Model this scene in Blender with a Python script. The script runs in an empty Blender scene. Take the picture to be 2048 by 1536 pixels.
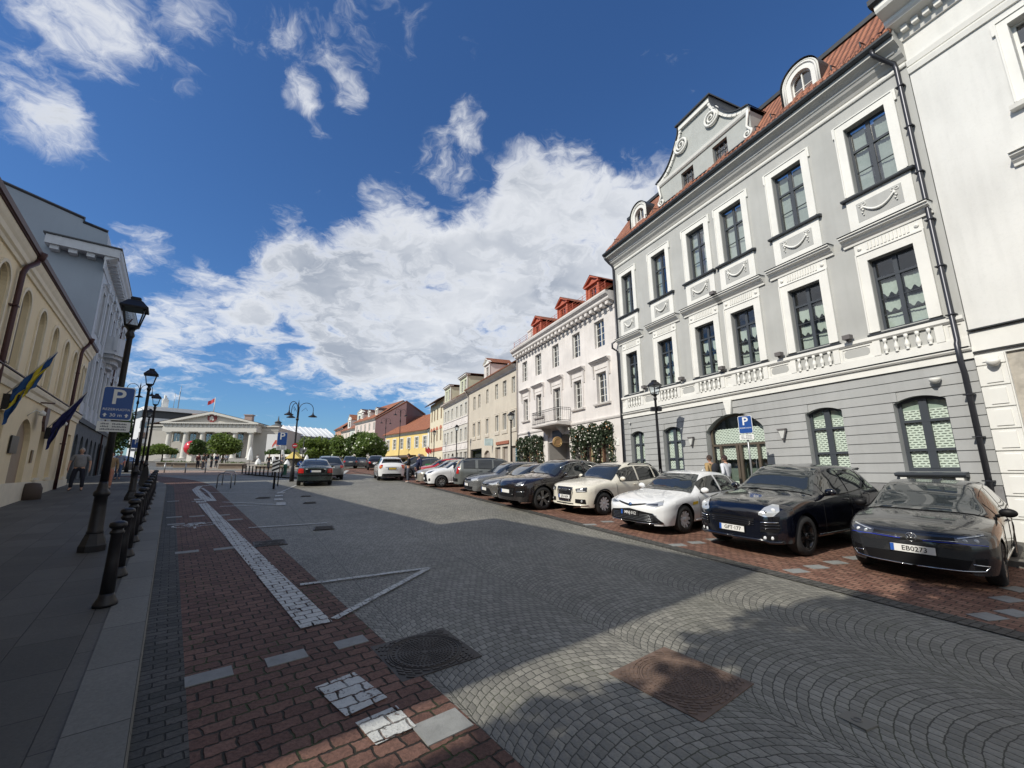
import bpy, bmesh, math, random
from math import sin, cos, pi, radians as R, sqrt, atan2
from mathutils import Vector, Matrix
from mathutils.bvhtree import BVHTree
random.seed(7)
SC = bpy.context.scene
COL = SC.collection
# ------------------------------------------------------------ camera
CAMH = 1.95; PITCH = R(11.4); ROLL = R(0.4); FPX = 845.0
fw = Vector((0, cos(PITCH), sin(PITCH))); rt = Vector((1, 0, 0)); up = rt.cross(fw)
rt2 = rt*cos(ROLL) - up*sin(ROLL); up2 = up*cos(ROLL) + rt*sin(ROLL)
cd = bpy.data.cameras.new('camera'); cam = bpy.data.objects.new('camera', cd); COL.objects.link(cam)
m = Matrix((rt2, up2, -fw)).transposed().to_4x4(); m.translation = (0, 0, CAMH)
cam.matrix_world = m
cd.sensor_width = 36; cd.lens = FPX/2048*36; cd.clip_end = 3000; cd.clip_start = 0.05
SC.camera = cam
# street frames: the left kerb runs along uL (through the camera foot), the right row along uR
AL = R(-38.6); AR = R(-23.3)
uL = Vector((sin(AL), cos(AL), 0)); nL = Vector((uL.y, -uL.x, 0))
uR = Vector((sin(AR), cos(AR), 0)); nR = Vector((uR.y, -uR.x, 0))
def gz(x, y):
    if y < 20: a = .04*y
    elif y > 30: a = 1.0 + .028*(y-25)
    else: t = (y-20)/10; a = .8 + .4*t + -.06*t*t
    return a - .015*x
def LP(s, n, h=0.0):
    p = uL*s + nL*n; return Vector((p.x, p.y, gz(p.x, p.y)+h))
def RP(s, n, h=0.0):
    p = uR*s + nR*n; return Vector((p.x, p.y, gz(p.x, p.y)+h))
# ------------------------------------------------------------ sun and sky
SUN_EL = R(39.5); SUN_TR = AL + pi/2            # light travels towards this azimuth (clockwise from +Y)
sd = bpy.data.lights.new('sun', 'SUN'); sd.energy = 4.0; sd.angle = R(0.55); sd.color = (1, .945, .84)
so = bpy.data.objects.new('sun', sd); COL.objects.link(so)
trav = Vector((sin(SUN_TR)*cos(SUN_EL), cos(SUN_TR)*cos(SUN_EL), -sin(SUN_EL)))
so.rotation_euler = trav.to_track_quat('-Z', 'Y').to_euler(); so.location = (-20, -20, 40)
SC.view_settings.view_transform = 'Standard'; SC.view_settings.look = 'None'
SC.view_settings.gamma = 1; SC.view_settings.exposure = 0.12
SC.cycles.max_bounces = 6; SC.cycles.diffuse_bounces = 3; SC.cycles.glossy_bounces = 3
SC.cycles.transparent_max_bounces = 10; SC.cycles.transmission_bounces = 4
SC.cycles.caustics_reflective = False; SC.cycles.caustics_refractive = False

class NT:
    """small node-tree writer: every method takes sockets or numbers and returns a socket"""
    def __init__(s, tree): s.t = tree; s.n = tree.nodes; s.l = tree.links
    def put(s, sock, v):
        if v is None: return
        if isinstance(v, bpy.types.NodeSocket): s.l.new(v, sock)
        else:
            if hasattr(sock.default_value, '__len__'):
                if not hasattr(v, '__len__'): v = (v, v, v)
                if len(sock.default_value) == 4 and len(v) == 3: v = (*v, 1)
            sock.default_value = v
    def m(s, op, a, b=None, c=None, clamp=False):
        n = s.n.new('ShaderNodeMath'); n.operation = op; n.use_clamp = clamp
        for i, v in enumerate((a, b, c)):
            if v is not None: s.put(n.inputs[i], v)
        return n.outputs[0]
    def vm(s, op, a, b=None):
        n = s.n.new('ShaderNodeVectorMath'); n.operation = op; s.put(n.inputs[0], a)
        if b is not None: s.put(n.inputs[3] if op == 'SCALE' else n.inputs[1], b)
        return n.outputs['Value'] if op in ('DOT_PRODUCT', 'LENGTH', 'DISTANCE') else n.outputs[0]
    def xyz(s, v):
        n = s.n.new('ShaderNodeSeparateXYZ'); s.put(n.inputs[0], v); return n.outputs
    def comb(s, x, y, z=0.0):
        n = s.n.new('ShaderNodeCombineXYZ')
        for i, v in enumerate((x, y, z)): s.put(n.inputs[i], v)
        return n.outputs[0]
    def noise(s, vec, scale, detail=3, rough=.55, dim='3D'):
        n = s.n.new('ShaderNodeTexNoise'); n.noise_dimensions = dim
        s.put(n.inputs['Vector'], vec); n.inputs['Scale'].default_value = scale
        n.inputs['Detail'].default_value = detail; n.inputs['Roughness'].default_value = rough
        return n.outputs[0]
    def white(s, vec):
        n = s.n.new('ShaderNodeTexWhiteNoise'); n.noise_dimensions = '3D'; s.put(n.inputs['Vector'], vec); return n.outputs[0]
    def mix(s, f, a, b, blend='MIX'):
        n = s.n.new('ShaderNodeMix'); n.data_type = 'RGBA'; n.blend_type = blend
        s.put(n.inputs[0], f); s.put(n.inputs[6], a); s.put(n.inputs[7], b); return n.outputs[2]
    def ramp(s, v, a, b, c=0.0, d=1.0, smooth=False):
        n = s.n.new('ShaderNodeMapRange'); n.clamp = True
        if smooth: n.interpolation_type = 'SMOOTHSTEP'
        for i, q in enumerate((v, a, b, c, d)): s.put(n.inputs[i], q)
        return n.outputs[0]
    def bump(s, h, strength=.5, dist=.02, normal=None):
        n = s.n.new('ShaderNodeBump'); n.inputs['Strength'].default_value = strength
        n.inputs['Distance'].default_value = dist; s.put(n.inputs['Height'], h)
        if normal is not None: s.put(n.inputs['Normal'], normal)
        return n.outputs[0]
    def uv(s): return s.n.new('ShaderNodeUVMap').outputs[0]
    def obj(s): return s.n.new('ShaderNodeTexCoord').outputs['Object']
    def geo(s): return s.n.new('ShaderNodeNewGeometry').outputs['Position']

W = bpy.data.worlds.new('World'); SC.world = W; W.use_nodes = True
N = NT(W.node_tree); N.n.clear()
sky = N.n.new('ShaderNodeTexSky'); sky.sky_type = 'NISHITA'; sky.sun_disc = False
sky.sun_elevation = SUN_EL; sky.sun_rotation = SUN_TR + pi
sky.air_density = 1.25; sky.dust_density = .35; sky.ozone_density = 3.2; sky.altitude = 150
gd = N.n.new('ShaderNodeTexCoord').outputs['Generated']
X, Y, Z = N.xyz(gd)
zc = N.m('ADD', N.m('MAXIMUM', Z, 0.0), .26)
px = N.m('DIVIDE', X, zc); py = N.m('DIVIDE', Y, zc)
pv = N.comb(px, py, 0.0)
def cam_dir(u, v):
    d = rt2*((u-1024)/FPX) - up2*((v-768)/FPX) + fw; return d.normalized()
warp = N.noise(pv, 4.2, 4)
pw = N.vm('ADD', pv, N.vm('SCALE', N.comb(N.m('SUBTRACT', warp, .5), N.m('SUBTRACT', N.noise(pv, 4.8, 4), .5)), .26))
big = N.noise(pw, 3.4, 7, .6); fine = N.noise(pw, 11.0, 8, .66)
tex = N.m('ADD', N.m('MULTIPLY', big, .70), N.m('MULTIPLY', fine, .58)); tex = N.m('SUBTRACT', tex, .14)
# where the clouds stand: directions (azimuth/elevation) with their widths; the last ones, out of view, are added to neutralise the fill
cover = None
for (u, v, rad, amp) in ((1010, 610, 12, .42), (830, 650, 10, .36), (640, 650, 8, .24), (1150, 510, 9, .26), (1090, 380, 6, .17), (1030, 320, 3, .12), (1260, 420, 7, .18), (430, 645, 5, .15), (330, 665, 4, .08), (590, 540, 4, .14), (700, 560, 5, .10), (1000, 700, 6, .16), (480, 580, 4, .10),
                         (170, 30, 3.6, .13), (290, 80, 5, .12), (440, 20, 5, .12), (610, 90, 3.2, .12), (760, 50, 5, .15), (900, 90, 4, .09), (600, 185, 1.8, .17), (700, 190, 1.8, .17), (30, 200, 3.6, .16), (130, 275, 3.2, .18), (905, 320, 3.5, .20), (950, 240, 2.6, .19), (800, 400, 4, .15), (750, 440, 4, .12), (560, 470, 3.5, .13),
                         (250, 480, 3.5, .12), (330, 560, 4, .12), (270, 750, 5, .15), (480, 790, 4, .10), (1330, 0, 5, .05), (-95, 33, 24, .45), (-160, 35, 26, .45), (150, 30, 34, .5), (100, 32, 26, .4), (60, 22, 12, .3)):
    d = cam_dir(u, v) if u > -1 and rad < 20 and v > 34 or rad < 12 else Vector((sin(R(u))*cos(R(v)), cos(R(u))*cos(R(v)), sin(R(v))))
    dt = N.vm('DOT_PRODUCT', gd, (d.x, d.y, d.z))
    g = N.ramp(dt, cos(R(rad*1.5)), cos(R(rad*.2)), 0.0, amp, True)
    cover = g if cover is None else N.m('ADD', cover, g)
cov = N.m('MINIMUM', cover, .43)
dens = N.ramp(N.m('ADD', tex, cov), .63, .90, 0, 1, True)
low = N.ramp(Z, .0, .05)
dens = N.m('MULTIPLY', dens, low)
core = N.ramp(N.m('ADD', tex, cov), .78, .97, 0, 1, True)
shade = N.m('MULTIPLY', core, N.ramp(N.noise(pw, 2.1, 4), .34, .62))
ccol = N.mix(shade, (9.3, 9.5, 9.8), (4.3, 4.75, 5.5))
skyc = N.mix(1.0, sky.outputs[0], (.53, .83, 1.22), 'MULTIPLY')
out = N.mix(N.m('MULTIPLY', dens, .93), skyc, ccol)
bg = N.n.new('ShaderNodeBackground'); N.l.new(out, bg.inputs[0]); bg.inputs[1].default_value = .088
wo = N.n.new('ShaderNodeOutputWorld'); N.l.new(bg.outputs[0], wo.inputs[0])

# ------------------------------------------------------------ materials
MATS = {}
def newmat(name):
    m = bpy.data.materials.new(name); m.use_nodes = True; n = NT(m.node_tree)
    b = m.node_tree.nodes['Principled BSDF']; MATS[name] = m
    return m, n, b
def mat(name, col, rough=.7, metal=0.0, var=.0, vs=3.0, bump=0.0, bs=60.0, spec=None, coat=0.0, streak=0.0, dirt=0.0):
    """plain surface: base colour with soft large-scale variation, optional grain bump, rain streaks"""
    if name in MATS: return MATS[name]
    m, n, b = newmat(name)
    c = (*col, 1)
    b.inputs['Base Color'].default_value = c
    b.inputs['Roughness'].default_value = rough; b.inputs['Metallic'].default_value = metal
    if spec is not None: b.inputs['Specular IOR Level'].default_value = spec
    if coat: b.inputs['Coat Weight'].default_value = coat; b.inputs['Coat Roughness'].default_value = .03
    if var or streak or dirt:
        p = n.geo(); f = n.noise(p, vs, 4)
        k = n.ramp(f, .3, .7, 1-var, 1+var)
        if streak:
            x, y, z = n.xyz(p)
            f2 = n.noise(n.comb(n.m('MULTIPLY', x, 5.0), n.m('MULTIPLY', y, 5.0), n.m('MULTIPLY', z, .5)), 1.0, 5)
            k = n.m('MULTIPLY', k, n.ramp(f2, .45, .9, 1.0, 1-streak*.8))
        if dirt:
            f3 = n.noise(p, 14, 6, .7); k = n.m('MULTIPLY', k, n.ramp(f3, .5, .75, 1.0, 1-dirt))
        n.put(b.inputs['Base Color'], n.mix(1.0, c, n.comb(k, k, k), 'MULTIPLY'))
    if bump: n.put(b.inputs['Normal'], n.bump(n.noise(n.geo(), bs, 4), bump, .01))
    return m
def paint(name, col, rough=.25, flake=.0, metal=0.0):
    if name in MATS: return MATS[name]
    m, n, b = newmat(name)
    b.inputs['Base Color'].default_value = (*col, 1); b.inputs['Metallic'].default_value = metal
    dirt = n.noise(n.obj(), 3.0, 5, .65)
    n.put(b.inputs['Roughness'], n.ramp(dirt, .35, .75, rough, rough+.05))
    b.inputs['Coat Weight'].default_value = .9; b.inputs['Coat Roughness'].default_value = .03
    if flake:
        f = n.white(n.vm('SCALE', n.obj(), 900.0)); k = n.ramp(f, 0, 1, 1-flake, 1+flake)
        n.put(b.inputs['Base Color'], n.mix(1.0, (*col, 1), n.comb(k, k, k), 'MULTIPLY'))
    return m
def glassmat(name, tint, refl=.12, rough=.02, trans=.8):
    """window pane: clear pane with fresnel reflection"""
    if name in MATS: return MATS[name]
    m = bpy.data.materials.new(name); m.use_nodes = True; MATS[name] = m
    n = NT(m.node_tree); n.n.clear()
    o = n.n.new('ShaderNodeOutputMaterial'); g = n.n.new('ShaderNodeBsdfGlossy'); t = n.n.new('ShaderNodeBsdfTransparent')
    g.inputs['Roughness'].default_value = rough; t.inputs[0].default_value = (*tint, 1)
    ge = n.n.new('ShaderNodeNewGeometry'); cs = n.m('ABSOLUTE', n.vm('DOT_PRODUCT', ge.outputs['Normal'], ge.outputs['Incoming']))
    f = n.m('POWER', n.m('SUBTRACT', 1.0, cs), 4.0)
    n.put(g.inputs['Normal'], n.bump(n.noise(n.geo(), 1.3, 2), .25, .02))
    mx = n.n.new('ShaderNodeMixShader'); n.put(mx.inputs[0], n.m('ADD', n.m('MULTIPLY', f, .9), refl, clamp=True))
    n.l.new(t.outputs[0], mx.inputs[1]); n.l.new(g.outputs[0], mx.inputs[2]); n.l.new(mx.outputs[0], o.inputs[0])
    return m

# ------------------------------------------------------------ mesh writer
class Frame:
    """local axes of a facade: s along, d out towards the viewer, z up"""
    def __init__(f, o, u, d): f.o = Vector((o[0], o[1], 0)); f.u = u.normalized(); f.d = d.normalized()
    def __call__(f, s, d, z): return f.o + f.u*s + f.d*d + Vector((0, 0, z))
class Loc:
    def __init__(f, o=(0, 0, 0)): f.o = Vector(o)
    def __call__(f, x, y, z): return f.o + Vector((x, y, z))
ID = Loc()
class MB:
    def __init__(s, fr=ID): s.v = []; s.f = []; s.uv = []; s.fr = fr; s.sm = []
    def P(s, pts, faces, smooth=False):
        b = len(s.v); s.v += [Vector(p) for p in pts]
        for f in faces: s.f.append(tuple(b+i for i in f)); s.sm.append(smooth)
        return s
    def box(s, a0, a1, b0, b1, c0, c1):
        p = [(a, b, c) for a in (a0, a1) for b in (b0, b1) for c in (c0, c1)]
        return s.P(p, [(0, 1, 3, 2), (4, 6, 7, 5), (0, 4, 5, 1), (2, 3, 7, 6), (0, 2, 6, 4), (1, 5, 7, 3)])
    def prism(s, poly, d0, d1, axis='d', smooth=False):
        """poly in the plane normal to axis, extruded d0..d1. axis d: (s,z); s: (d,z); z: (s,d)"""
        n = len(poly)
        def mk(p, t): return (p[0], t, p[1]) if axis == 'd' else ((t, p[0], p[1]) if axis == 's' else (p[0], p[1], t))
        pts = [mk(p, d0) for p in poly] + [mk(p, d1) for p in poly]
        s.P(pts, [tuple(range(n)), tuple(range(2*n-1, n-1, -1))])
        b = len(s.v)-2*n
        for i in range(n):
            j = (i+1) % n; s.f.append((b+i, b+n+i, b+n+j, b+j)); s.sm.append(smooth)
        return s
    def lathe(s, prof, c=(0, 0), n=16, z0=0.0, smooth=True, sq=None):
        """prof [(r,z)]; axis z at c"""
        pts = []
        for r, z in prof:
            for i in range(n):
                a = 2*pi*(i+.5)/n; rr = r/cos(pi/n) if sq else r
                pts.append((c[0]+rr*cos(a), c[1]+rr*sin(a), z+z0))
        fs = []
        for k in range(len(prof)-1):
            for i in range(n):
                j = (i+1) % n; fs.append((k*n+i, k*n+j, (k+1)*n+j, (k+1)*n+i))
        if prof[0][0] > 1e-4: fs.append(tuple(range(n-1, -1, -1)))
        if prof[-1][0] > 1e-4: fs.append(tuple((len(prof)-1)*n+i for i in range(n)))
        return s.P(pts, fs, smooth)
    def tube(s, pts, r, n=8, close=False, smooth=True):
        pts = [Vector(p) for p in pts]; m = len(pts)
        rs = r if hasattr(r, '__len__') else [r]*m
        ring = []
        pn = None
        for i, p in enumerate(pts):
            a = pts[i-1] if i > 0 else (pts[-1] if close else p); b = pts[(i+1) % m] if (i < m-1 or close) else p
            t = (b-a).normalized()
            if pn is None:
                pn = t.cross(Vector((0, 0, 1)))
                if pn.length < .05: pn = t.cross(Vector((1, 0, 0)))
            pn = (pn - t*pn.dot(t)).normalized(); q = t.cross(pn)
            ring += [p + (pn*cos(2*pi*k/n) + q*sin(2*pi*k/n))*rs[i] for k in range(n)]
        fs = []
        for i in range(m if close else m-1):
            for k in range(n):
                k2 = (k+1) % n; i2 = (i+1) % m
                fs.append((i*n+k, i*n+k2, i2*n+k2, i2*n+k))
        if not close: fs += [tuple(range(n-1, -1, -1)), tuple((m-1)*n+k for k in range(n))]
        return s.P(ring, fs, smooth)
    def sphere(s, c, r, n=12, m=8, sc=(1, 1, 1)):
        pts = []; fs = []
        for i in range(m+1):
            t = pi*i/m
            for j in range(n):
                a = 2*pi*j/n; pts.append((c[0]+r*sc[0]*sin(t)*cos(a), c[1]+r*sc[1]*sin(t)*sin(a), c[2]+r*sc[2]*cos(t)))
        for i in range(m):
            for j in range(n):
                k = (j+1) % n; fs.append((i*n+j, (i+1)*n+j, (i+1)*n+k, i*n+k))
        return s.P(pts, fs, True)
    def grid(s, rows, smooth=False):
        n = len(rows[0]); pts = [p for r in rows for p in r]
        return s.P(pts, [(i*n+j, i*n+j+1, (i+1)*n+j+1, (i+1)*n+j) for i in range(len(rows)-1) for j in range(n-1)], smooth)
    def quad(s, a, b, c, d): return s.P([a, b, c, d], [(0, 1, 2, 3)])
    def build(s, name, mt=None, parent=None, **tags):
        o = None
        me = bpy.data.meshes.new(name)
        base = parent_loc(parent)
        fr = s.fr
        wv = [fr(*v) for v in s.v]
        loc = Vector((0, 0, 0))
        if parent is None and tags.get('at') is not None: loc = Vector(tags.pop('at'))
        tags.pop('at', None)
        off = base + loc
        me.from_pydata([v-off for v in wv], [], s.f)
        uvl = me.uv_layers.new(name='UVMap')
        lv = s.v
        k = 0
        for f in s.f:
            a = lv[f[1]]-lv[f[0]]; b_ = lv[f[-1]]-lv[f[0]]; nn = a.cross(b_)
            ax, ay, az = abs(nn.x), abs(nn.y), abs(nn.z)
            for i in f:
                p = lv[i]
                if ay >= ax and ay >= az: t = (p.x, p.z)
                elif ax >= az: t = (p.y, p.z)
                else: t = (p.x, p.y)
                uvl.data[k].uv = t; k += 1
        me.polygons.foreach_set('use_smooth', s.sm)
        if mt is not None: me.materials.append(mt)
        o = bpy.data.objects.new(name, me); COL.objects.link(o)
        if parent is not None: o.parent = parent
        else: o.location = loc
        tag(o, **tags)
        return o
def parent_loc(p):
    l = Vector((0, 0, 0))
    while p is not None: l = l + p.location; p = p.parent
    return l
def tag(o, label=None, cat=None, group=None, kind=None):
    if label: o['label'] = label
    if cat: o['category'] = cat
    if group: o['group'] = group
    if kind: o['kind'] = kind
    return o
def thing(name, label, cat, loc=(0, 0, 0), rz=0.0, group=None):
    o = bpy.data.objects.new(name, None); COL.objects.link(o); o.location = loc; o.rotation_euler = (0, 0, rz)
    o.empty_display_size = .3
    return tag(o, label, cat, group)
def dup(root, loc, rz=0.0, label=None, scale=None, group=None):
    def cp(o, par):
        c = o.copy(); COL.objects.link(c); c.parent = par
        for ch in list(o.children): cp(ch, c)
        return c
    kids = list(root.children); r = root.copy(); COL.objects.link(r); r.location = loc; r.rotation_euler = (0, 0, rz)
    if scale: r.scale = (scale,)*3
    if label: r['label'] = label
    if group: r['group'] = group
    for ch in kids: cp(ch, r)
    return r
def text(body, size, fr_m, mt, name, parent, depth=.002, align='CENTER', bold=0.0):
    """real lettering as a mesh, placed with a world matrix"""
    cu = bpy.data.curves.new('t', 'FONT'); cu.body = body; cu.size = size; cu.align_x = align; cu.align_y = 'CENTER'
    cu.extrude = depth; cu.offset = bold; cu.resolution_u = 3
    ob = bpy.data.objects.new('t', cu); COL.objects.link(ob)
    dg = bpy.context.evaluated_depsgraph_get(); me = bpy.data.meshes.new_from_object(ob.evaluated_get(dg))
    bpy.data.objects.remove(ob); bpy.data.curves.remove(cu)
    me.name = name; base = parent_loc(parent)
    me.transform(Matrix.Translation(-base) @ fr_m if parent is not None else fr_m)
    me.materials.clear(); me.materials.append(mt)
    o = bpy.data.objects.new(name, me); COL.objects.link(o); o.parent = parent
    return o
def facemat(origin, right, upv):
    """matrix for text lying in a plane: right = reading direction, upv = up of the letters"""
    r = Vector(right).normalized(); u = Vector(upv).normalized(); n = r.cross(u)
    m = Matrix((r, u, n)).transposed().to_4x4(); m.translation = origin; return m
# ------------------------------------------------------------ ground materials
def brickmat(name, bw, bh, c1, c2, mortar, msize=.02, rot=0.0, warp=.02, rough=.75, bumpd=.03, bstr=.8, grain=.25, stain=.25, freq=2, off=.5, squash=1.0, spec=.35, moss=0.0):
    m, n, b = newmat(name)
    u, v, _ = n.xyz(n.uv()); c, s = cos(rot), sin(rot)
    U = n.m('ADD', n.m('MULTIPLY', u, c), n.m('MULTIPLY', v, -s)); V = n.m('ADD', n.m('MULTIPLY', u, s), n.m('MULTIPLY', v, c))
    p0 = n.comb(U, V)
    w1 = n.m('SUBTRACT', n.noise(p0, 5.0, 2), .5); w2 = n.m('SUBTRACT', n.noise(n.vm('ADD', p0, (31, 17, 5)), 5.0, 2), .5)
    w3 = n.m('SUBTRACT', n.noise(p0, 24.0, 2), .5)
    p = n.vm('ADD', p0, n.comb(n.m('MULTIPLY', w1, warp*2), n.m('ADD', n.m('MULTIPLY', w2, warp*2), n.m('MULTIPLY', w3, warp*1.1))))
    t = n.n.new('ShaderNodeTexBrick'); n.put(t.inputs['Vector'], p)
    t.offset = off; t.offset_frequency = freq; t.squash = squash
    t.inputs['Scale'].default_value = 1; t.inputs['Brick Width'].default_value = bw; t.inputs['Row Height'].default_value = bh
    t.inputs['Mortar Size'].default_value = msize; t.inputs['Mortar Smooth'].default_value = .6
    t.inputs['Color1'].default_value = (0, 0, 0, 1); t.inputs['Color2'].default_value = (1, 1, 1, 1); t.inputs['Mortar'].default_value = (.5, .5, .5, 1)
    rnd, fac = t.outputs['Color'], t.outputs['Fac']
    col = n.mix(rnd, c1, c2)
    g = n.noise(n.geo(), 38.0, 6, .7); gk = n.ramp(g, .3, .7, 1-grain, 1+grain)
    st = n.noise(n.geo(), .55, 5, .6); sk = n.ramp(st, .35, .7, 1.0, 1-stain)
    k = n.m('MULTIPLY', gk, sk)
    col = n.mix(1.0, col, n.comb(k, k, k), 'MULTIPLY')
    mc = mortar
    if moss: mc = n.mix(n.ramp(n.noise(n.geo(), 2.2, 3), .52, .62), mortar, (.035, .05, .015))
    col = n.mix(fac, col, mc)
    n.put(b.inputs['Base Color'], col)
    b.inputs['Roughness'].default_value = rough; b.inputs['Specular IOR Level'].default_value = spec
    h = n.m('SUBTRACT', n.m('ADD', n.m('MULTIPLY', g, .35), n.m('MULTIPLY', n.noise(n.geo(), 9.0, 3), .25)), fac)
    n.put(b.inputs['Normal'], n.bump(h, bstr, bumpd))
    return m
def fan_sett(name, c1, c2, mortar, Wb=1.95, Rr=1.35, st=.09):
    """granite setts laid in segment arcs"""
    m, n, b = newmat(name)
    u, v, _ = n.xyz(n.uv())
    p0 = n.comb(u, v)
    wn = n.m('SUBTRACT', n.noise(p0, 9.0, 2), .5); wn2 = n.m('SUBTRACT', n.noise(n.vm('ADD', p0, (7, 3, 1)), 9.0, 2), .5)
    u = n.m('ADD', u, n.m('MULTIPLY', wn, .035)); v = n.m('ADD', v, n.m('MULTIPLY', wn2, .035))
    band = n.m('FLOOR', n.m('DIVIDE', u, Wb))
    x = n.m('SUBTRACT', n.m('SUBTRACT', u, n.m('MULTIPLY', band, Wb)), Wb/2)
    arc = n.m('SQRT', n.m('SUBTRACT', Rr*Rr, n.m('MULTIPLY', x, x)))
    vv = n.m('DIVIDE', n.m('SUBTRACT', v, arc), st)
    row = n.m('FLOOR', vv); fr_ = n.m('SUBTRACT', vv, row)
    ang = n.m('MULTIPLY', n.m('ARCSINE', n.m('DIVIDE', x, Rr)), Rr/st)
    r1 = n.white(n.comb(row, band, 2.0))
    aa = n.m('ADD', ang, n.m('ADD', n.m('MULTIPLY', row, .5), n.m('MULTIPLY', r1, .35)))
    cell = n.m('FLOOR', aa); fa = n.m('SUBTRACT', aa, cell)
    # joints: distance to cell edges
    e1 = n.m('MINIMUM', fr_, n.m('SUBTRACT', 1.0, fr_)); e2 = n.m('MINIMUM', fa, n.m('SUBTRACT', 1.0, fa))
    e3 = n.m('DIVIDE', n.m('SUBTRACT', Wb/2, n.m('ABSOLUTE', x)), st)
    e = n.m('MINIMUM', n.m('MINIMUM', e1, e2), e3)
    e = n.m('ADD', e, n.m('MULTIPLY', n.m('SUBTRACT', n.noise(n.geo(), 42.0, 3), .5), .09))
    joint = n.ramp(e, .028, .075, 1.0, 0.0, True)
    rnd = n.white(n.comb(row, cell, band))
    col = n.mix(n.ramp(rnd, 0, 1, 0, 1), c1, c2)
    g = n.noise(n.geo(), 55.0, 6, .7); gk = n.ramp(g, .3, .7, .78, 1.22)
    st_ = n.noise(n.geo(), .45, 5, .62); sk = n.m('MULTIPLY', n.ramp(st_, .3, .7, 1.15, .74), n.ramp(n.noise(n.geo(), 2.3, 5, .7), .60, .70, 1.0, .72))
    k = n.m('MULTIPLY', gk, sk)
    col = n.mix(1.0, col, n.comb(k, k, k), 'MULTIPLY')
    mossf = n.ramp(n.noise(n.geo(), 1.3, 4), .50, .66)
    col = n.mix(joint, col, n.mix(mossf, mortar, (.05, .055, .03)))
    n.put(b.inputs['Base Color'], col); b.inputs['Roughness'].default_value = .62; b.inputs['Specular IOR Level'].default_value = .4
    dome = n.ramp(e, .0, .35, 0, 1, True)
    tilt = n.m('MULTIPLY', rnd, .35)
    h = n.m('ADD', n.m('MULTIPLY', dome, 1.0), n.m('ADD', n.m('MULTIPLY', g, .25), tilt))
    n.put(b.inputs['Normal'], n.bump(h, .32, .009))
    return m
M_ROAD = fan_sett('grey_sett', (.165, .160, .138), (.26, .25, .215), (.035, .035, .03))
M_RED = brickmat('red_sett', .195, .135, (.125, .064, .049), (.21, .114, .086), (.022, .018, .014), msize=.011, warp=.034, bumpd=.035, bstr=1.0, grain=.42, stain=.4, moss=1, rot=pi/2)
M_REDR = brickmat('red_sett_park', .16, .11, (.165, .078, .055), (.30, .165, .115), (.05, .038, .028), msize=.009, warp=.02, bumpd=.025, bstr=.9, grain=.3, stain=.3, rot=.12)
M_GUT = brickmat('dark_sett', .19, .098, (.058, .057, .05), (.105, .10, .09), (.018, .018, .017), msize=.008, warp=.02, bumpd=.025, bstr=.9, grain=.3, rot=pi/2)
M_SLAB = brickmat('granite_slab', .82, .47, (.088, .083, .072), (.13, .124, .108), (.03, .03, .028), msize=.006, warp=.004, bumpd=.008, bstr=.5, grain=.16, stain=.3, rough=.7, off=.37)
M_SLABS = brickmat('small_slab', .24, .17, (.085, .085, .078), (.14, .14, .13), (.035, .03, .02), msize=.007, warp=.01, bumpd=.015, bstr=.7, grain=.22, stain=.3)
M_KERB = brickmat('kerb_stone', 1.05, 2.0, (.15, .147, .13), (.20, .196, .175), (.05, .05, .045), msize=.008, warp=.003, bumpd=.006, bstr=.5, grain=.18, stain=.25, off=0)
M_FAR = brickmat('far_paving', .5, .3, (.30, .27, .22), (.38, .34, .28), (.15, .13, .11), msize=.01, warp=.01, bumpd=.01, bstr=.4)
M_PALE = mat('pale_stone_slab', (.24, .245, .235), .7, var=.15, vs=5, bump=.3, bs=80, dirt=.25)
M_EARTH = mat('ground_base', (.10, .095, .085), .9, var=.2, vs=1.0)
def ground_sheet(name, frame, s0, s1, nf0, nf1, h, mt, ds=.6, dn=.8, kind='structure', **kw):
    P = LP if frame == 'L' else RP
    mb = MB(); rows = []; uvs = []
    ns = max(1, int(math.ceil((s1-s0)/ds)))
    f0 = nf0 if callable(nf0) else (lambda s: nf0); f1 = nf1 if callable(nf1) else (lambda s: nf1)
    wmax = max(abs(f1(s0+(s1-s0)*i/10)-f0(s0+(s1-s0)*i/10)) for i in range(11)); nn = max(1, int(math.ceil(wmax/dn)))
    for i in range(ns+1):
        s = s0+(s1-s0)*i/ns; a, b = f0(s), f1(s); row = []
        for j in range(nn+1):
            n = a+(b-a)*j/nn; row.append(P(s, n, h)); uvs.append((s, n))
        rows.append(row)
    mb.grid(rows)
    o = mb.build(name, mt, kind=kind, **kw)
    uvl = o.data.uv_layers[0]
    for l in o.data.loops: uvl.data[l.index].uv = uvs[l.vertex_index]
    return o
kc = lambda s: -(max(0, s-27)**2)*.018                      # the kerb line swings left at the crossing
lane0 = lambda s: .32 + kc(s)*.9; lane1 = lambda s: 1.95 + kc(s)*.6
redge = lambda s: 7.3 - .075*max(0, s) - .0005*max(0, s)**2       # edge of the parking strip (right frame)
g = MB(); gr = []
for i in range(41):
    y = -60 + i*i*.5
    gr.append([Vector((x, y, gz(x, y)-.04)) for x in [(-400+800*j/60) for j in range(61)]])
g.grid(gr); g.build('ground', M_EARTH, kind='structure')
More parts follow.
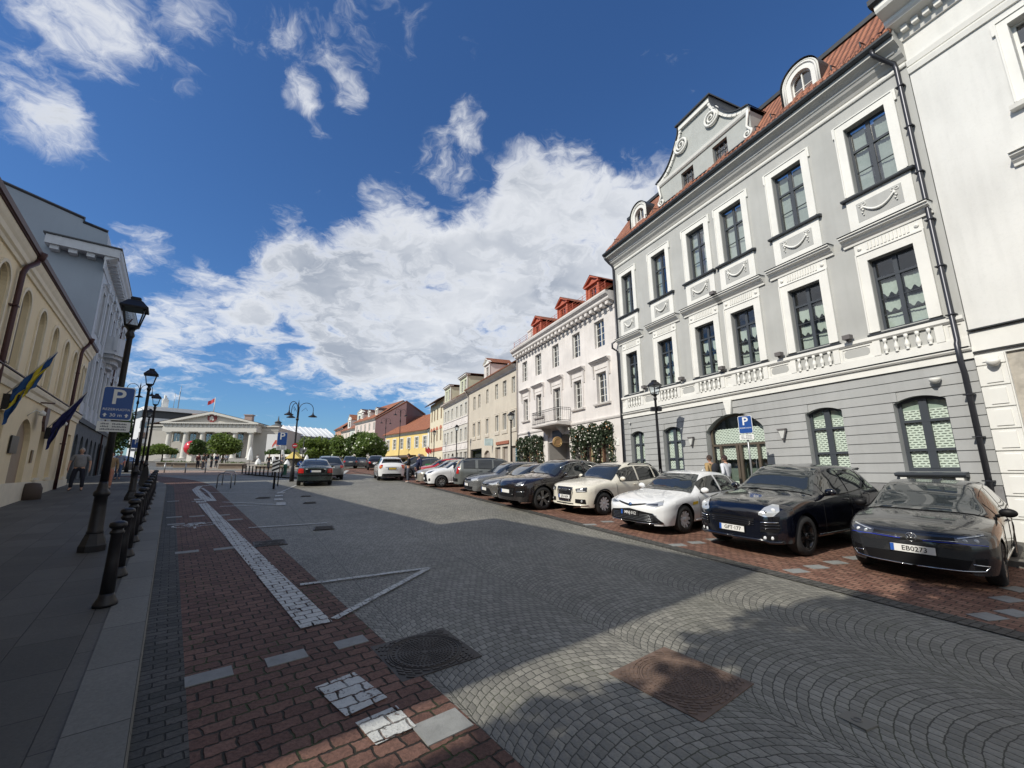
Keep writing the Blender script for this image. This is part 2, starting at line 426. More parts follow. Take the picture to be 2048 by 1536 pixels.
# carriageway (uv: u across the right row frame, v along)
ROAD = ground_sheet('road', 'R', -8, 75, lambda s: -26 - s*.15, lambda s: redge(s)+.1, 0.0, M_ROAD, ds=.7, dn=.7)
uvl = ROAD.data.uv_layers[0]
for l in ROAD.data.loops:
    a, b_ = uvl.data[l.index].uv; t = .16; uvl.data[l.index].uv = (b_*cos(t)+a*sin(t)+.3, a*cos(t)-b_*sin(t))
ground_sheet('gutter', 'L', -6, 34, lambda s: kc(s)-.01, lane0, .006, M_GUT, ds=.5)
ground_sheet('bike_lane', 'L', -6, 44, lane0, lane1, .007, M_RED, ds=.5)
PARK = ground_sheet('parking_strip', 'R', -6, 60, redge, 11.3, .007, M_REDR, ds=.5)
ground_sheet('parking_edge_strip', 'R', -6, 60, lambda s: redge(s)-.16, lambda s: redge(s)+.14, .012, M_GUT, ds=.5)
def raised(name, frame, s0, s1, f0, f1, h, mt, ds=.8):
    """pavement with real height: a top sheet whose road-side edges drop to the ground"""
    o = ground_sheet(name, frame, s0, s1, f0, f1, h, mt, ds=ds); return o
raised('pavement', 'L', -6, 60, -12.0, lambda s: kc(s)-.32, .12, M_SLAB)
kb = ground_sheet('kerb', 'L', -6, 40, lambda s: kc(s)-.34, kc, .128, M_KERB, ds=.4)
# kerb face
kf = MB(); fr_ = []
for i in range(116):
    s = -6+i*.4; fr_.append([LP(s, kc(s), .128), LP(s, kc(s)+.012, .10), LP(s, kc(s)+.015, -.05)])
kf.grid(fr_, False); kf.build('kerb_face', M_KERB, kind='structure')
# small setts set into the pavement by the camera
ground_sheet('pavement_patch', 'L', -1, 2.55, -1.25, -.36, .126, M_SLABS, ds=.5)
ground_sheet('pavement_red_patch', 'L', 2.3, 3.6, -2.9, -1.75, .126, M_RED, ds=.5)
raised('right_pavement', 'R', -6, 66, 11.55, 14.4, .10, M_SLAB)
ground_sheet('right_kerb', 'R', -6, 66, 11.3, 11.56, .108, M_KERB, ds=.5)
kf = MB(); kf.grid([[RP(-6+i*.8, 11.3, .108), RP(-6+i*.8, 11.29, -.05)] for i in range(91)]); kf.build('right_kerb_face', M_KERB, kind='structure')
# pale slabs marking the parking bays
M_PAL2 = M_PALE
def slab(P, s, n, ls, ln, h=.013, name='bay_marker_slab', rot=0.0):
    mb = MB(); pts = []
    for a, b in ((-1, -1), (1, -1), (1, 1), (-1, 1)):
        x, y = a*ls/2, b*ln/2; pts.append(P(s+x*cos(rot)-y*sin(rot), n+x*sin(rot)+y*cos(rot), h))
    low = [p-Vector((0, 0, .02)) for p in pts]
    mb.P(pts+low, [(0, 1, 2, 3), (0, 4, 5, 1), (1, 5, 6, 2), (2, 6, 7, 3), (3, 7, 4, 0)])
    return mb
def slabs(P, lst, name, mt, **kw):
    mb = MB()
    for q in lst: x = slab(P, *q); mb.P(x.v, x.f)
    return mb.build(name, mt, kind='structure', **kw)
def pxg(u, v, h=0.0):
    """ground point seen in direction (u,v)"""
    d = rt2*((u-1024)/FPX) - up2*((v-768)/FPX) + fw; lo, hi = .1, 900
    for _ in range(50):
        q = (lo+hi)/2; p = Vector((0, 0, CAMH))+d*q
        if p.z > gz(p.x, p.y)+h: lo = q
        else: hi = q
    return Vector((p.x, p.y, gz(p.x, p.y)+h))
def ls(p): return (p.dot(uL), p.dot(nL))
def rs_(p): return (p.dot(uR), p.dot(nR))
def poly_sheet(name, pts, h, mt, mb=None):
    """flat paving piece given by its corners on the ground"""
    P = [Vector((p.x, p.y, gz(p.x, p.y)+h)) for p in pts]; own = mb is None; mb = mb or MB()
    # subdivide long quads
    if len(P) == 4:
        n = max(1, int(max((P[1]-P[0]).length, (P[2]-P[3]).length)/.8)); rows = []
        for i in range(n+1):
            a = P[0].lerp(P[1], i/n); b = P[3].lerp(P[2], i/n)
            rows.append([Vector((q.x, q.y, gz(q.x, q.y)+h)) for q in (a, b)])
        mb.grid(rows)
    else: mb.P(P, [tuple(range(len(P)))])
    return mb.build(name, mt, kind='structure') if own else mb
mb = MB()
for (u, v, lx, ly) in ((418, 1355, .34, .20), (573, 1318, .34, .20), (702, 1286, .30, .19), (885, 1455, .36, .26), (374, 1105, .36, .2), (449, 1098, .36, .2)):
    p = pxg(u, v); s, n = ls(p); x = slab(LP, s, n, ly, lx, .014, rot=.0); mb.P(x.v, x.f)
for (u, v) in ((352, 1049), (393, 1047), (348, 1035), (394, 1033), (445, 1031), (346, 1003), (395, 1003), (470, 1040)):
    p = pxg(u, v); s, n = ls(p); x = slab(LP, s, n, .2, .36, .014); mb.P(x.v, x.f)
for (u, v) in ((1355, 1091), (1393, 1086), (1430, 1080), (1593, 1143), (1633, 1135), (1672, 1126), (1710, 1117), (2015, 1200), (1975, 1235), (2030, 1228), (1180, 1050), (1215, 1044), (2035, 1180)):
    p = pxg(u, v); s, n = rs_(p); x = slab(RP, s, n, .22, .34, .014, rot=.2); mb.P(x.v, x.f)
mb.build('paving_slab', M_PALE, kind='structure')
# white road paint, worn, broken at the joints
def paintmat(name, ref, bw, bh, msize, warp, fan=False):
    m = bpy.data.materials.new(name); m.use_nodes = True; n = NT(m.node_tree); nd = m.node_tree
    b = nd.nodes['Principled BSDF']; o = nd.nodes['Material Output']
    b.inputs['Base Color'].default_value = (.55, .55, .53, 1); b.inputs['Roughness'].default_value = .7
    p = n.geo(); u = n.vm('DOT_PRODUCT', p, tuple(uL)); v = n.vm('DOT_PRODUCT', p, tuple(nL)); p0 = n.comb(n.m('MULTIPLY', v, -1.0), u)
    w1 = n.m('SUBTRACT', n.noise(p0, 5.0, 2), .5); w2 = n.m('SUBTRACT', n.noise(n.vm('ADD', p0, (31, 17, 5)), 5.0, 2), .5); w3 = n.m('SUBTRACT', n.noise(p0, 24.0, 2), .5)
    pp = n.vm('ADD', p0, n.comb(n.m('MULTIPLY', w1, warp*2), n.m('ADD', n.m('MULTIPLY', w2, warp*2), n.m('MULTIPLY', w3, warp*1.1))))
    t = n.n.new('ShaderNodeTexBrick'); n.put(t.inputs['Vector'], pp); t.offset = .5; t.offset_frequency = 2
    t.inputs['Scale'].default_value = 1; t.inputs['Brick Width'].default_value = bw; t.inputs['Row Height'].default_value = bh
    t.inputs['Mortar Size'].default_value = msize; t.inputs['Mortar Smooth'].default_value = .3
    g = n.noise(p, 30.0, 6, .7); g2 = n.noise(p, 4.0, 4, .6)
    wear = n.ramp(n.m('ADD', n.m('MULTIPLY', g, .7), n.m('MULTIPLY', g2, .45)), .60, .70, 0, 1)
    a = n.m('MAXIMUM', n.m('MULTIPLY', t.outputs['Fac'], n.ramp(g2, .35, .55, .5, 1.0)), n.m('MULTIPLY', wear, .8), clamp=True)
    k = n.ramp(g, .3, .7, .8, 1.15); n.put(b.inputs['Base Color'], n.mix(1.0, (.55, .56, .54, 1), n.comb(k, k, k), 'MULTIPLY'))
    n.put(b.inputs['Normal'], n.bump(n.m('SUBTRACT', g, t.outputs['Fac']), .7, .02))
    tr = n.n.new('ShaderNodeBsdfTransparent'); mx = n.n.new('ShaderNodeMixShader'); n.put(mx.inputs[0], a)
    n.l.new(b.outputs[0], mx.inputs[1]); n.l.new(tr.outputs[0], mx.inputs[2]); n.l.new(mx.outputs[0], o.inputs[0])
    return m
M_PAINT = paintmat('road_paint', 0, .195, .135, .010, .034)
M_PAINT2 = paintmat('road_paint_thin', 0, .112, .112, .006, .02)
def stripe(mb, a, b, w0, w1=None, h=.018):
    w1 = w1 or w0; d = (b-a); d.z = 0; t = d.normalized(); q = Vector((t.y, -t.x, 0)); n = max(1, int(d.length/.5)); rows = []
    for i in range(n+1):
        c = a.lerp(b, i/n); w = w0+(w1-w0)*i/n
        rows.append([Vector((e.x, e.y, gz(e.x, e.y)+h)) for e in (c-q*w/2, c+q*w/2)])
    mb.grid(rows)
mb = MB()
stripe(mb, LP(19.3, 1.10), LP(5.40, 1.50), .28, .33, .020)
stripe(mb, LP(20.2, 1.08), LP(19.6, 1.08), .30, .30, .020); stripe(mb, LP(21.2, 1.05), LP(20.6, 1.05), .30, .30, .020)
a = pxg(715, 1320); stripe(mb, LP(4.10, 1.32), LP(3.55, 1.40), .34, .34, .020); stripe(mb, LP(3.42, 1.42), LP(3.10, 1.44), .32, .30, .020)
pts = [pxg(*q) for q in ((420, 1003), (402, 992), (391, 980), (400, 973), (440, 969), (520, 964), (600, 960))]
ws = (.30, .30, .28, .22, .16, .14, .12)
for i in range(6): stripe(mb, pts[i], pts[i+1], ws[i], ws[i+1], .020)
mb.build('lane_line', M_PAINT, kind='structure')
mb = MB()
for (p, q) in (((600, 1172), (858, 1138)), ((858, 1138), (668, 1241)), ((497, 1057), (654, 1047)), ((445, 1005), (562, 1010)), ((440, 1014), (562, 1010)), ((430, 1003), (416, 985)), ((416, 985), (404, 977)), ((562, 985), (600, 968)), ((404, 986), (560, 985))):
    stripe(mb, pxg(*p), pxg(*q), .10, .10, .022)
for (p, q) in (((562, 1012), (562, 1006)), ((557, 1002), (557, 998)), ((558, 994), (558, 991)), ((560, 988), (564, 985))):
    stripe(mb, pxg(*p), pxg(*q), .3, .3, .024)
stripe(mb, pxg(678, 953), pxg(695, 941), .35, .35, .022)
# bicycle symbol
def ring(mb, c, r, w, h=.024, a0=0, a1=2*pi, sq=1.0):
    n = 24; rows = []
    for i in range(n+1):
        a = a0+(a1-a0)*i/n
        rows.append([LP(c[0]+(r+e)*sin(a)*sq, c[1]+(r+e)*cos(a), h) for e in (-w/2, w/2)])
    mb.grid(rows)
bc = ls(pxg(388, 1052)); ring(mb, (bc[0], bc[1]-.24), .20, .055); ring(mb, (bc[0], bc[1]+.24), .20, .055)
def bl(a, b): stripe(mb, LP(bc[0]+a[0], bc[1]+a[1]), LP(bc[0]+b[0], bc[1]+b[1]), .05, .05, .026)
bl((0, -.24), (.28, -.1)); bl((.28, -.1), (.28, .16)); bl((0, .24), (.34, .14)); bl((.0, 0), (.28, .16)); bl((0, 0), (.30, -.11)); bl((0, -.24), (0, 0)); bl((-.6, 0), (-.3, 0)); bl((-.3, -.13), (-.3, .13))
mb.build('road_marking', M_PAINT2, kind='structure')
# far crossing band and the paved square beyond it
M_SAND = brickmat('sand_paving', .22, .12, (.33, .23, .17), (.42, .31, .24), (.16, .12, .1), msize=.01, bstr=.4)
poly_sheet('crossing_band', [pxg(300, 951), pxg(640, 950), pxg(640, 943), pxg(300, 941)], .02, M_SAND)
poly_sheet('far_red_lane', [pxg(655, 962), pxg(680, 951), pxg(712, 941), pxg(672, 942)], .016, M_RED)
poly_sheet('far_red_crossing', [pxg(672, 942), pxg(712, 942), pxg(850, 944), pxg(850, 949), ], .012, M_REDR) if False else None
poly_sheet('far_crossing', [pxg(690, 948), pxg(862, 950), pxg(850, 942), pxg(705, 940)], .012, M_REDR)
poly_sheet('square_paving', [pxg(420, 940.5), pxg(700, 938.0), pxg(640, 924), pxg(330, 924)], .03, M_FAR)
poly_sheet('traffic_island', [pxg(480, 949), pxg(575, 957), pxg(625, 957), pxg(600, 947.5)], .09, M_SLAB)
# ------------------------------------------------------------ building materials
M_WHITE = mat('white_trim', (.74, .735, .70), .75, var=.05, vs=1.5, streak=.08, bump=.15, bs=90)
M_WHITE2 = mat('white_render', (.68, .68, .66), .85, var=.06, vs=.6, streak=.14, dirt=.06, bump=.25, bs=70)
M_OLDWHITE = mat('old_white_render', (.68, .645, .62), .9, var=.10, vs=.9, streak=.16, bump=.3, bs=50)
M_GREY = mat('grey_render', (.42, .425, .412), .85, var=.07, vs=.9, streak=.14, bump=.2, bs=80)
M_GREYD = mat('grey_render_dark', (.375, .383, .382), .85, var=.08, vs=.9, streak=.16, bump=.2, bs=80)
M_PLINTH = mat('plinth_grey', (.22, .22, .225), .85, var=.12, dirt=.25, bump=.2)
M_ANTHR = mat('anthracite_frame', (.052, .060, .072), .4, var=.05)
M_METAL = mat('dark_sheet_metal', (.055, .060, .066), .45, metal=.4, var=.15, vs=4)
M_PIPE = mat('dark_pipe', (.050, .052, .062), .35, metal=.5, var=.1)
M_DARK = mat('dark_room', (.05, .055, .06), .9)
M_CURT = mat('curtain_cloth', (.44, .49, .45), .9, var=.08, vs=9)
M_GLASS = glassmat('window_glass', (.92, .96, .94), .12)
M_GLASSD = glassmat('window_glass_plain', (.88, .92, .92), .26)
M_BRONZE = mat('bronze_frame', (.14, .115, .09), .4, metal=.3, var=.06)
M_BLACK = mat('black_metal', (.018, .018, .022), .42, metal=.3, var=.2, vs=7)
def tilemat(name, c1, c2, w=.22, h=.30):
    """clay roof tiles: rows of S-shaped tiles with real relief in the normals; uv = (along, up)"""
    m, n, b = newmat(name)
    u, v, _ = n.xyz(n.uv()); U = n.m('DIVIDE', u, w); V = n.m('DIVIDE', v, h)
    row = n.m('FLOOR', V); fv = n.m('SUBTRACT', V, row); cu = n.m('FLOOR', U); fu = n.m('SUBTRACT', U, cu)
    rnd = n.white(n.comb(cu, row, 1.0)); big = n.noise(n.geo(), .8, 4)
    col = n.mix(n.m('ADD', n.m('MULTIPLY', rnd, .7), n.m('MULTIPLY', big, .4)), c1, c2)
    dirt = n.ramp(n.noise(n.geo(), 6.0, 6, .7), .45, .7, 1.0, .62); col = n.mix(1.0, col, n.comb(dirt, dirt, dirt), 'MULTIPLY')
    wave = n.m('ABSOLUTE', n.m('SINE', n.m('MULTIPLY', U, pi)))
    gap = n.m('MINIMUM', n.ramp(fv, .02, .12, .35, 1.0), n.ramp(wave, .05, .35, .45, 1.0)); col = n.mix(1.0, col, n.comb(gap, gap, gap), 'MULTIPLY')  # shade at the tile laps and in the valleys, painted into the colour
    n.put(b.inputs['Base Color'], col); b.inputs['Roughness'].default_value = .8
    hgt = n.m('ADD', wave, n.m('MULTIPLY', n.m('SUBTRACT', 1.0, fv), .7))
    n.put(b.inputs['Normal'], n.bump(hgt, 1.0, .09))
    return m
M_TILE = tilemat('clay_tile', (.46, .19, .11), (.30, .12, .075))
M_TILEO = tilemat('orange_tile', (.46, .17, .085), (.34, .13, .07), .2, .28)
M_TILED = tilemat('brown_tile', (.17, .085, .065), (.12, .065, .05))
def shuttermat():
    """white security shutter with rows of brick-shaped slots"""
    m, n, b = newmat('slotted_shutter'); t = n.n.new('ShaderNodeTexBrick'); n.put(t.inputs['Vector'], n.uv())
    t.offset = .5; t.inputs['Scale'].default_value = 1; t.inputs['Brick Width'].default_value = .135; t.inputs['Row Height'].default_value = .062
    t.inputs['Mortar Size'].default_value = .0215; t.inputs['Mortar Smooth'].default_value = .1
    col = n.mix(t.outputs['Fac'], (.03, .05, .04), (.80, .86, .78)); n.put(b.inputs['Base Color'], col); b.inputs['Roughness'].default_value = .6
    return m
M_SHUT = shuttermat()

# ------------------------------------------------------------ facade helpers
def arch_pts(a, b, zt, rise, n=10):
    """points along a segmental arch from (a,zt-rise) over the crown to (b,zt-rise)"""
    w = (b-a)/2; r = (w*w+rise*rise)/(2*rise); c = zt-r; out = []
    t0 = math.asin(min(1, w/r)); 
    if rise > w: t0 = pi - t0
    for i in range(n+1):
        t = -t0+2*t0*i/n; out.append(((a+b)/2+r*sin(t), c+r*cos(t)))
    return out
def wall(mb, s0, s1, z0, z1, holes, d=0.0, reveal=.28):
    """front skin with real openings and reveals. hole = (a,b,z0,z1,rise)"""
    H = [h if len(h) == 5 else (*h, 0) for h in holes]
    xs = sorted({s0, s1, *[h[0] for h in H], *[h[1] for h in H]}); zs = sorted({z0, z1, *[h[2] for h in H], *[h[3] for h in H]})
    xs = [x for x in xs if s0 <= x <= s1]; zs = [z for z in zs if z0 <= z <= z1]
    for i in range(len(xs)-1):
        run = None
        for j in range(len(zs)-1):
            cx, cz = (xs[i]+xs[i+1])/2, (zs[j]+zs[j+1])/2
            if any(h[0] < cx < h[1] and h[2] < cz < h[3] for h in H):
                if run is not None: mb.quad((xs[i], d, run), (xs[i+1], d, run), (xs[i+1], d, zs[j]), (xs[i], d, zs[j])); run = None
            elif run is None: run = zs[j]
        if run is not None: mb.quad((xs[i], d, run), (xs[i+1], d, run), (xs[i+1], d, z1), (xs[i], d, z1))
    for a, b, c, e, r in H:
        k = d-reveal
        top = arch_pts(a, b, e, r, 12) if r else [(a, e), (b, e)]
        loop = [(a, c)] + top + [(b, c)]
        for i in range(len(loop)):
            p, q = loop[i], loop[(i+1) % len(loop)]
            mb.quad((p[0], d, p[1]), (q[0], d, q[1]), (q[0], k, q[1]), (p[0], k, p[1]))
        if r:
            for i in range(len(top)-1):
                p, q = top[i], top[i+1]; mb.quad((p[0], d, p[1]), (q[0], d, q[1]), (q[0], d, e), (p[0], d, e))
    return mb
def bar(mb, a, b, c, e, d0, d1): mb.box(a, b, d0, d1, c, e)
def window(bld, fr, a, b, c, e, rise=0.0, d=-.2, fmat=None, cols=2, rows=(), fwid=.06, mull=.07, bars=.022, glass=None, curtain=None, curt_mat=None, name='window', back=True, transom=None, label=None):
    """frame with mullion and glazing bars (part) > glass, curtain, dark room behind (sub-parts)"""
    fm = fmat or M_ANTHR; mb = MB(fr); t0, t1 = d-.05, d
    zt = e-rise
    mb.box(a, a+fwid, t0, t1, c, zt); mb.box(b-fwid, b, t0, t1, c, zt); mb.box(a+fwid, b-fwid, t0, t1, c, c+fwid*1.2)
    if rise:
        P = arch_pts(a, b, e, rise, 12); Q = arch_pts(a+fwid, b-fwid, e-fwid, max(.02, rise-fwid*.3), 12)
        Q = [(q[0], max(q[1], zt-.001)) for q in Q]
        for i in range(12):
            for t in (t1,): mb.quad((*P[i][:1], t, P[i][1]), (P[i+1][0], t, P[i+1][1]), (Q[i+1][0], t, Q[i+1][1]), (Q[i][0], t, Q[i][1]))
            mb.quad((Q[i][0], t0, Q[i][1]), (Q[i+1][0], t0, Q[i+1][1]), (Q[i+1][0], t1, Q[i+1][1]), (Q[i][0], t1, Q[i][1]))
    else: mb.box(a+fwid, b-fwid, t0, t1, e-fwid, e)
    w = (b-a)
    for k in range(1, cols):
        x = a+w*k/cols; mb.box(x-mull/2, x+mull/2, t0, t1+.012, c+fwid, (e-fwid) if not rise else e-rise*.12-fwid*.5)
    if transom:
        for z in transom: mb.box(a+fwid, b-fwid, t0, t1+.016, z-.035, z+.035)
    for z in rows: mb.box(a+fwid, b-fwid, t0+.012, t1-.008, z-bars/2, z+bars/2)
    f = mb.build(name, fm, bld, label=label)
    g = MB(fr); gz_ = d-.03
    loop = [(a+.01, c)] + (arch_pts(a+.01, b-.01, e-.01, rise, 10) if rise else [(a+.01, e-.01), (b-.01, e-.01)]) + [(b-.01, c)]
    g.P([(p[0], gz_, p[1]) for p in loop], [tuple(range(len(loop)))]); g.build('glass', glass or M_GLASSD, f)
    if curtain:
        cm = MB(fr)
        for (x0, x1, z0, z1, wavy) in curtain:
            n = max(8, int((x1-x0)/.028)); rr = []
            for i in range(n+1):
                x = x0+(x1-x0)*i/n; dd = d-.10-.018*abs(sin(i*1.25))-.012*sin(i*.37)
                zb = z0+(wavy*(.5+.5*cos(i*2*pi/ n*2.0)) if wavy else 0)
                rr.append([(x, dd, zb), (x, dd, z1)])
            cm.grid(rr, True)
        cm.build('curtain', curt_mat or M_CURT, f)
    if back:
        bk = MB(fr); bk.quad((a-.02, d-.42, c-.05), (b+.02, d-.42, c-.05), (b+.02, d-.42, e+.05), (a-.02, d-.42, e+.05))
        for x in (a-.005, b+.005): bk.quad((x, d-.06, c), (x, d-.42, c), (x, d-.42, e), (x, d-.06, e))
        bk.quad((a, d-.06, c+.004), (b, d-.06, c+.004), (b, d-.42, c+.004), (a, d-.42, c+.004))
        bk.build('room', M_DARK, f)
    return f
def profile_s(mb, prof, s0, s1):
    """moulding: profile [(d,z)] run along s"""
    n = len(prof)
    mb.prism(prof, s0, s1, 's')
def surround(mb, a, b, c, e, w=.16, d=.045, ears=0.0):
    mb.box(a-w, a-.0, 0.002, d, c, e+w); mb.box(b, b+w, .002, d, c, e+w); mb.box(a, b, .002, d, e, e+w)
    # inner moulding step
    i = .035
    mb.box(a-w, a-w+i, d, d+.025, c, e+w); mb.box(b+w-i, b+w, d, d+.025, c, e+w); mb.box(a-w+i, b+w-i, d, d+.025, e+w-i, e+w)
    if ears:
        mb.box(a-w-ears, a-w, .002, d+.01, e-.10, e+w); mb.box(b+w, b+w+ears, .002, d+.01, e-.10, e+w)
def hoodmould(mb, s0, s1, z, dep=.28, h=.26, metal=None):
    prof = [(0, z-h), (.06, z-h), (.07, z-h*.8), (dep*.45, z-h*.62), (dep*.55, z-h*.45), (dep*.82, z-h*.30), (dep*.85, z-.03), (dep, z-.03), (dep, z), (0, z+.02)]
    mb.prism(prof, s0, s1, 's')
def FR_R(off=0.0, n=14.0):
    return Frame(nR*n, uR, -nR)
F1 = FR_R()
def gR(s, n=14.0): p = uR*s+nR*n; return gz(p.x, p.y)

# ------------------------------------------------------------ grey palace (s 4.62 .. 17.95)
def palace():
    A, B = 4.62, 17.93
    B0 = thing('palace_house', 'long grey palace with white swags, balustrade band and a scrolled gable on its tiled roof', 'building', tuple(uR*11+nR*14+Vector((0, 0, gR(11)))))
    cs = [(5.25, 6.31), (7.64, 8.67), (9.94, 10.93), (11.73, 12.70), (14.02, 14.96), (16.43, 17.30)]
    gfw = [(5.27, 6.36), (7.63, 8.70), (14.04, 15.10), (16.39, 17.38)]
    ZT0, ZT1 = 9.97, 12.18; ZM0, ZM1 = 5.68, 7.81; ZG0, ZG1, ZR = 1.82, 3.76, .15
    up_ = MB(F1)
    wall(up_, A, B, 4.72, 13.0, [(a, b, ZT0, ZT1) for a, b in cs]+[(a, b, ZM0, ZM1) for a, b in cs], 0, .22)
    # returns so that the block has thickness
    up_.quad((A, 0, 4.5), (A, -9, 4.5), (A, -9, 13.4), (A, 0, 13.4)); up_.quad((B, 0, 4.5), (B, -9, 4.5), (B, -9, 13.4), (B, 0, 13.4))
    up_.quad((A, -9, 0), (B, -9, 0), (B, -9, 13.4), (A, -9, 13.4))
    up_.build('upper_wall', M_GREY, B0)
    lo = MB(F1); DR = (10.18, 12.69, 0.3, 3.98, .62)
    gh = [(a, b, ZG0, ZG1, ZR) for a, b in gfw]
    wall(lo, A, B, -.2, 4.5, gh+[DR], -.03, .26)
    lo.quad((A, -.03, -.2), (A, -9, -.2), (A, -9, 4.5), (A, -.03, 4.5)); lo.quad((B, -.03, -.2), (B, -9, -.2), (B, -9, 4.5), (B, -.03, 4.5))
    # rusticated courses: bands standing 3 cm proud with narrow grooves between them
    pitch = .268; z = 1.52
    def spans(z0, z1):
        cut = []
        for a, b, c, e, r in gh+[DR]:
            zm = z1
            if z1 <= c or z0 >= e: continue
            if z1 > e-r:
                zz = max(z0, e-r); w = (b-a)/2; R_ = (w*w+r*r)/(2*r); k = R_-(e-min(zz, e)); hw = sqrt(max(0, R_*R_-k*k)); cut.append(((a+b)/2-hw, (a+b)/2+hw))
            else: cut.append((a, b))
        xs = [A]; 
        for a, b in sorted(cut): xs += [a, b]
        xs.append(B); return [(xs[i], xs[i+1]) for i in range(0, len(xs), 2) if xs[i+1]-xs[i] > .01]
    while z < 4.45:
        z1 = min(z+pitch-.022, 4.46)
        for a, b in spans(z, z1): lo.box(a, b, -.03, .0, z, z1)
        z += pitch
    lo.build('ground_floor_wall', M_GREYD, B0)
    pl = MB(F1)
    for a, b in ((A, DR[0]-.02), (DR[1]+.02, B)): pl.box(a, b, -.03, .035, -.3, 1.49)
    pl.build('plinth', M_PLINTH, B0)
    # band between the floors: lower fascia, balustrade zone, sill course
    bd = MB(F1)
    bd.box(A-.02, B+.02, 0, .055, 4.47, 4.66)
    bd.prism([(0, 4.66), (.10, 4.66), (.13, 4.70), (.13, 4.74), (0, 4.75)], A-.02, B+.02, 's')
    bd.box(A, B, 0, .05, 4.75, 5.00)
    bd.prism([(0, 5.42), (.055, 5.42), (.10, 5.47), (.10, 5.56), (0, 5.57)], A, B, 's')
    zs = [(a-.06, b+.06) for a, b in cs]; ped = .17
    x = A
    for a, b in zs:
        bd.box(max(x, a-ped), a, 0, .062, 5.00, 5.42); bd.box(b, min(b+ped, B), 0, .062, 5.00, 5.42)
    bd.build('string_course', M_WHITE, B0)
    # dark metal flashing lines
    fl = MB(F1); fl.box(A, B, .0, .16, 4.752, 4.764); fl.build('flashing', M_METAL, B0)
    # panels between the balustrades
    gaps = [(A, zs[0][0]-ped)]+[(zs[i][1]+ped, zs[i+1][0]-ped) for i in range(5)]+[(zs[5][1]+ped, B)]
    for a, b in gaps:
        pm = MB(F1); pg = MB(F1)
        if b-a < .12: pm.box(a, b, 0, .03, 5.0, 5.42); pm.build('panel', M_WHITE, B0); continue
        pm.box(a, b, 0, .032, 5.0, 5.06); pm.box(a, b, 0, .032, 5.36, 5.42); pm.box(a, a+.08, 0, .032, 5.06, 5.36); pm.box(b-.08, b, 0, .032, 5.06, 5.36)
        if b-a > .5:
            pg.P([(p[0], .012, p[1]) for p in ((a+.14, 5.12), (a+.18, 5.09), (b-.18, 5.09), (b-.14, 5.12), (b-.11, 5.15), (b-.11, 5.27), (b-.14, 5.30), (b-.18, 5.33), (a+.18, 5.33), (a+.14, 5.30), (a+.11, 5.27), (a+.11, 5.15))], [tuple(range(12))])
            pm.box(a+.08, b-.08, 0, .008, 5.06, 5.36)
        else: pm.box(a+.08, b-.08, 0, .012, 5.06, 5.36)
        pm = pm.build('panel', M_WHITE, B0)
        if pg.v: pg.build('panel_field', M_GREY, pm)
    # balusters: one turned shape, copied
    prof = [(.045, 0), (.045, .03), (.028, .045), (.055, .10), (.062, .15), (.045, .21), (.026, .27), (.022, .31), (.036, .33), (.045, .36), (.045, .42)]
    first = None
    for (a, b) in zs:
        bal = MB(F1); bal.box(a, b, 0, .05, 5.0, 5.02)
        bp = bal.build('balustrade', M_WHITE, B0)
        for k in range(5):
            s = a+(b-a)*(k+.5)/5
            if first is None:
                q = MB(); q.lathe(prof, n=10); me_o = q.build('baluster', M_WHITE, bp); first = me_o.data
                # mesh was written relative to parent: recentre
                for v_ in first.vertices: v_.co += parent_loc(bp)
                o = me_o
            else:
                o = bpy.data.objects.new('baluster', first); COL.objects.link(o); o.parent = bp
            o.location = F1(s, .045, 5.0) - parent_loc(bp)
    # windows of the two main floors
    ctop = lambda a, b: [(a+.07, (a+b)/2-.05, ZT0+.05, ZT1-.75, 0), ((a+b)/2+.05, b-.07, ZT0+.05, ZT1-.72, 0)]
    for i, (a, b) in enumerate(cs):
        m_ = (a+b)/2
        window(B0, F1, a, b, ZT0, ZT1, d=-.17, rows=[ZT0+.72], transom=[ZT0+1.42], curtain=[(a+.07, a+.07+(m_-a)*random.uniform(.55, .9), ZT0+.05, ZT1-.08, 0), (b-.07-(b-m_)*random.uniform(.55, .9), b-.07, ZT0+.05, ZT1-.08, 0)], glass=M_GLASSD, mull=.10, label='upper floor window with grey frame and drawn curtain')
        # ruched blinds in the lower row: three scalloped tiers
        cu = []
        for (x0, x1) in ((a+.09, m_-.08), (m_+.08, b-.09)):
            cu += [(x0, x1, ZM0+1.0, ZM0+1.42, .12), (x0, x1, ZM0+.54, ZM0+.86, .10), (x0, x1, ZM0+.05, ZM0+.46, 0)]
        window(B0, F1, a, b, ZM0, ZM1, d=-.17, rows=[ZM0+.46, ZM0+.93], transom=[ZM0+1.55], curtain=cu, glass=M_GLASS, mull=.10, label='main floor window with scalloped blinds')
        su = MB(F1); surround(su, a, b, ZT0, ZT1, .25, .05, .05); surround(su, a, b, ZM0, ZM1, .27, .05, 0)
        # apron under the top window
        su.box(a-.26, b+.26, 0, .05, 8.74, 9.86)
        hood_z = 8.70
        hoodmould(su, a-.52, b+.52, hood_z, .30, .30)
        # fluted frieze and bosses
        fz0, fz1 = 8.12, 8.36
        su.box(a-.27, b+.27, .002, .03, fz0-.03, fz1+.05)
        nfl = 12; w = (b-a)
        for k in range(nfl):
            x0 = a+.02+w*.98*k/nfl; su.box(x0, x0+w/nfl*.62, .03, .055, fz0+.02, fz1)
        for x0 in (a-.14, b+.14): su.lathe([], n=3) if False else su.P(*disc(x0, .055, (fz0+fz1)/2, .055))
        su.build('window_surround', M_WHITE, B0)
        ms = MB(F1); ms.prism([(0, 9.83), (.14, 9.83), (.15, 9.86), (.15, 9.90), (0, 9.93)], a-.36, b+.36, 's')
        ms.build('sill', M_METAL, B0)
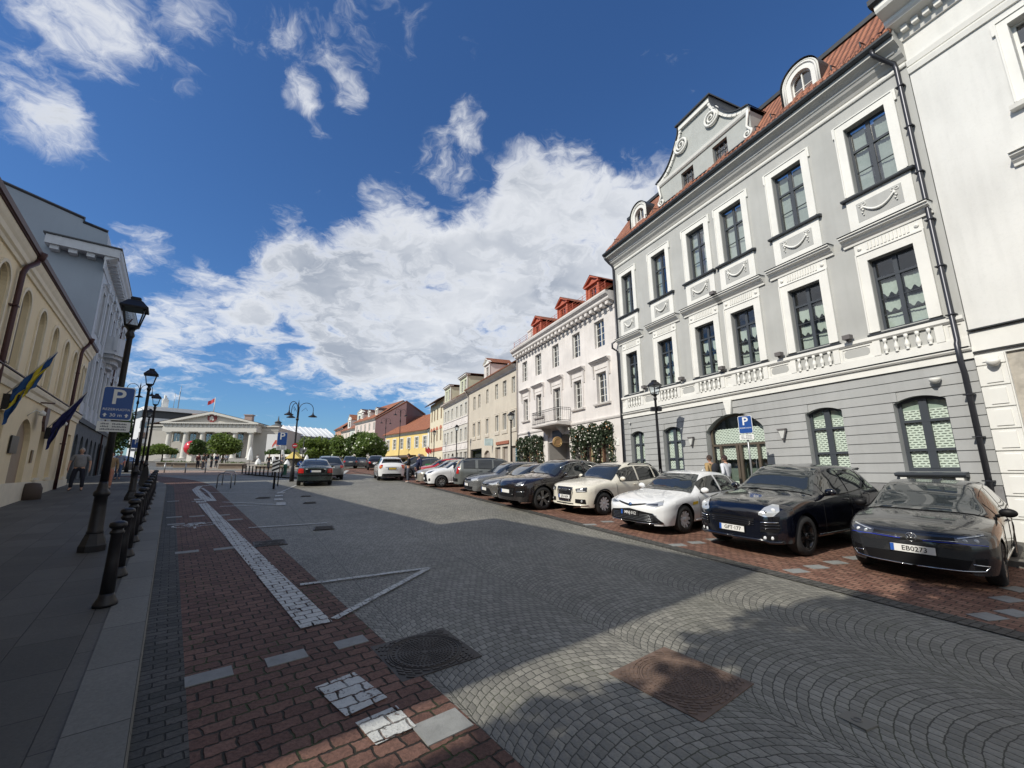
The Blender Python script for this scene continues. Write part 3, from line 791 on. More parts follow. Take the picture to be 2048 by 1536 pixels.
        for x, d_, z0, z1, nm in ((.54, .315, 8.722, 8.735, 'flashing'), (.30, .10, 5.575, 5.625, 'sill')): ms = MB(F1); ms.box(a-x, b+x, 0, d_, z0, z1); ms.build(nm, M_METAL, B0)
        gp = MB(F1); gp.box(a-.02, b+.02, .05, .054, 9.02, 9.62); gp.build('apron_field', M_GREY, B0)
        sw = MB(F1); d0 = .075
        xa, xb, zc = a+.13, b-.13, 9.48
        sw.tube([(xa+(xb-xa)*t/10, d0+.01, zc-.27*(1-((t-5)/5)**2)) for t in range(11)], [.022+.022*(1-abs(t-5)/5) for t in range(11)], 7)
        for x0 in (xa, xb):
            for k in range(4): sw.sphere((x0+.012*(-1)**k, d0, zc-.06-.075*k), .040-.006*k, 7, 5)
            for sx in (-1, 1): sw.tube([(x0+sx*.09*sin(t), d0-.008, zc+.05+.045*sin(2*t)) for t in [pi*i/8 for i in range(9)]], .010, 5)
        sw.build('swag', M_WHITE, B0)
    # ground floor windows with slotted shutters
    for a, b in gfw:
        m_ = (a+b)/2
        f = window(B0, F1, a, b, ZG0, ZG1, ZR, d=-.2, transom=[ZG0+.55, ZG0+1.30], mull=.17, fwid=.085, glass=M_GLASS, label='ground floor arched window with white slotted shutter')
        sh = MB(F1)
        for x0, x1 in ((a+.08, m_-.08), (m_+.08, b-.08)):
            sh.quad((x0, -.262, ZG0+.08), (x1, -.262, ZG0+.08), (x1, -.262, ZG1-.34), (x0, -.262, ZG1-.34))
        sh.build('shutter', M_SHUT, f)
        bl = MB(F1); bl.quad((a+.05, -.27, ZG1-.34), (b-.05, -.27, ZG1-.34), (b-.05, -.27, ZG1-.05), (a+.05, -.27, ZG1-.05)); bl.build('blind', mat('green_blind', (.40, .48, .42), .8), f)
        si = MB(F1); si.prism([(0, 1.68), (.17, 1.70), (.20, 1.74), (.20, 1.79), (0, 1.815)], a-.14, b+.16, 's'); si.build('sill', M_ANTHR, B0)
        br = MB(F1)
        for x0 in (a-.02, b-.02):
            br.prism([(0, 1.47), (.07, 1.47), (.14, 1.60), (.14, 1.68), (0, 1.68)], x0-.05, x0+.09, 's')
        br.box(a-.02, b+.02, 0, .03, 1.64, 1.68)
        br.build('bracket', M_WHITE, B0)
    # entrance: bronze framed glass doors in a deep arch
    dr = MB(F1); a, b = DR[0]+.03, DR[1]-.03; dd = -.24
    dr.box(a, a+.07, dd-.06, dd, .3, 3.42); dr.box(b-.07, b, dd-.06, dd, .3, 3.42); dr.box(a, b, dd-.06, dd, 2.78, 2.86)
    P = arch_pts(a, b, 3.95, .60, 14); Q = arch_pts(a+.07, b-.07, 3.88, .55, 14)
    for i in range(14): dr.quad((P[i][0], dd, P[i][1]), (P[i+1][0], dd, P[i+1][1]), (Q[i+1][0], dd, Q[i+1][1]), (Q[i][0], dd, Q[i][1]))
    for x in (a+.42, (a+b)/2-.07, (a+b)/2+.07, b-.42): dr.box(x-.05, x+.05, dd-.05, dd+.02, .3, 2.78)
    dr.box(a+.07, b-.07, dd-.05, dd+.015, .3, .55)
    D = dr.build('entrance_door', M_BRONZE, B0, label='bronze framed glass entrance under a wide arch')
    g = MB(F1); lp = [(a, .3)]+P+[(b, .3)]; g.P([(p[0], dd-.035, p[1]) for p in lp], [tuple(range(len(lp)))]); g.build('glass', M_GLASS, D)
    hb = MB(F1)
    for x in (a+.52, b-.52): hb.tube([(x, dd+.03, 1.2), (x, dd+.07, 1.22), (x, dd+.07, 2.2), (x, dd+.03, 2.22)], .014, 6)
    hb.build('handle', M_ANTHR, D)
    sh = MB(F1); sh.quad((a+.1, dd-.12, 2.25), (b-.1, dd-.12, 2.25), (b-.1, dd-.12, 3.45), (a+.1, dd-.12, 3.45))
    sh.quad((a+.1, dd-.12, .4), (b-.1, dd-.12, .4), (b-.1, dd-.12, 1.45), (a+.1, dd-.12, 1.45)); sh.build('shutter', M_SHUT, D)
    bk = MB(F1); bk.quad((a-.2, dd-.5, .2), (b+.2, dd-.5, .2), (b+.2, dd-.5, 4.1), (a-.2, dd-.5, 4.1)); bk.build('room', mat('dim_lobby', (.16, .20, .17), .9), D)
    ks = MB(F1); ks.prism([(11.37, 3.95), (11.55, 3.95), (11.66, 4.52), (11.28, 4.52)], 0, .09); ks.build('keystone', M_WHITE, B0)
    # main cornice: white fillet, coved grey cornice, fascia
    co = MB(F1)
    co.prism([(0, 12.86), (.05, 12.86), (.07, 12.90), (.07, 12.97), (0, 12.98)], A, B-.02, 's')
    co.build('cornice_fillet', M_WHITE, B0)
    co = MB(F1)
    co.prism([(0, 13.0), (.06, 13.02), (.10, 13.10), (.20, 13.20), (.24, 13.28), (.26, 13.34), (.38, 13.44), (.50, 13.50), (.50, 13.62), (0, 13.64)], A-.03, B+.10, 's')
    co.build('cornice', mat('cornice_grey', (.50, .495, .47), .8, var=.06), B0)
    l2 = MB(F1); l2.prism([(.245, 13.285), (.275, 13.30), (.275, 13.345), (.25, 13.35)], A+.1, B, 's'); l2.build('cornice_bead', M_WHITE, B0)
    gu = MB(F1); gu.prism([(.45, 13.66), (.50, 13.625), (.60, 13.625), (.645, 13.68), (.645, 13.75), (.62, 13.75), (.61, 13.69), (.47, 13.69)], A-.02, B+.15, 's'); gu.build('gutter', M_METAL, B0)
    # roof: steep tiled skirt with scalloped edge, then flatter top behind
    def slope(name, s0, s1, d0, z0, d1, z1, mt, par, th=.06):
        q = MB(F1); L = sqrt((d1-d0)**2+(z1-z0)**2)
        q.quad((s0, d0, z0), (s1, d0, z0), (s1, d1, z1), (s0, d1, z1)); q.quad((s0, d0, z0-th), (s1, d0, z0-th), (s1, d1, z1-th), (s0, d1, z1-th))
        for s in (s0, s1): q.quad((s, d0, z0-th), (s, d0, z0), (s, d1, z1), (s, d1, z1-th))
        o = q.build(name, mt, par); uvl = o.data.uv_layers[0]
        wc = [v for v in q.v]
        for l in o.data.loops:
            v = wc[l.vertex_index]; uvl.data[l.index].uv = (v.x, (v.z-z0)*L/(z1-z0))
        return o
    palace.slope = slope
    E0, Z0, E1, Z1 = .52, 13.76, -1.35, 16.35
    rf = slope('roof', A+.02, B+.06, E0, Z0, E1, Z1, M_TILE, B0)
    e = MB(F1); n = int((B-A)/.20)
    for i in range(n):                                            # eave tiles as a real scalloped row
        s = A+.12+i*(B-A-.1)/n; e.tube([(s, E0+.03, Z0-.01), (s, E0-.30, Z0+.41)], [.095, .085], 8)
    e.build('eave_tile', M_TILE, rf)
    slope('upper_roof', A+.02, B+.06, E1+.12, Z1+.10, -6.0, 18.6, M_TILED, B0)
    rd = MB(F1); rd.box(A, B+.05, E1-.02, E1+.16, Z1-.10, Z1+.06); rd.build('roof_flashing', M_METAL, B0)
    gb = MB(F1)
    for s in (A-.0, B+.05): gb.P([(s, .5, 13.7), (s, E1, Z1), (s, -6, 18.6), (s, -9, 16), (s, -9, 13)], [(0, 1, 2, 3, 4)])
    gb.build('gable_end', M_GREY, B0)
    # snow guards
    sg = MB(F1)
    for s in (5.35, 6.15, 8.15, 8.75, 14.2, 14.7, 17.2): sg.tube([(s, .35, 13.98), (s, .42, 14.28), (s+.02, .1, 14.38)], .02, 5)
    sg.build('snow_guard', M_METAL, B0)
    # scrolled gable
    gx = lambda t: t; c0, c1 = 9.05, 13.95; mid = (c0+c1)/2
    def half(sgn):
        P = [(2.45, 13.80), (2.45, 14.15), (2.42, 14.9), (2.48, 15.42), (2.52, 15.5)]
        for t in range(9):                                        # concave then convex sweep up to the block
            k = t/8; P.append((2.45-1.45*k**.9, 15.55+1.35*(k**1.0)-.30*sin(pi*k)))
        P += [(.93, 17.05), (.90, 17.22), (.90, 17.45)]
        return P
    hp = half(1); poly = [(mid+x, z) for x, z in hp] + [(mid-x, z) for x, z in reversed(hp)]
    gw = [(10.12, 10.83, 14.12, 15.10), (11.86, 12.56, 14.12, 15.10)]
    gb = MB(F1); D0 = .12
    wall(gb, c0+.02, c1-.02, 13.78, 15.3, [(*w_, 0) for w_ in gw], D0, .2)
    upper = [(mid-2.43, 15.3)]+[(mid-x, z) for x, z in hp if z > 15.3]+[(mid+x, z) for x, z in reversed(hp) if z > 15.3]+[(mid+2.43, 15.3)]
    gb.P([(p[0], D0, p[1]) for p in upper], [tuple(range(len(upper)))])
    for s in (c0+.02, c1-.02): gb.quad((s, D0, 13.78), (s, -2.2, 13.78), (s, -2.2, 15.4), (s, D0, 15.4))
    gb.build('gable', mat('gable_grey', (.40, .415, .40), .85, var=.06, streak=.1), B0)
    cp = MB(F1); tr = MB(F1)
    for sg_ in (1, -1):
        pts = [(mid+sg_*x, z) for x, z in hp[4:]]
        for i in range(len(pts)-1):
            (x0, z0), (x1, z1) = pts[i], pts[i+1]; nx, nz = (z1-z0), -(x1-x0); L = sqrt(nx*nx+nz*nz) or 1; nx, nz = nx/L*sg_, nz/L*sg_
            cp.quad((x0+nx*.03, D0+.16, z0+nz*.03), (x1+nx*.03, D0+.16, z1+nz*.03), (x1+nx*.03, -2.2, z1+nz*.03), (x0+nx*.03, -2.2, z0+nz*.03))
            cp.quad((x0+nx*.03, D0+.16, z0+nz*.03), (x1+nx*.03, D0+.16, z1+nz*.03), (x1-nx*.02, D0+.16, z1-nz*.02), (x0-nx*.02, D0+.16, z0-nz*.02))
            tr.quad((x0-nx*.02, D0+.10, z0-nz*.02), (x1-nx*.02, D0+.10, z1-nz*.02), (x1-nx*.16, D0+.10, z1-nz*.16), (x0-nx*.16, D0+.10, z0-nz*.16))
            tr.quad((x0-nx*.16, D0+.10, z0-nz*.16), (x1-nx*.16, D0+.10, z1-nz*.16), (x1-nx*.16, D0, z1-nz*.16), (x0-nx*.16, D0, z0-nz*.16))
        # big volute
        cx, cz = mid+sg_*.83, 16.42
        V = []
        for i in range(46):
            t = i/45*2*pi*2.4; r = .40-.36*i/45; V.append((cx+sg_*r*sin(t+.5), D0+.09, cz+r*cos(t+.5)))
        tr.tube(V, [.062-.03*i/45 for i in range(46)], 7)
        # small foot scroll with its curved stem
        fx = mid+sg_*2.32
        S = [(mid+sg_*2.42, D0+.08, 15.35), (mid+sg_*2.36, D0+.08, 15.0), (mid+sg_*2.30, D0+.08, 14.75), (mid+sg_*2.40, D0+.08, 14.55)]
        for i in range(20):
            t = i/19*2*pi*1.3; r = .19-.15*i/19; S.append((fx+sg_*(-.02)+sg_*r*cos(t-.3), D0+.08, 14.42-r*sin(t-.3)))
        tr.tube(S, [.05]*4+[.055-.03*i/19 for i in range(20)], 6)
    tr.box(mid-.86, mid+.86, D0, D0+.13, 17.18, 17.40)
    tr.prism([(D0, 15.28), (D0+.05, 15.28), (D0+.09, 15.33), (D0+.12, 15.44), (D0, 15.47)], c0-.02, c1+.02, 's')
    tr.build('gable_moulding', M_WHITE, B0)
    cp.box(mid-.98, mid+.98, -2.2, D0+.22, 17.42, 17.49); cp.build('gable_coping', M_METAL, B0)
    for a, b, c, e in gw:
        window(B0, F1, a, b, c, e, d=-.02, rows=[c+.33, c+.66], cols=3, mull=.03, fwid=.045, curtain=[(a+.05, b-.05, c+.05, c+.4, 0)], label='small attic window in the scrolled gable')
    rl = MB(F1)
    for a, b in ((9.2, 10.05), (10.95, 11.7), (12.7, 13.8)): rl.box(a, b, .42, .46, 14.02, 14.06); rl.box(a+.05, a+.08, .2, .44, 13.9, 14.04); rl.box(b-.08, b-.05, .2, .44, 13.9, 14.04)
    rl.build('snow_rail', M_METAL, B0)
    # barrel dormers
    for (cx, zb) in ((7.26, 14.08), (15.62, 13.98)):
        w0, w1, w2 = .60, .50, .34; zc = zb+1.0
        dm = MB(F1); DF = -.02
        out_ = [(cx-w0, zb-.2)]+[(cx-w0*cos(pi*i/14), zc+w0*1.0*sin(pi*i/14)) for i in range(15)]+[(cx+w0, zb-.2)]
        inn = [(cx-w2, zb-.0)]+[(cx-w2*cos(pi*i/14), zc-.03+w2*sin(pi*i/14)) for i in range(15)]+[(cx+w2, zb-.0)]
        n = len(out_)
        for i in range(n-1):
            dm.quad((out_[i][0], DF, out_[i][1]), (out_[i+1][0], DF, out_[i+1][1]), (inn[i+1][0], DF, inn[i+1][1]), (inn[i][0], DF, inn[i][1]))
            dm.quad((inn[i][0], DF, inn[i][1]), (inn[i+1][0], DF, inn[i+1][1]), (inn[i+1][0], DF-.16, inn[i+1][1]), (inn[i][0], DF-.16, inn[i][1]))
        for rr, d_ in ((w1+.02, .05), (w0-.01, .07)):
            dm.tube([(cx-rr, DF+.01, zb-.05)]+[(cx-rr*cos(pi*i/14), DF+.01, zc+rr*sin(pi*i/14)) for i in range(15)]+[(cx+rr, DF+.01, zb-.05)], .035, 6)
        Dm = dm.build('dormer', M_WHITE, B0)
        sk = MB(F1); w3 = w0+.05; o3 = [(cx-w3, zb-.3)]+[(cx-w3*cos(pi*i/14), zc+w3*sin(pi*i/14)) for i in range(15)]+[(cx+w3, zb-.3)]
        for i in range(len(o3)-1): sk.quad((o3[i][0], DF+.10, o3[i][1]), (o3[i+1][0], DF+.10, o3[i+1][1]), (o3[i+1][0], -2.3, o3[i+1][1]), (o3[i][0], -2.3, o3[i][1]))
        sk.build('dormer_skin', M_METAL, Dm)
        window(Dm, F1, cx-w2, cx+w2, zb, zc-.03+w2, w2*.98, d=DF-.12, cols=2, rows=[zb+.35, zb+.72], mull=.04, fwid=.04, fmat=M_WHITE, glass=M_GLASSD, name='dormer_window')
    # downpipes
    dp = MB(F1)
    s = 4.80
    dp.tube([(5.08, .55, 13.62), (5.06, .52, 13.45), (4.95, .34, 13.25), (4.82, .12, 13.08), (s, .11, 12.9), (s, .11, 4.95), (s, .17, 4.85), (s, .17, 4.4), (s, .11, 4.2), (s, .11, gR(s)+.1)], .058, 10)
    for z in (12.3, 11.0, 9.6, 8.2, 6.9, 5.6, 3.6, 2.6, 1.6): dp.box(s-.09, s+.09, .02, .18, z, z+.03)
    dp.build('downpipe', M_PIPE, B0)
    dp = MB(F1); s = 17.86
    dp.tube([(18.02, .55, 13.6), (18.0, .5, 13.45), (17.92, .3, 13.2), (s, .1, 13.0), (s, .1, 8.75), (17.98, .36, 8.55), (17.98, .36, 8.3), (s, .12, 8.1), (s, .12, gR(s)+.1)], .055, 10)
    dp.build('downpipe', M_PIPE, B0)
    # floodlights on the string course, wall lamps, alarm bells
    fl = None
    for s, z in ((7.06, 5.62), (9.15, 5.64), (11.46, 5.68), (13.53, 5.68), (15.92, 5.74), (11.50, 8.80)):
        q = MB(F1); q.box(s-.10, s+.10, .10, .28, z, z+.13); q.box(s-.04, s+.04, .06, .2, z-.06, z); q.build('floodlight', mat('lamp_box_grey', (.13, .12, .12), .6), B0)
    for s in (9.47, 13.41):
        q = MB(F1); zt = 3.22
        q.prism([(s-.15, zt), (s+.15, zt), (s+.13, zt-.05), (s-.13, zt-.05)], .03, .14)
        q.tube([(s-.14, .09, zt-.04), (s-.02, .09, zt-.36), (s+.02, .09, zt-.36), (s+.14, .09, zt-.04)], .012, 5); q.box(s-.03, s+.03, .0, .09, zt-.39, zt-.34)
        k = q.build('wall_lamp', mat('lamp_box_grey', (.13, .12, .12), .6), B0)
        q = MB(F1); q.prism([(s-.115, zt-.05), (s+.115, zt-.05), (s+.03, zt-.32), (s-.03, zt-.32)], .05, .12); q.build('lamp_shade', mat('opal_glass', (.55, .56, .54), .4), k)
    q = MB(F1); q.lathe([(.0, 0), (.07, .02), (.11, .09), (.12, .14), (0, .15)], (5.36, .10), 10, 3.98); q.build('alarm_bell', M_WHITE, B0)
    q = MB(F1); q.lathe([(.0, 0), (.04, .02), (.06, .06), (0, .09)], (17.3, .08), 8, 4.15); q.build('camera_dome', M_WHITE, B0)
    return B0
def disc(s, d, z, r, n=10):
    pts = [(s, d+.03, z)]+[(s+r*cos(2*pi*i/n), d, z+r*sin(2*pi*i/n)) for i in range(n)]
    return pts, [(0, 1+i, 1+(i+1) % n) for i in range(n)]
palace()

# ------------------------------------------------------------ white house at the right edge (s < 4.62)
def white_house():
    A, B = -7.0, 4.60
    H = thing('white_house', 'tall smooth white house at the right edge with dentil cornice and rusticated ground floor', 'building', tuple(uR*0+nR*14+Vector((0, 0, gR(0)))))
    w = MB(F1); top = [(1.75, 2.80, 10.15, 12.15), (1.75, 2.80, 5.9, 8.1), (-1.2, -.1, 10.15, 12.15), (-1.2, -.1, 5.9, 8.1), (-4.2, -3.1, 10.15, 12.15), (-4.2, -3.1, 5.9, 8.1)]
    wall(w, A, B, 4.55, 14.6, top, .0, .22); w.quad((B, 0, 4.5), (B, -9, 4.5), (B, -9, 15), (B, 0, 15)); w.quad((A, 0, -.3), (A, -9, -.3), (A, -9, 15), (A, 0, 15))
    w.quad((A, -9, -.3), (B, -9, -.3), (B, -9, 15), (A, -9, 15))
    w.build('upper_wall', M_WHITE2, H)
    g = MB(F1); wall(g, A, B, -.3, 4.55, [(1.2, 4.1, -.3, 4.5), (-2.6, .4, -.3, 4.5)], 0, .12); g.quad((B, 0, -.3), (B, -9, -.3), (B, -9, 4.5), (B, 0, 4.5)); g.build('ground_floor_wall', M_WHITE2, H)
    bk = MB(F1); zz = .3
    k = 0
    while zz < 4.4:
        z1 = min(zz+.49, 4.5)
        for (a, b) in ((4.12, 4.60), (.45, 1.15)):
            bk.box(a+.0, b, 0, .035, zz+.012, z1-.012); bk.box(a+.09, b-.12, .035, .055, zz+.07, z1-.07)
        zz += .495; k += 1
    bk.box(A, B, 0, .04, 4.62, 5.08); bk.build('quoin', M_WHITE, H)
    ln = MB(F1); ln.box(A, B, 0, .12, 5.12, 5.15); ln.box(A, B, 0, .06, 4.58, 4.60); ln.build('flashing', M_METAL, H)
    # bare brick niche
    bm = brickmat('bare_brick', .27, .085, (.42, .20, .12), (.62, .45, .33), (.55, .50, .43), msize=.014, warp=.02, bumpd=.02, bstr=.7, grain=.3, stain=.4)
    nb = MB(F1); nb.quad((1.2, -.11, -.3), (4.1, -.11, -.3), (4.1, -.11, 4.5), (1.2, -.11, 4.5)); nb.quad((-2.6, -.11, -.3), (.4, -.11, -.3), (.4, -.11, 4.5), (-2.6, -.11, 4.5)); nb.build('brick_niche', bm, H)
    nf = MB(F1); nf.prism([(3.98, -.2), (4.1, -.2), (4.1, 4.5), (3.7, 4.5)] , -.10, -.06); nf.build('old_plaster', mat('old_plaster', (.42, .39, .34), .9, var=.25, vs=5), H)
    ar = MB(F1); P = arch_pts(1.9, 3.72, 4.02, .9, 14); Q = arch_pts(2.1, 3.52, 3.82, .7, 14)
    for i in range(14): ar.quad((P[i][0], -.085, P[i][1]), (P[i+1][0], -.085, P[i+1][1]), (Q[i+1][0], -.085, Q[i+1][1]), (Q[i][0], -.085, Q[i][1]))
    ar.build('brick_arch', mat('orange_brick', (.50, .22, .11), .85, var=.3, vs=14), H)
    c = MB(F1)
    for z0, z1 in ((12.55, 12.72), (12.78, 12.95)): c.prism([(0, z0), (.05, z0), (.08, z1-.04), (.08, z1), (0, z1)], A, B, 's')
    c.prism([(0, 13.62), (.06, 13.62), (.10, 13.75), (.10, 13.9), (.45, 14.02), (.50, 14.1), (.50, 14.2), (.82, 14.34), (.86, 14.42), (.86, 14.58), (0, 14.6)], A, B+.12, 's')
    for i in range(46):
        s = B-.1-i*.235; c.box(s-.14, s, .10, .24, 13.78, 13.93)
    c.build('cornice', M_WHITE, H)
    ed = MB(F1); ed.prism([(0, 14.6), (.9, 14.56), (.98, 14.62), (.98, 14.78), (0, 15.1)], A, B+.2, 's'); ed.prism([(0, 15.1), (.5, 14.98), (-4.5, 18.2), (-9, 15.1)], A, B+.05, 's'); ed.build('roof_edge', M_METAL, H)
    for a, b, z0, z1 in top:
        window(H, F1, a, b, z0, z1, d=-.17, rows=[z0+.7], transom=[z0+1.4], fmat=M_WHITE, glass=M_GLASSD)
        s = MB(F1); surround(s, a, b, z0, z1, .2, .05, .06)
        if z0 < 8: hoodmould(s, a-.45, b+.45, 8.95, .28, .3)
        s.prism([(0, z0-.2), (.15, z0-.18), (.17, z0-.08), (0, z0-.04)], a-.28, b+.28, 's'); s.build('window_surround', M_WHITE, H)
    q = MB(F1); q.lathe([(.0, 0), (.07, .02), (.11, .09), (.12, .14), (0, .15)], (4.28, .14), 10, 4.18); q.build('alarm_bell', M_WHITE, H)
    return H
white_house()
# ------------------------------------------------------------ the rest of the right-hand row
M_REDP = mat('red_brown_paint', (.45, .12, .07), .6, var=.1, streak=.08)
M_BEIGE = mat('beige_render', (.55, .50, .42), .9, var=.08, vs=.8, streak=.12, bump=.2, bs=60)
M_PALEG = mat('pale_grey_render', (.52, .50, .45), .9, var=.07, streak=.1)
M_CREAM = mat('cream_render', (.68, .62, .47), .9, var=.07, streak=.1)
M_YEL = mat('yellow_render', (.72, .55, .22), .9, var=.07, vs=.5, streak=.08)
M_WOOD = mat('shop_wood', (.16, .09, .06), .5, var=.2, vs=8)
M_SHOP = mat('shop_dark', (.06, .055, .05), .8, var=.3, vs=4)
def block(fr, A, B, z0, z1, holes, mt, par, depth=10, name='wall', reveal=.2, d=0.0):
    w = MB(fr); wall(w, A, B, z0, z1, holes, d, reveal)
    w.quad((A, d, z0), (A, -depth, z0), (A, -depth, z1), (A, d, z1)); w.quad((B, d, z0), (B, -depth, z0), (B, -depth, z1), (B, d, z1)); w.quad((A, -depth, z0), (B, -depth, z0), (B, -depth, z1), (A, -depth, z1))
    return w.build(name, mt, par)
def pitched(fr, A, B, de, ze, dr, zr, db, zb, mt, par, wmt=None, name='roof', over=.12):
    q = MB(fr); L = sqrt((dr-de)**2+(zr-ze)**2)
    for (d0, z0, d1, z1) in ((de, ze, dr, zr), (dr, zr, db, zb)):
        q.quad((A-over, d0, z0), (B+over, d0, z0), (B+over, d1, z1), (A-over, d1, z1))
        q.quad((A-over, d0, z0-.12), (B+over, d0, z0-.12), (B+over, d1, z1-.12), (A-over, d1, z1-.12))
    for s in (A-over, B+over):
        for (d0, z0, d1, z1) in ((de, ze, dr, zr), (dr, zr, db, zb)): q.quad((s, d0, z0-.12), (s, d0, z0), (s, d1, z1), (s, d1, z1-.12))
    q.quad((A-over, de, ze-.12), (B+over, de, ze-.12), (B+over, de, ze), (A-over, de, ze))
    o = q.build(name, mt, par); uvl = o.data.uv_layers[0]
    for l in o.data.loops:
        v = q.v[l.vertex_index]; uvl.data[l.index].uv = (v.x, (v.z-ze)*L/max(.1, zr-ze))
    g = MB(fr)
    for s in (A, B): g.P([(s, 0, ze-.3), (s, dr, zr-.12), (s, db, zb-.3)], [(0, 1, 2)])
    g.build('gable_end', wmt or mt, par)
    return o
def cornice(fr, A, B, z, h, dep, mt, par, dentil=0, dz=0.0):
    c = MB(fr); c.prism([(0, z-h), (.05, z-h), (.08, z-h*.7), (dep*.45, z-h*.5), (dep*.55, z-h*.4), (dep, z-h*.22), (dep, z), (0, z+.02)], A, B, 's')
    if dentil:
        n = int((B-A)/dentil)
        for i in range(n): s = A+(i+.25)*(B-A)/n; c.box(s, s+dentil*.45, .04, dep*.8, z-h*.75-dz, z-h*.45)
    return c.build('cornice', mt, par)
def gutterpipe(fr, s, z1, z0, mt, par, off=.1, r=.05):
    q = MB(fr); q.tube([(s, .5, z1+.1), (s, .42, z1-.1), (s, off, z1-.6), (s, off, z0)], r, 8); return q.build('downpipe', mt, par)
def gabled_dormer(fr, cx, d, z0, w, h, mt, trim, par, depth=2.4, wins=1, tile=None, ped=.5, flat=False):
    """dormer house with pediment; window in front"""
    m = MB(fr); a, b = cx-w/2, cx+w/2; ww = w*.30 if wins == 2 else w*.52
    cs = [cx] if wins == 1 else [cx-w*.22, cx+w*.22]; ww = w*.5 if wins == 1 else w*.26
    hs = [(c-ww/2, c+ww/2, z0+h*.12, z0+h*.82) for c in cs]
    wall(m, a, b, z0-.5, z0+h, hs, d, .12)
    for s in (a, b): m.quad((s, d, z0-.5), (s, d-depth, z0-.5), (s, d-depth, z0+h), (s, d, z0+h))
    D = m.build('dormer', mt, par)
    t = MB(fr); o = .12
    t.box(a-.03, a+.10, d, d+.07, z0, z0+h-.05); t.box(b-.10, b+.03, d, d+.07, z0, z0+h-.05)
    t.box(a-o, b+o, d-.02, d+.16, z0+h, z0+h+.09)
    if ped:
        t.prism([(a-o, z0+h+.09), (b+o, z0+h+.09), (cx, z0+h+.09+ped)], d-.05, d+.03)
        for x0, x1 in ((a-o, cx), (b+o, cx)): t.prism([(x0, z0+h+.09), (x1, z0+h+.09+ped), (x1, z0+h+.19+ped), (x0-(.08 if x0 < cx else -.08), z0+h+.12)], d-.1, d+.18)
    else: t.box(a-o-.06, b+o+.06, d-.3, d+.26, z0+h+.09, z0+h+.22)
    t.build('dormer_trim', trim, D)
    r = MB(fr)
    if ped:
        for x0 in (a-o-.06, b+o+.06): r.quad((x0, d+.2, z0+h+.10), (cx, d+.2, z0+h+.23+ped), (cx, d-depth, z0+h+.23+ped), (x0, d-depth, z0+h+.10))
    else: r.box(a-o-.1, b+o+.1, d-depth, d+.3, z0+h+.22, z0+h+.27)
    r.build('dormer_roof', tile or mt, D)
    for h_ in hs: window(D, fr, *h_, d=d-.07, cols=2, rows=[(h_[2]+h_[3])/2], mull=.04, fwid=.04, fmat=trim, name='dormer_window')
    return D
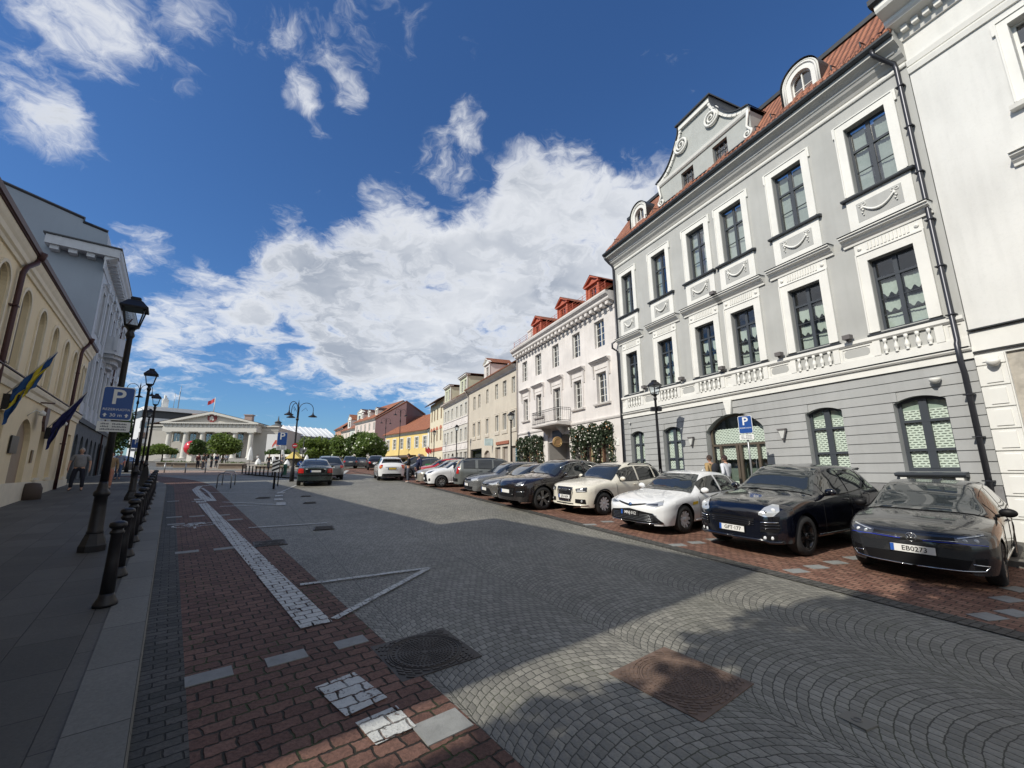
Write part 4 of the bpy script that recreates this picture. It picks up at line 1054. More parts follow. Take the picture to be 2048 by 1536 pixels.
def dormered_white():
    A, B = 17.98, 31.38; fr = F1
    H = thing('dormered_house', 'white plastered house with five bays, red dormers, iron balcony and evergreen garlands round its shopfronts', 'building', tuple(uR*25+nR*14+Vector((0, 0, gR(25)))))
    H['label'] = 'white plastered house with three red dormers, iron balcony and garlanded shopfronts'
    top = [(19.12, 20.10, 8.85, 10.46), (21.70, 22.62, 8.85, 10.44), (24.40, 25.33, 8.84, 10.44), (27.02, 28.0, 8.84, 10.44), (29.45, 30.36, 8.82, 10.42)]
    mid = [(19.10, 20.05, 5.6, 7.34), (21.66, 22.55, 5.6, 7.34), (24.26, 25.26, 4.75, 7.34), (27.0, 27.9, 5.7, 7.35), (29.31, 30.12, 5.66, 7.33)]
    gf = [(18.85, 22.70, -.2, 4.30), (23.35, 26.3, -.2, 4.15), (26.95, 31.1, -.2, 4.20)]
    block(fr, A, B, 0, 11.2, top+mid+gf, M_OLDWHITE, H, reveal=.24)
    c = MB(fr)
    c.prism([(0, 10.72), (.04, 10.72), (.06, 10.8), (.06, 10.9), (0, 10.9)], A, B, 's')
    c.prism([(0, 11.05), (.16, 11.1), (.42, 11.16), (.46, 11.22), (.46, 11.34), (.62, 11.46), (.66, 11.56), (.66, 11.64), (0, 11.66)], A, B, 's')
    n = 25
    for i in range(n): s = A+.15+i*(B-A-.2)/n; c.box(s, s+.26, .04, .40, 10.93, 11.10)
    c.build('cornice', M_OLDWHITE, H)
    for a, b, z0, z1 in top: window(H, fr, a, b, z0, z1, d=-.16, rows=[z0+(z1-z0)*k/4 for k in (1, 2, 3)], fmat=M_WHITE, mull=.06, fwid=.05, bars=.025)
    for i, (a, b, z0, z1) in enumerate(mid):
        window(H, fr, a, b, z0, z1, d=-.16, rows=[z0+(z1-z0)*k/4 for k in (1, 2, 3)], fmat=M_WHITE, mull=.06, fwid=.05, bars=.025)
        s = MB(fr); w = .17; s.box(a-w, a, 0, .05, z0, z1+w); s.box(b, b+w, 0, .05, z0, z1+w); s.box(a, b, 0, .05, z1, z1+w)
        s.box(a-w, b+w, 0, .06, 7.55, 7.80); hoodmould(s, a-.42, b+.42, 8.08, .32, .26)
        for x in (a-.36, b+.22): s.prism([(0, 7.1), (.05, 7.1), (.10, 7.3), (.16, 7.8), (0, 7.82)], x, x+.13, 's')
        if z0 > 5: s.prism([(0, z0-.16), (.13, z0-.12), (.16, z0-.04), (0, z0-.01)], a-.3, b+.3, 's')
        s.build('window_surround', M_OLDWHITE, H)
    q = MB(fr); q.prism([(0, 4.62), (.05, 4.62), (.08, 4.70), (.08, 4.76), (0, 4.78)], A, B, 's'); q.build('string_course', M_OLDWHITE, H)
    # balcony
    q = MB(fr); q.prism([(0, 4.66), (1.0, 4.72), (1.05, 4.80), (1.05, 4.90), (0, 4.92)], 23.0, 26.7, 's'); bal = q.build('balcony', M_OLDWHITE, H)
    r = MB(fr)
    for z in (4.98, 5.78, 5.66): r.tube([(23.05, .05, z), (23.05, 1.0, z), (26.65, 1.0, z), (26.65, .05, z)], .016, 5, smooth=False)
    k = 0
    for (p0, p1) in (((23.05, .05), (23.05, 1.0)), ((23.05, 1.0), (26.65, 1.0)), ((26.65, 1.0), (26.65, .05))):
        L = math.hypot(p1[0]-p0[0], p1[1]-p0[1]); n = int(L/.12)
        for i in range(n+1):
            x, y = p0[0]+(p1[0]-p0[0])*i/n, p0[1]+(p1[1]-p0[1])*i/n; r.tube([(x, y, 4.92), (x, y, 5.78)], .008, 4)
    r.build('balcony_railing', M_BLACK, bal)
    for x in (23.9, 25.9): q = MB(fr); q.prism([(0, 4.1), (.08, 4.15), (.6, 4.6), (.6, 4.68), (0, 4.68)], x, x+.14, 's'); q.build('bracket', M_OLDWHITE, bal)
    # shopfront insides
    q = MB(fr)
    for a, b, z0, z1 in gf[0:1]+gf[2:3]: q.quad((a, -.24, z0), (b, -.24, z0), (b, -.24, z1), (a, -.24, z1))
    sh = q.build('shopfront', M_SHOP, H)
    for (a, b) in ((18.85, 22.70), (26.95, 31.1)):
        n = 4
        for i in range(n):
            x0 = a+(b-a)*i/n; q = MB(fr); q.box(x0+.08, x0+.22, -.24, -.12, .3, 4.1); q.box(x0+.5, x0+.56, -.24, -.14, .3, 3.2); q.build('door_post', M_WOOD, sh)
            q = MB(fr); q.quad((x0+.24, -.20, .6), (x0+.48, -.20, .6), (x0+.48, -.20, 3.6), (x0+.24, -.20, 3.6)); q.build('shop_pane', mat('shop_lit_pane', (.42, .36, .22), .5, var=.4, vs=6), sh)
    q = MB(fr); q.box(23.35, 26.3, -1.6, -1.5, 0, 4.2); q.box(26.28, 26.34, -1.6, -.1, 0, 4.2); q.box(23.3, 23.36, -1.6, -.1, 0, 4.2); q.build('porch_wall', mat('porch_grey', (.40, .38, .36), .9, var=.08), H)
    q = MB(fr); q.box(25.1, 26.28, -1.5, -.10, 3.75, 4.15); q.build('porch_ceiling', M_OLDWHITE, H)
    q = MB(fr); q.box(24.25, 25.5, .02, .06, 3.95, 4.48); q.build('sign_board', mat('plum_board', (.045, .035, .045), .4), H)
    q = MB(fr); q.box(24.7, 25.5, -.9, -.85, 2.05, 2.55); q.build('menu_board', mat('wine_board', (.06, .02, .02), .5), H)
    q = MB(fr); q.box(18.32, 18.58, .0, .03, 3.15, 3.5); q.build('plaque', M_WHITE, H)
    # dormers and roof
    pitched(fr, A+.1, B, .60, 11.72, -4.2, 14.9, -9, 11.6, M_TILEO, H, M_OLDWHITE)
    for cx in (20.0, 23.6, 27.45): gabled_dormer(fr, cx, .02, 11.78, 1.30, 1.05, M_REDP, M_REDP, H, tile=M_TILEO, ped=.42)
    r = MB(fr)
    for z in (11.95, 12.12, 12.28): r.tube([(A+.2, .40, z), (B-.2, .40, z)], .014, 4)
    for i in range(12): s = A+.3+i*1.16; r.tube([(s, .40, 11.75), (s, .40, 12.3)], .016, 4)
    r.build('snow_rail', M_REDP, H)
    for s, h in ((30.3, .9), (31.0, .7)):
        q = MB(fr); q.box(s-.3, s+.3, -1.6, -1.0, 12.2, 13.3+h*.2); q.box(s-.36, s+.36, -1.66, -.94, 13.3+h*.2, 13.4+h*.2); q.build('chimney', M_OLDWHITE, H)
    gutterpipe(fr, 31.25, 11.5, gR(31)+.1, mat('pale_pipe', (.42, .38, .36), .5), H)
    q = MB(fr); q.tube([(31.2, .25, 3.55), (31.2, .25, 2.35)], .03, 5); q.box(31.1, 31.3, .2, .26, 2.4, 3.6); q.build('banner_sign', mat('teal_board', (.08, .16, .20), .5), H)
    return H
dormered_white()
# garlands round the two shopfronts
M_LEAFD = None
def leafmat(name, c1, c2, trans=.25):
    m, n, b = newmat(name); r = n.white(n.vm('SCALE', n.vm('FLOOR', n.vm('SCALE', n.geo(), 6.0)), 1.0)) if False else n.noise(n.geo(), 5.0, 3)
    n.put(b.inputs['Base Color'], n.mix(n.ramp(r, .3, .7), c1, c2)); b.inputs['Roughness'].default_value = .55
    b.inputs['Transmission Weight'].default_value = 0; b.inputs['Subsurface Weight'].default_value = 0
    # thin leaf: add some translucency
    t = n.n.new('ShaderNodeBsdfTranslucent'); n.put(t.inputs[0], n.mix(n.ramp(r, .3, .7), tuple(1.5*x for x in c1), tuple(1.5*x for x in c2)))
    o = m.node_tree.nodes['Material Output']; mx = n.n.new('ShaderNodeMixShader'); mx.inputs[0].default_value = trans
    n.l.new(b.outputs[0], mx.inputs[1]); n.l.new(t.outputs[0], mx.inputs[2]); n.l.new(mx.outputs[0], o.inputs[0])
    return m
M_FIR = leafmat('fir_leaf', (.035, .055, .03), (.07, .095, .05))
def leaves(mb, pts, size, rnd, flat=0.0, asp=.6):
    for p in pts:
        a = Vector((rnd.gauss(0, 1), rnd.gauss(0, 1), rnd.gauss(0, 1)*(1-flat))).normalized()
        b = a.cross(Vector((rnd.gauss(0, 1), rnd.gauss(0, 1), rnd.gauss(0, 1)))).normalized(); s = size*rnd.uniform(.6, 1.3)
        p = Vector(p); mb.P([p-a*s, p+b*s*asp, p+a*s, p-b*s*asp], [(0, 1, 2, 3)])
def garland(name, label, x0, x1, legs, z0, z1, seed):
    rnd = random.Random(seed); base = F1(x0, 0, gR(x0)); mb = MB(F1); pts = []
    for _ in range(4600):
        t = rnd.random()
        if t < .58: s = rnd.uniform(x0, x1); z = z1 - abs(rnd.gauss(0, .42)) + .15*sin(s*5); d = .05+abs(rnd.gauss(0, .15))
        else: l = rnd.choice(legs); s = l+rnd.gauss(0, .15); z = rnd.uniform(z0, z1); d = .05+abs(rnd.gauss(0, .13))
        pts.append((s, d, z))
    leaves(mb, pts, .085, rnd); g = mb.build(name, M_FIR, None, at=F1(x0, 0, gR(x0)), label=label, cat='garland', group='garlands round the shopfronts')
    fl = MB(F1)
    for _ in range(170):
        p = rnd.choice(pts); fl.sphere((p[0], p[1]+.08, p[2]), rnd.uniform(.025, .05), 6, 4)
    fl.build('blossom', mat('garland_white', (.75, .72, .66), .6), g)
    rb = MB(F1)
    for _ in range(40):
        p = rnd.choice(pts); fl2 = rb.sphere((p[0], p[1]+.09, p[2]), rnd.uniform(.03, .05), 6, 4)
    rb.build('bauble', mat('garland_copper', (.45, .25, .13), .35, metal=.5), g)
garland('garland', 'wide evergreen garland with white blossoms round the shopfront nearer the grey palace', 18.8, 22.8, (18.9, 20.3, 21.6, 22.7), .6, 4.35, 3)
garland('garland', 'narrow evergreen garland with white blossoms hanging beside the pale doorway', 27.0, 31.1, (27.1, 28.4, 29.8, 31.0), .8, 4.25, 4)
# round hanging sign on its bracket
hs = thing('hanging_sign', 'round tan hanging sign with gold rings beside the balcony', 'sign', tuple(F1(23.6, .7, 3.2)))
q = MB(F1); q.prism([(23.6, 3.68)] and [(.75+.34*cos(2*pi*i/24), 3.62+.34*sin(2*pi*i/24)) for i in range(24)], 23.55, 23.62, 's'); q.build('disc', mat('sign_tan', (.40, .24, .12), .5), hs)
q = MB(F1)
for r in (.30, .22): q.tube([(23.54, .75+r*cos(2*pi*i/24), 3.62+r*sin(2*pi*i/24)) for i in range(24)], .012, 4, close=True)
q.build('ring', mat('sign_gold', (.75, .55, .25), .4, metal=.4), hs)
q = MB(F1); q.tube([(23.6, 0, 4.08), (23.6, 1.1, 4.08)], .018, 5); q.build('bracket', M_BLACK, hs)

def beige_house():
    A, B = 31.5, 44.75; fr = F1
    H = thing('beige_house', 'beige plastered house with small paired windows and one pedimented white dormer', 'building', tuple(uR*38+nR*14+Vector((0, 0, gR(38)))))
    top = [(31.85, 32.58, 8.28, 9.68), (33.75, 34.63, 8.3, 9.7), (35.8, 36.55, 8.33, 9.75), (38.38, 39.0, 8.3, 9.7), (40.78, 41.48, 8.2, 9.6), (42.38, 43.08, 8.15, 9.58)]
    mid = [(31.76, 32.6, 5.30, 6.76), (33.7, 34.6, 5.3, 6.78), (35.6, 36.4, 5.3, 6.8), (38.27, 39.0, 5.3, 6.77), (40.72, 41.42, 5.27, 6.74), (42.36, 43.1, 5.26, 6.73)]
    gf = [(31.8, 32.95, .2, 3.85), (33.5, 34.75, .2, 3.88), (35.2, 36.5, .2, 3.9), (37.85, 39.5, .2, 3.74, .35), (40.25, 44.0, .9, 4.03)]
    block(fr, A, B, 0, 10.2, top+mid+gf, M_BEIGE, H)
    cornice(fr, A, B, 10.62, .42, .5, M_OLDWHITE, H)
    for a, b, z0, z1 in top: window(H, fr, a, b, z0, z1, d=-.14, rows=[z0+.36, z0+.7, z0+1.05], fmat=M_WHITE, mull=.05, fwid=.05)
    for a, b, z0, z1 in mid:
        window(H, fr, a, b, z0, z1, d=-.10, fmat=M_WHITE, mull=.06, fwid=.06)
        s = MB(fr); surround(s, a, b, z0, z1, .15, .04); s.prism([(0, z0-.32), (.06, z0-.3), (.10, z0-.08), (.10, z0), (0, z0)], a-.2, b+.2, 's'); s.build('window_surround', mat('beige_trim', (.62, .57, .49), .85), H)
    mg = mat('shop_grey', (.34, .30, .26), .8, var=.1)
    for (a, b, z0, z1, *r) in gf[:4]:
        q = MB(fr); q.box(a, b, -.30, -.2, z0, z1); q.box(a, a+.08, -.2, -.1, z0, z1-.1); q.box(b-.08, b, -.2, -.1, z0, z1-.1); q.build('shop_door', mg, H)
    window(H, fr, *gf[4], d=-.12, cols=1, fmat=mat('shop_frame_dark', (.05, .05, .05), .5), glass=M_GLASS, fwid=.12, name='shop_window')
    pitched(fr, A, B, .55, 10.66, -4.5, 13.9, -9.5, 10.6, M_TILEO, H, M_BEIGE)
    gabled_dormer(fr, 38.7, .0, 10.85, 1.5, 1.35, M_OLDWHITE, M_WHITE, H, tile=M_TILEO, ped=.5)
    q = MB(fr); q.tube([(44.6, .55, 10.5), (44.6, .4, 10.3), (44.6, .1, 9.7), (44.6, .1, gR(44)+.1)], .05, 8); q.build('downpipe', mat('pale_pipe', (.42, .38, .36), .5), H)
    q = MB(fr); q.box(33.2, 36.1, .02, .10, 4.10, 4.36); q.build('shop_sign', mat('rust_sign', (.33, .12, .07), .6, var=.3, vs=12), H)
    q = MB(fr); q.box(37.0, 37.06, .05, .85, 4.1, 4.75); q.build('projecting_sign', mat('pale_cyan_sign', (.60, .75, .78), .5, var=.1), H)
    return H
beige_house()
def grey_small_house():
    A, B = 44.85, 56.0; fr = F1
    H = thing('banded_house', 'pale grey house with panelled bands and two square attic dormers', 'building', tuple(uR*50+nR*14+Vector((0, 0, gR(50)))))
    cx = [45.75, 47.6, 49.5, 51.6, 53.45, 54.9]
    top = [(c-.38, c+.38, 8.1, 9.45) for c in cx]; mid = [(c-.38, c+.38, 5.12, 6.6) for c in cx]
    gf = [(45.2, 46.4, .9, 3.9), (47.0, 48.0, .9, 3.9), (48.6, 49.6, .9, 3.9), (50.4, 51.6, .9, 3.9, .3), (52.6, 53.4, 1.5, 3.9), (54.2, 55.2, .9, 3.9)]
    block(fr, A, B, 0, 10.0, top+mid+gf, M_PALEG, H)
    cornice(fr, A, B, 10.4, .42, .5, M_OLDWHITE, H)
    for a, b, z0, z1 in top+mid:
        window(H, fr, a, b, z0, z1, d=-.10, fmat=M_WHITE, mull=.06, fwid=.07, rows=[z0+.5, z0+.95])
        s = MB(fr); surround(s, a, b, z0, z1, .12, .04); s.build('window_surround', M_WHITE, H)
    for (a, b, z0, z1, *r) in gf: window(H, fr, a, b, z0, z1, d=-.12, fmat=M_WHITE, mull=.08, name='shop_window')
    s = MB(fr)
    for z0, z1 in ((7.05, 7.85), (4.2, 4.95)):
        s.box(A, B, 0, .06, z0, z1); s.box(A, B, .0, .12, z1, z1+.08)
        for c in cx: s.box(c-.34, c+.34, .06, .085, z0+.2, z1-.2)
    s.build('string_course', M_OLDWHITE, H)
    pitched(fr, A, B, .5, 10.44, -4.5, 13.6, -9.5, 10.4, M_TILEO, H, M_PALEG)
    for c in (46.75, 53.9): gabled_dormer(fr, c, .0, 10.6, 2.9, 1.9, mat('pale_green_render', (.55, .58, .44), .9, var=.06), M_WHITE, H, tile=M_TILED, ped=0, wins=2, depth=3)
    return H
grey_small_house()
def cream_house():
    A, B = 56.1, 64.3; fr = F1
    H = thing('cream_house', 'narrow tall cream house with brick red band and wide brown eaves', 'building', tuple(uR*60+nR*14+Vector((0, 0, gR(60)))))
    cx = [57.4, 59.6, 61.4, 63.1]
    top = [(c-.35, c+.35, 8.9, 10.6) for c in cx]; mid = [(c-.38, c+.38, 5.9, 7.4) for c in cx]
    gf = [(c-.5, c+.5, 1.6, 3.7, .4) for c in cx]
    block(fr, A, B, 0, 11.6, top+mid+gf, M_CREAM, H)
    for a, b, z0, z1, *r in top+mid+gf: window(H, fr, a, b, z0, z1, *(r or ()), d=-.10, fmat=mat('brown_frame', (.30, .16, .10), .6), mull=.06)
    q = MB(fr); q.box(A, B, 0, .06, 4.5, 4.95); q.build('red_band', mat('brick_red_paint', (.45, .16, .10), .8), H)
    s = MB(fr)
    for a, b, z0, z1 in mid: s.prism([(p[0], p[1]) for p in arch_pts(a-.25, b+.25, 8.0, .35, 10)]+[(b+.25, 7.5), (a-.25, 7.5)], 0, .06)
    s.build('window_hood', mat('brick_red_paint', (.45, .16, .10), .8), H)
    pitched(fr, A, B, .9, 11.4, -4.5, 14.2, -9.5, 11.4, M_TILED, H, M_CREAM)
    return H
cream_house()
# ------------------------------------------------------------ buildings that close the view
def at_px(u, dep, z=0.0):
    """point at horizontal camera depth dep in image column u"""
    x = (u-1024)/FPX*dep*1.02; return Vector((x, dep, z))
def facade_between(u0, d0, u1, d1):
    """frame whose s axis runs from column u1 (right) to u0 (left), so s grows to the left as in F1"""
    a, b = at_px(u1, d1), at_px(u0, d0); uu = (b-a); L = uu.length; uu.normalize(); out = Vector((-uu.y, uu.x, 0))
    if out.dot(-a) < 0: out = -out
    return Frame(a, uu, out), L
def zpx(u, v, dep): d = rt2*((u-1024)/FPX) - up2*((v-768)/FPX) + fw; return CAMH + d.z*dep/d.y
def yellow_house():
    fr, L = facade_between(776, 84, 862, 71.5)
    H = thing('yellow_house', 'two storey yellow house with large orange tiled roof and arched doorway', 'building', tuple(fr(L/2, 0, 2.5)))
    ze = zpx(820, 866, 77.5); g = 1.8
    n = 6; ws = [(L*(k+.5)/n-.55, L*(k+.5)/n+.55, ze-2.9, ze-1.0) for k in range(n)]
    gf = [(L*.06, L*.22, g, 4.4, 1.2), (L*.30, L*.42, g, 3.9), (L*.48, L*.62, g, 3.9), (L*.7, L*.78, g, 3.9), (L*.84, L*.93, g, 3.9)]
    block(fr, 0, L, 0, ze, ws+gf, M_YEL, H, depth=12)
    for w_ in ws:
        window(H, fr, *w_, d=-.08, fmat=M_WHITE, mull=.10, fwid=.10, rows=[w_[2]+.65, w_[2]+1.3], bars=.06, back=True)
        s = MB(fr); surround(s, *w_, .2, .06); s.build('window_surround', M_WHITE, H)
    for a, b, z0, z1, *r in gf:
        q = MB(fr); q.box(a, b, -.5, -.4, z0, z1); q.build('shop_door', M_SHOP, H)
    s = MB(fr); P = arch_pts(L*.05, L*.23, 4.6, 1.3, 12); Q = arch_pts(L*.07, L*.21, 4.3, 1.15, 12)
    for i in range(12): s.prism([P[i], P[i+1], Q[i+1], Q[i]], 0, .12)
    s.build('door_arch', mat('arch_brown', (.16, .10, .07), .7), H)
    cornice(fr, 0, L, ze+.1, .5, .4, M_WHITE, H)
    for x in (0, L-.5): s = MB(fr); s.box(x, x+.5, 0, .06, 2.2, ze); s.build('quoin', M_WHITE, H)
    zr = zpx(862, 828, 78)
    pitched(fr, 0, L, .6, ze+.1, -7, zr+.9, -14, ze, M_TILEO, H, M_YEL)
    q = MB(fr); q.box(L*.25, L*.75, .05, 1.6, 4.35, 4.5); q.box(L*.25, L*.75, 1.55, 1.62, 4.1, 4.5); q.build('awning', mat('dark_awning', (.09, .07, .06), .7), H)
    return H
yellow_house()
def maroon_building():
    # tall party wall of painted metal behind the yellow house
    d0, d1 = 92, 84
    a, b, c = at_px(755, d0), at_px(815, d1), at_px(852, 90)
    H = thing('maroon_gabled_block', 'tall windowless maroon gable wall rising behind the orange tiled roof', 'building', (b.x, b.y, 3))
    zt = zpx(815, 803, d1); zl = zpx(755, 838, d0); zr = zpx(852, 829, 90)
    q = MB(); q.P([(a.x, a.y, 0), (b.x, b.y, 0), (b.x, b.y, zt), (a.x, a.y, zl)], [(0, 1, 2, 3)]); q.P([(b.x, b.y, 0), (c.x, c.y, 0), (c.x, c.y, zr), (b.x, b.y, zt)], [(0, 1, 2, 3)])
    q.P([(a.x, a.y, 0), (c.x, c.y, 0), (c.x, c.y, zr), (a.x, a.y, zl)], [(0, 1, 2, 3)])
    q.build('wall', mat('maroon_sheet', (.125, .065, .065), .6, var=.08, vs=.3), H)
    e = MB(); e.tube([(a.x, a.y, zl), (b.x, b.y, zt), (c.x, c.y, zr)], .22, 4, smooth=False); e.build('roof_edge', mat('rust_edge', (.20, .08, .05), .7), H)
maroon_building()
def far_row():
    specs = [  # u0(left) d0, u1(right) d1, eave v at left/right, wall colour, label, roof, extra
        (716, 104, 757, 93, 846, 838, (.62, .54, .50), 'pink far house with white window frames next to the maroon wall', 'dormers'),
        (707, 110, 737, 104.5, 860, 853, (.56, .60, .57), 'pale grey green far house with a narrow raised attic', 'attic'),
        (690, 120, 717, 110.5, 864, 858, (.62, .56, .50), 'cream far house with a pointed white gable dormer', 'gable'),
        (678, 128, 692, 120.5, 857, 861, (.50, .27, .18), 'orange brown far house at the far end of the row', 'hip')]
    for i, (u0, d0, u1, d1, v0, v1, col, lab, ex) in enumerate(specs):
        fr, L = facade_between(u0, d0, u1, d1); ze = (zpx(u0, v0, d0)+zpx(u1, v1, d1))/2
        mt = mat('far_wall_%s' % 'abcd'[i], col, .9, var=.06); H = thing('far_house', lab, 'building', tuple(fr(L/2, 0, 3)))
        n = max(3, int(L/2.6)); ws = []
        for k in range(n):
            for j in range(2): c = L*(k+.5)/n; ws.append((c-.5, c+.5, ze-2.6-3.3*j, ze-.8-3.3*j))
        for k in range(n): c = L*(k+.5)/n; ws.append((c-.8, c+.8, 2.4, 5.2))
        block(fr, 0, L, 0, ze, ws, mt, H, depth=14)
        for w_ in ws: window(H, fr, *w_, d=-.1, fmat=M_WHITE, mull=.14, fwid=.14, back=True)
        s = MB(fr)
        for w_ in ws[:2*n]: surround(s, *w_, .22, .05)
        s.build('window_surround', M_WHITE, H) if False else None
        cornice(fr, 0, L, ze+.15, .5, .5, M_WHITE, H)
        pitched(fr, 0, L, .6, ze+.1, -6, ze+4.6, -13, ze, M_TILEO if i in (0, 3) else M_TILE, H, mt)
        if ex == 'dormers':
            for k in range(3): gabled_dormer(fr, L*(k+.5)/3, -.8, ze+1.0, 1.3, 1.1, M_WHITE, M_WHITE, H, ped=.5, tile=M_TILED)
        if ex == 'attic': gabled_dormer(fr, L*.35, .0, ze+.2, 3.6, 3.6, mat('far_attic', (.60, .63, .58), .9), M_WHITE, H, ped=.8, wins=2, tile=M_TILED)
        if ex == 'gable': gabled_dormer(fr, L*.5, -.2, ze+.6, 2.4, 2.2, M_WHITE, M_WHITE, H, ped=1.4, tile=M_TILEO)
far_row()
# ------------------------------------------------------------ left side of the street
FL = Frame(-nL*4.0, uL, nL)
def gL(s, n=-4.0): p = uL*s+nL*n; return gz(p.x, p.y)
M_LY = mat('left_cream_render', (.84, .70, .46), .9, var=.06, vs=.7, streak=.10, bump=.2, bs=60)
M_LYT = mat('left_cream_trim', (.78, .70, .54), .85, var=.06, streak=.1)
M_LYD = mat('blind_niche', (.36, .28, .20), .9, var=.06)
M_MAR = mat('maroon_metal', (.065, .028, .030), .5, metal=.2, var=.15)
M_BLUEG = mat('blue_grey_render', (.29, .345, .415), .9, var=.05, vs=.4, streak=.05)
M_BLUEW = mat('blue_white_trim', (.52, .56, .61), .85, var=.06, streak=.08)
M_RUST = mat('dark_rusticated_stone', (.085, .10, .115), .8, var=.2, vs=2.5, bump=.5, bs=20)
def cream_left():
    A, B = 10.6, 31.0; fr = FL
    H = thing('cream_embassy', 'cream two storey building with arched upper windows and maroon downpipes on the shaded pavement', 'building', tuple(fr(22, 0, gL(22))))
    H.name = 'cream_arched_building'
    us = [11.7, 14.0, 16.3, 18.6, 20.75, 22.9, 25.15, 27.2]
    up_ = [(c-.46, c+.46, 5.02, 7.35, .46) for c in us] + [(29.35, 29.9, 5.05, 7.2, .27), (30.0, 30.5, 5.05, 7.2, .25)]
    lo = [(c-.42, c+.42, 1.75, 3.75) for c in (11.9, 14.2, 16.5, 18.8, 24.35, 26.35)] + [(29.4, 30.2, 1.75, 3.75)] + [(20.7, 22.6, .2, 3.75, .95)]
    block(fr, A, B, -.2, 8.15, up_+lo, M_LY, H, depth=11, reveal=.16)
    for w_ in up_: window(H, fr, *w_, d=-.13, fmat=mat('taupe_frame', (.30, .27, .23), .6), mull=.06, rows=[w_[2]+.55, w_[2]+1.2], glass=M_GLASSD)
    q = None
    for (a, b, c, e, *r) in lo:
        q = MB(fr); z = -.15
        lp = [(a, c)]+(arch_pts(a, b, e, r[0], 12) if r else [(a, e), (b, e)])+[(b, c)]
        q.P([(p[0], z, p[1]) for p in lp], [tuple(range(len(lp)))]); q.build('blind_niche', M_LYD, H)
        if not r: s = MB(fr); s.box(a-.06, b+.06, 0, .07, c-.10, c); s.build('sill', M_LYT, H)
    for (a, b, c, e, r) in up_:
        t = MB(fr); P = [(a-.12, c)]+arch_pts(a-.12, b+.12, e+.12, r+.06, 12)+[(b+.12, c)]; Q = [(a-.03, c)]+arch_pts(a-.03, b+.03, e+.03, r+.0, 12)+[(b+.03, c)]
        for i in range(len(P)-1): t.prism([P[i], P[i+1], Q[i+1], Q[i]], .002, .05)
        t.build('window_surround', M_LYT, H)
    s = MB(fr); s.prism([(0, 4.42), (.05, 4.42), (.06, 4.6), (.12, 4.66), (.14, 4.74), (.14, 4.82), (0, 4.84)], A, B+.05, 's'); s.box(A, B, 0, .05, -.2, 1.62); s.build('string_course', M_LYT, H)
    s = MB(fr); s.box(A, B+.06, 0, .17, 4.84, 4.87); s.build('flashing', M_MAR, H)
    c = MB(fr); c.prism([(0, 7.72), (.05, 7.72), (.07, 7.82), (.12, 7.86), (.13, 8.0), (.17, 8.08), (.20, 8.16), (.20, 8.24), (0, 8.26)], A, B+.1, 's'); c.build('cornice', M_LYT, H)
    g = MB(fr); g.prism([(.14, 8.28), (.20, 8.24), (.28, 8.27), (.30, 8.40), (.26, 8.40), (.24, 8.32), (.14, 8.34)], A, B+.15, 's'); g.build('gutter', M_MAR, H)
    pitched(fr, A, B, .24, 8.36, -5.0, 11.4, -10.6, 8.3, mat('maroon_roof', (.10, .045, .045), .5, metal=.1, var=.12), H, M_LY, over=.2)
    for s_ in (17.3, 27.9):
        q = MB(fr); q.tube([(s_+.55, .24, 8.22), (s_+.5, .22, 8.02), (s_+.1, .14, 7.72), (s_, .11, 7.5), (s_, .11, gL(s_)+.1)], .065, 8)
        q.lathe([(.08, 0), (.14, .22), (.14, .26)], (s_+.55, .26), 8, 8.12)
        for z in (6.5, 4.9, 3.2): q.box(s_-.1, s_+.1, .0, .18, z, z+.04)
        q.build('downpipe', M_MAR, H)
    # coat of arms shield, plaque, wall lamps, door stone
    q = MB(fr); q.prism([(22.42, 4.25), (22.9, 4.25), (22.92, 3.75), (22.66, 3.4), (22.4, 3.75)], .22, .30); q.tube([(22.66, 0, 4.45), (22.66, .42, 4.45)], .03, 5); q.build('shield', mat('shield_bronze', (.12, .07, .06), .4, metal=.3, var=.5, vs=10), H)
    q = MB(fr); q.box(20.1, 20.9, .02, .06, 2.55, 3.1); q.build('name_plate', mat('black_plate', (.02, .02, .022), .3), H)
    q = MB(fr); q.box(23.0, 23.25, .01, .04, 2.3, 2.75); q.build('bell_plate', mat('brass_plate', (.18, .12, .06), .4), H)
    for s_ in (21.5, 25.6):
        q = MB(fr); q.tube([(s_, 0, 3.85), (s_, .18, 4.05), (s_+.1, .3, 4.0)], .02, 5); q.lathe([(0, 0), (.09, .02), (.10, .12), (0, .2)], (s_+.12, .32), 8, 3.88); q.build('wall_lamp', M_WHITE, H)
    q = MB(fr); q.lathe([(.28, 0), (.28, .45), (.2, .62), (0, .66)], (23.0, .22), 10, gL(22)+.1); q.build('guard_stone', mat('guard_stone', (.08, .06, .05), .8), H)
    return H
cream_left()
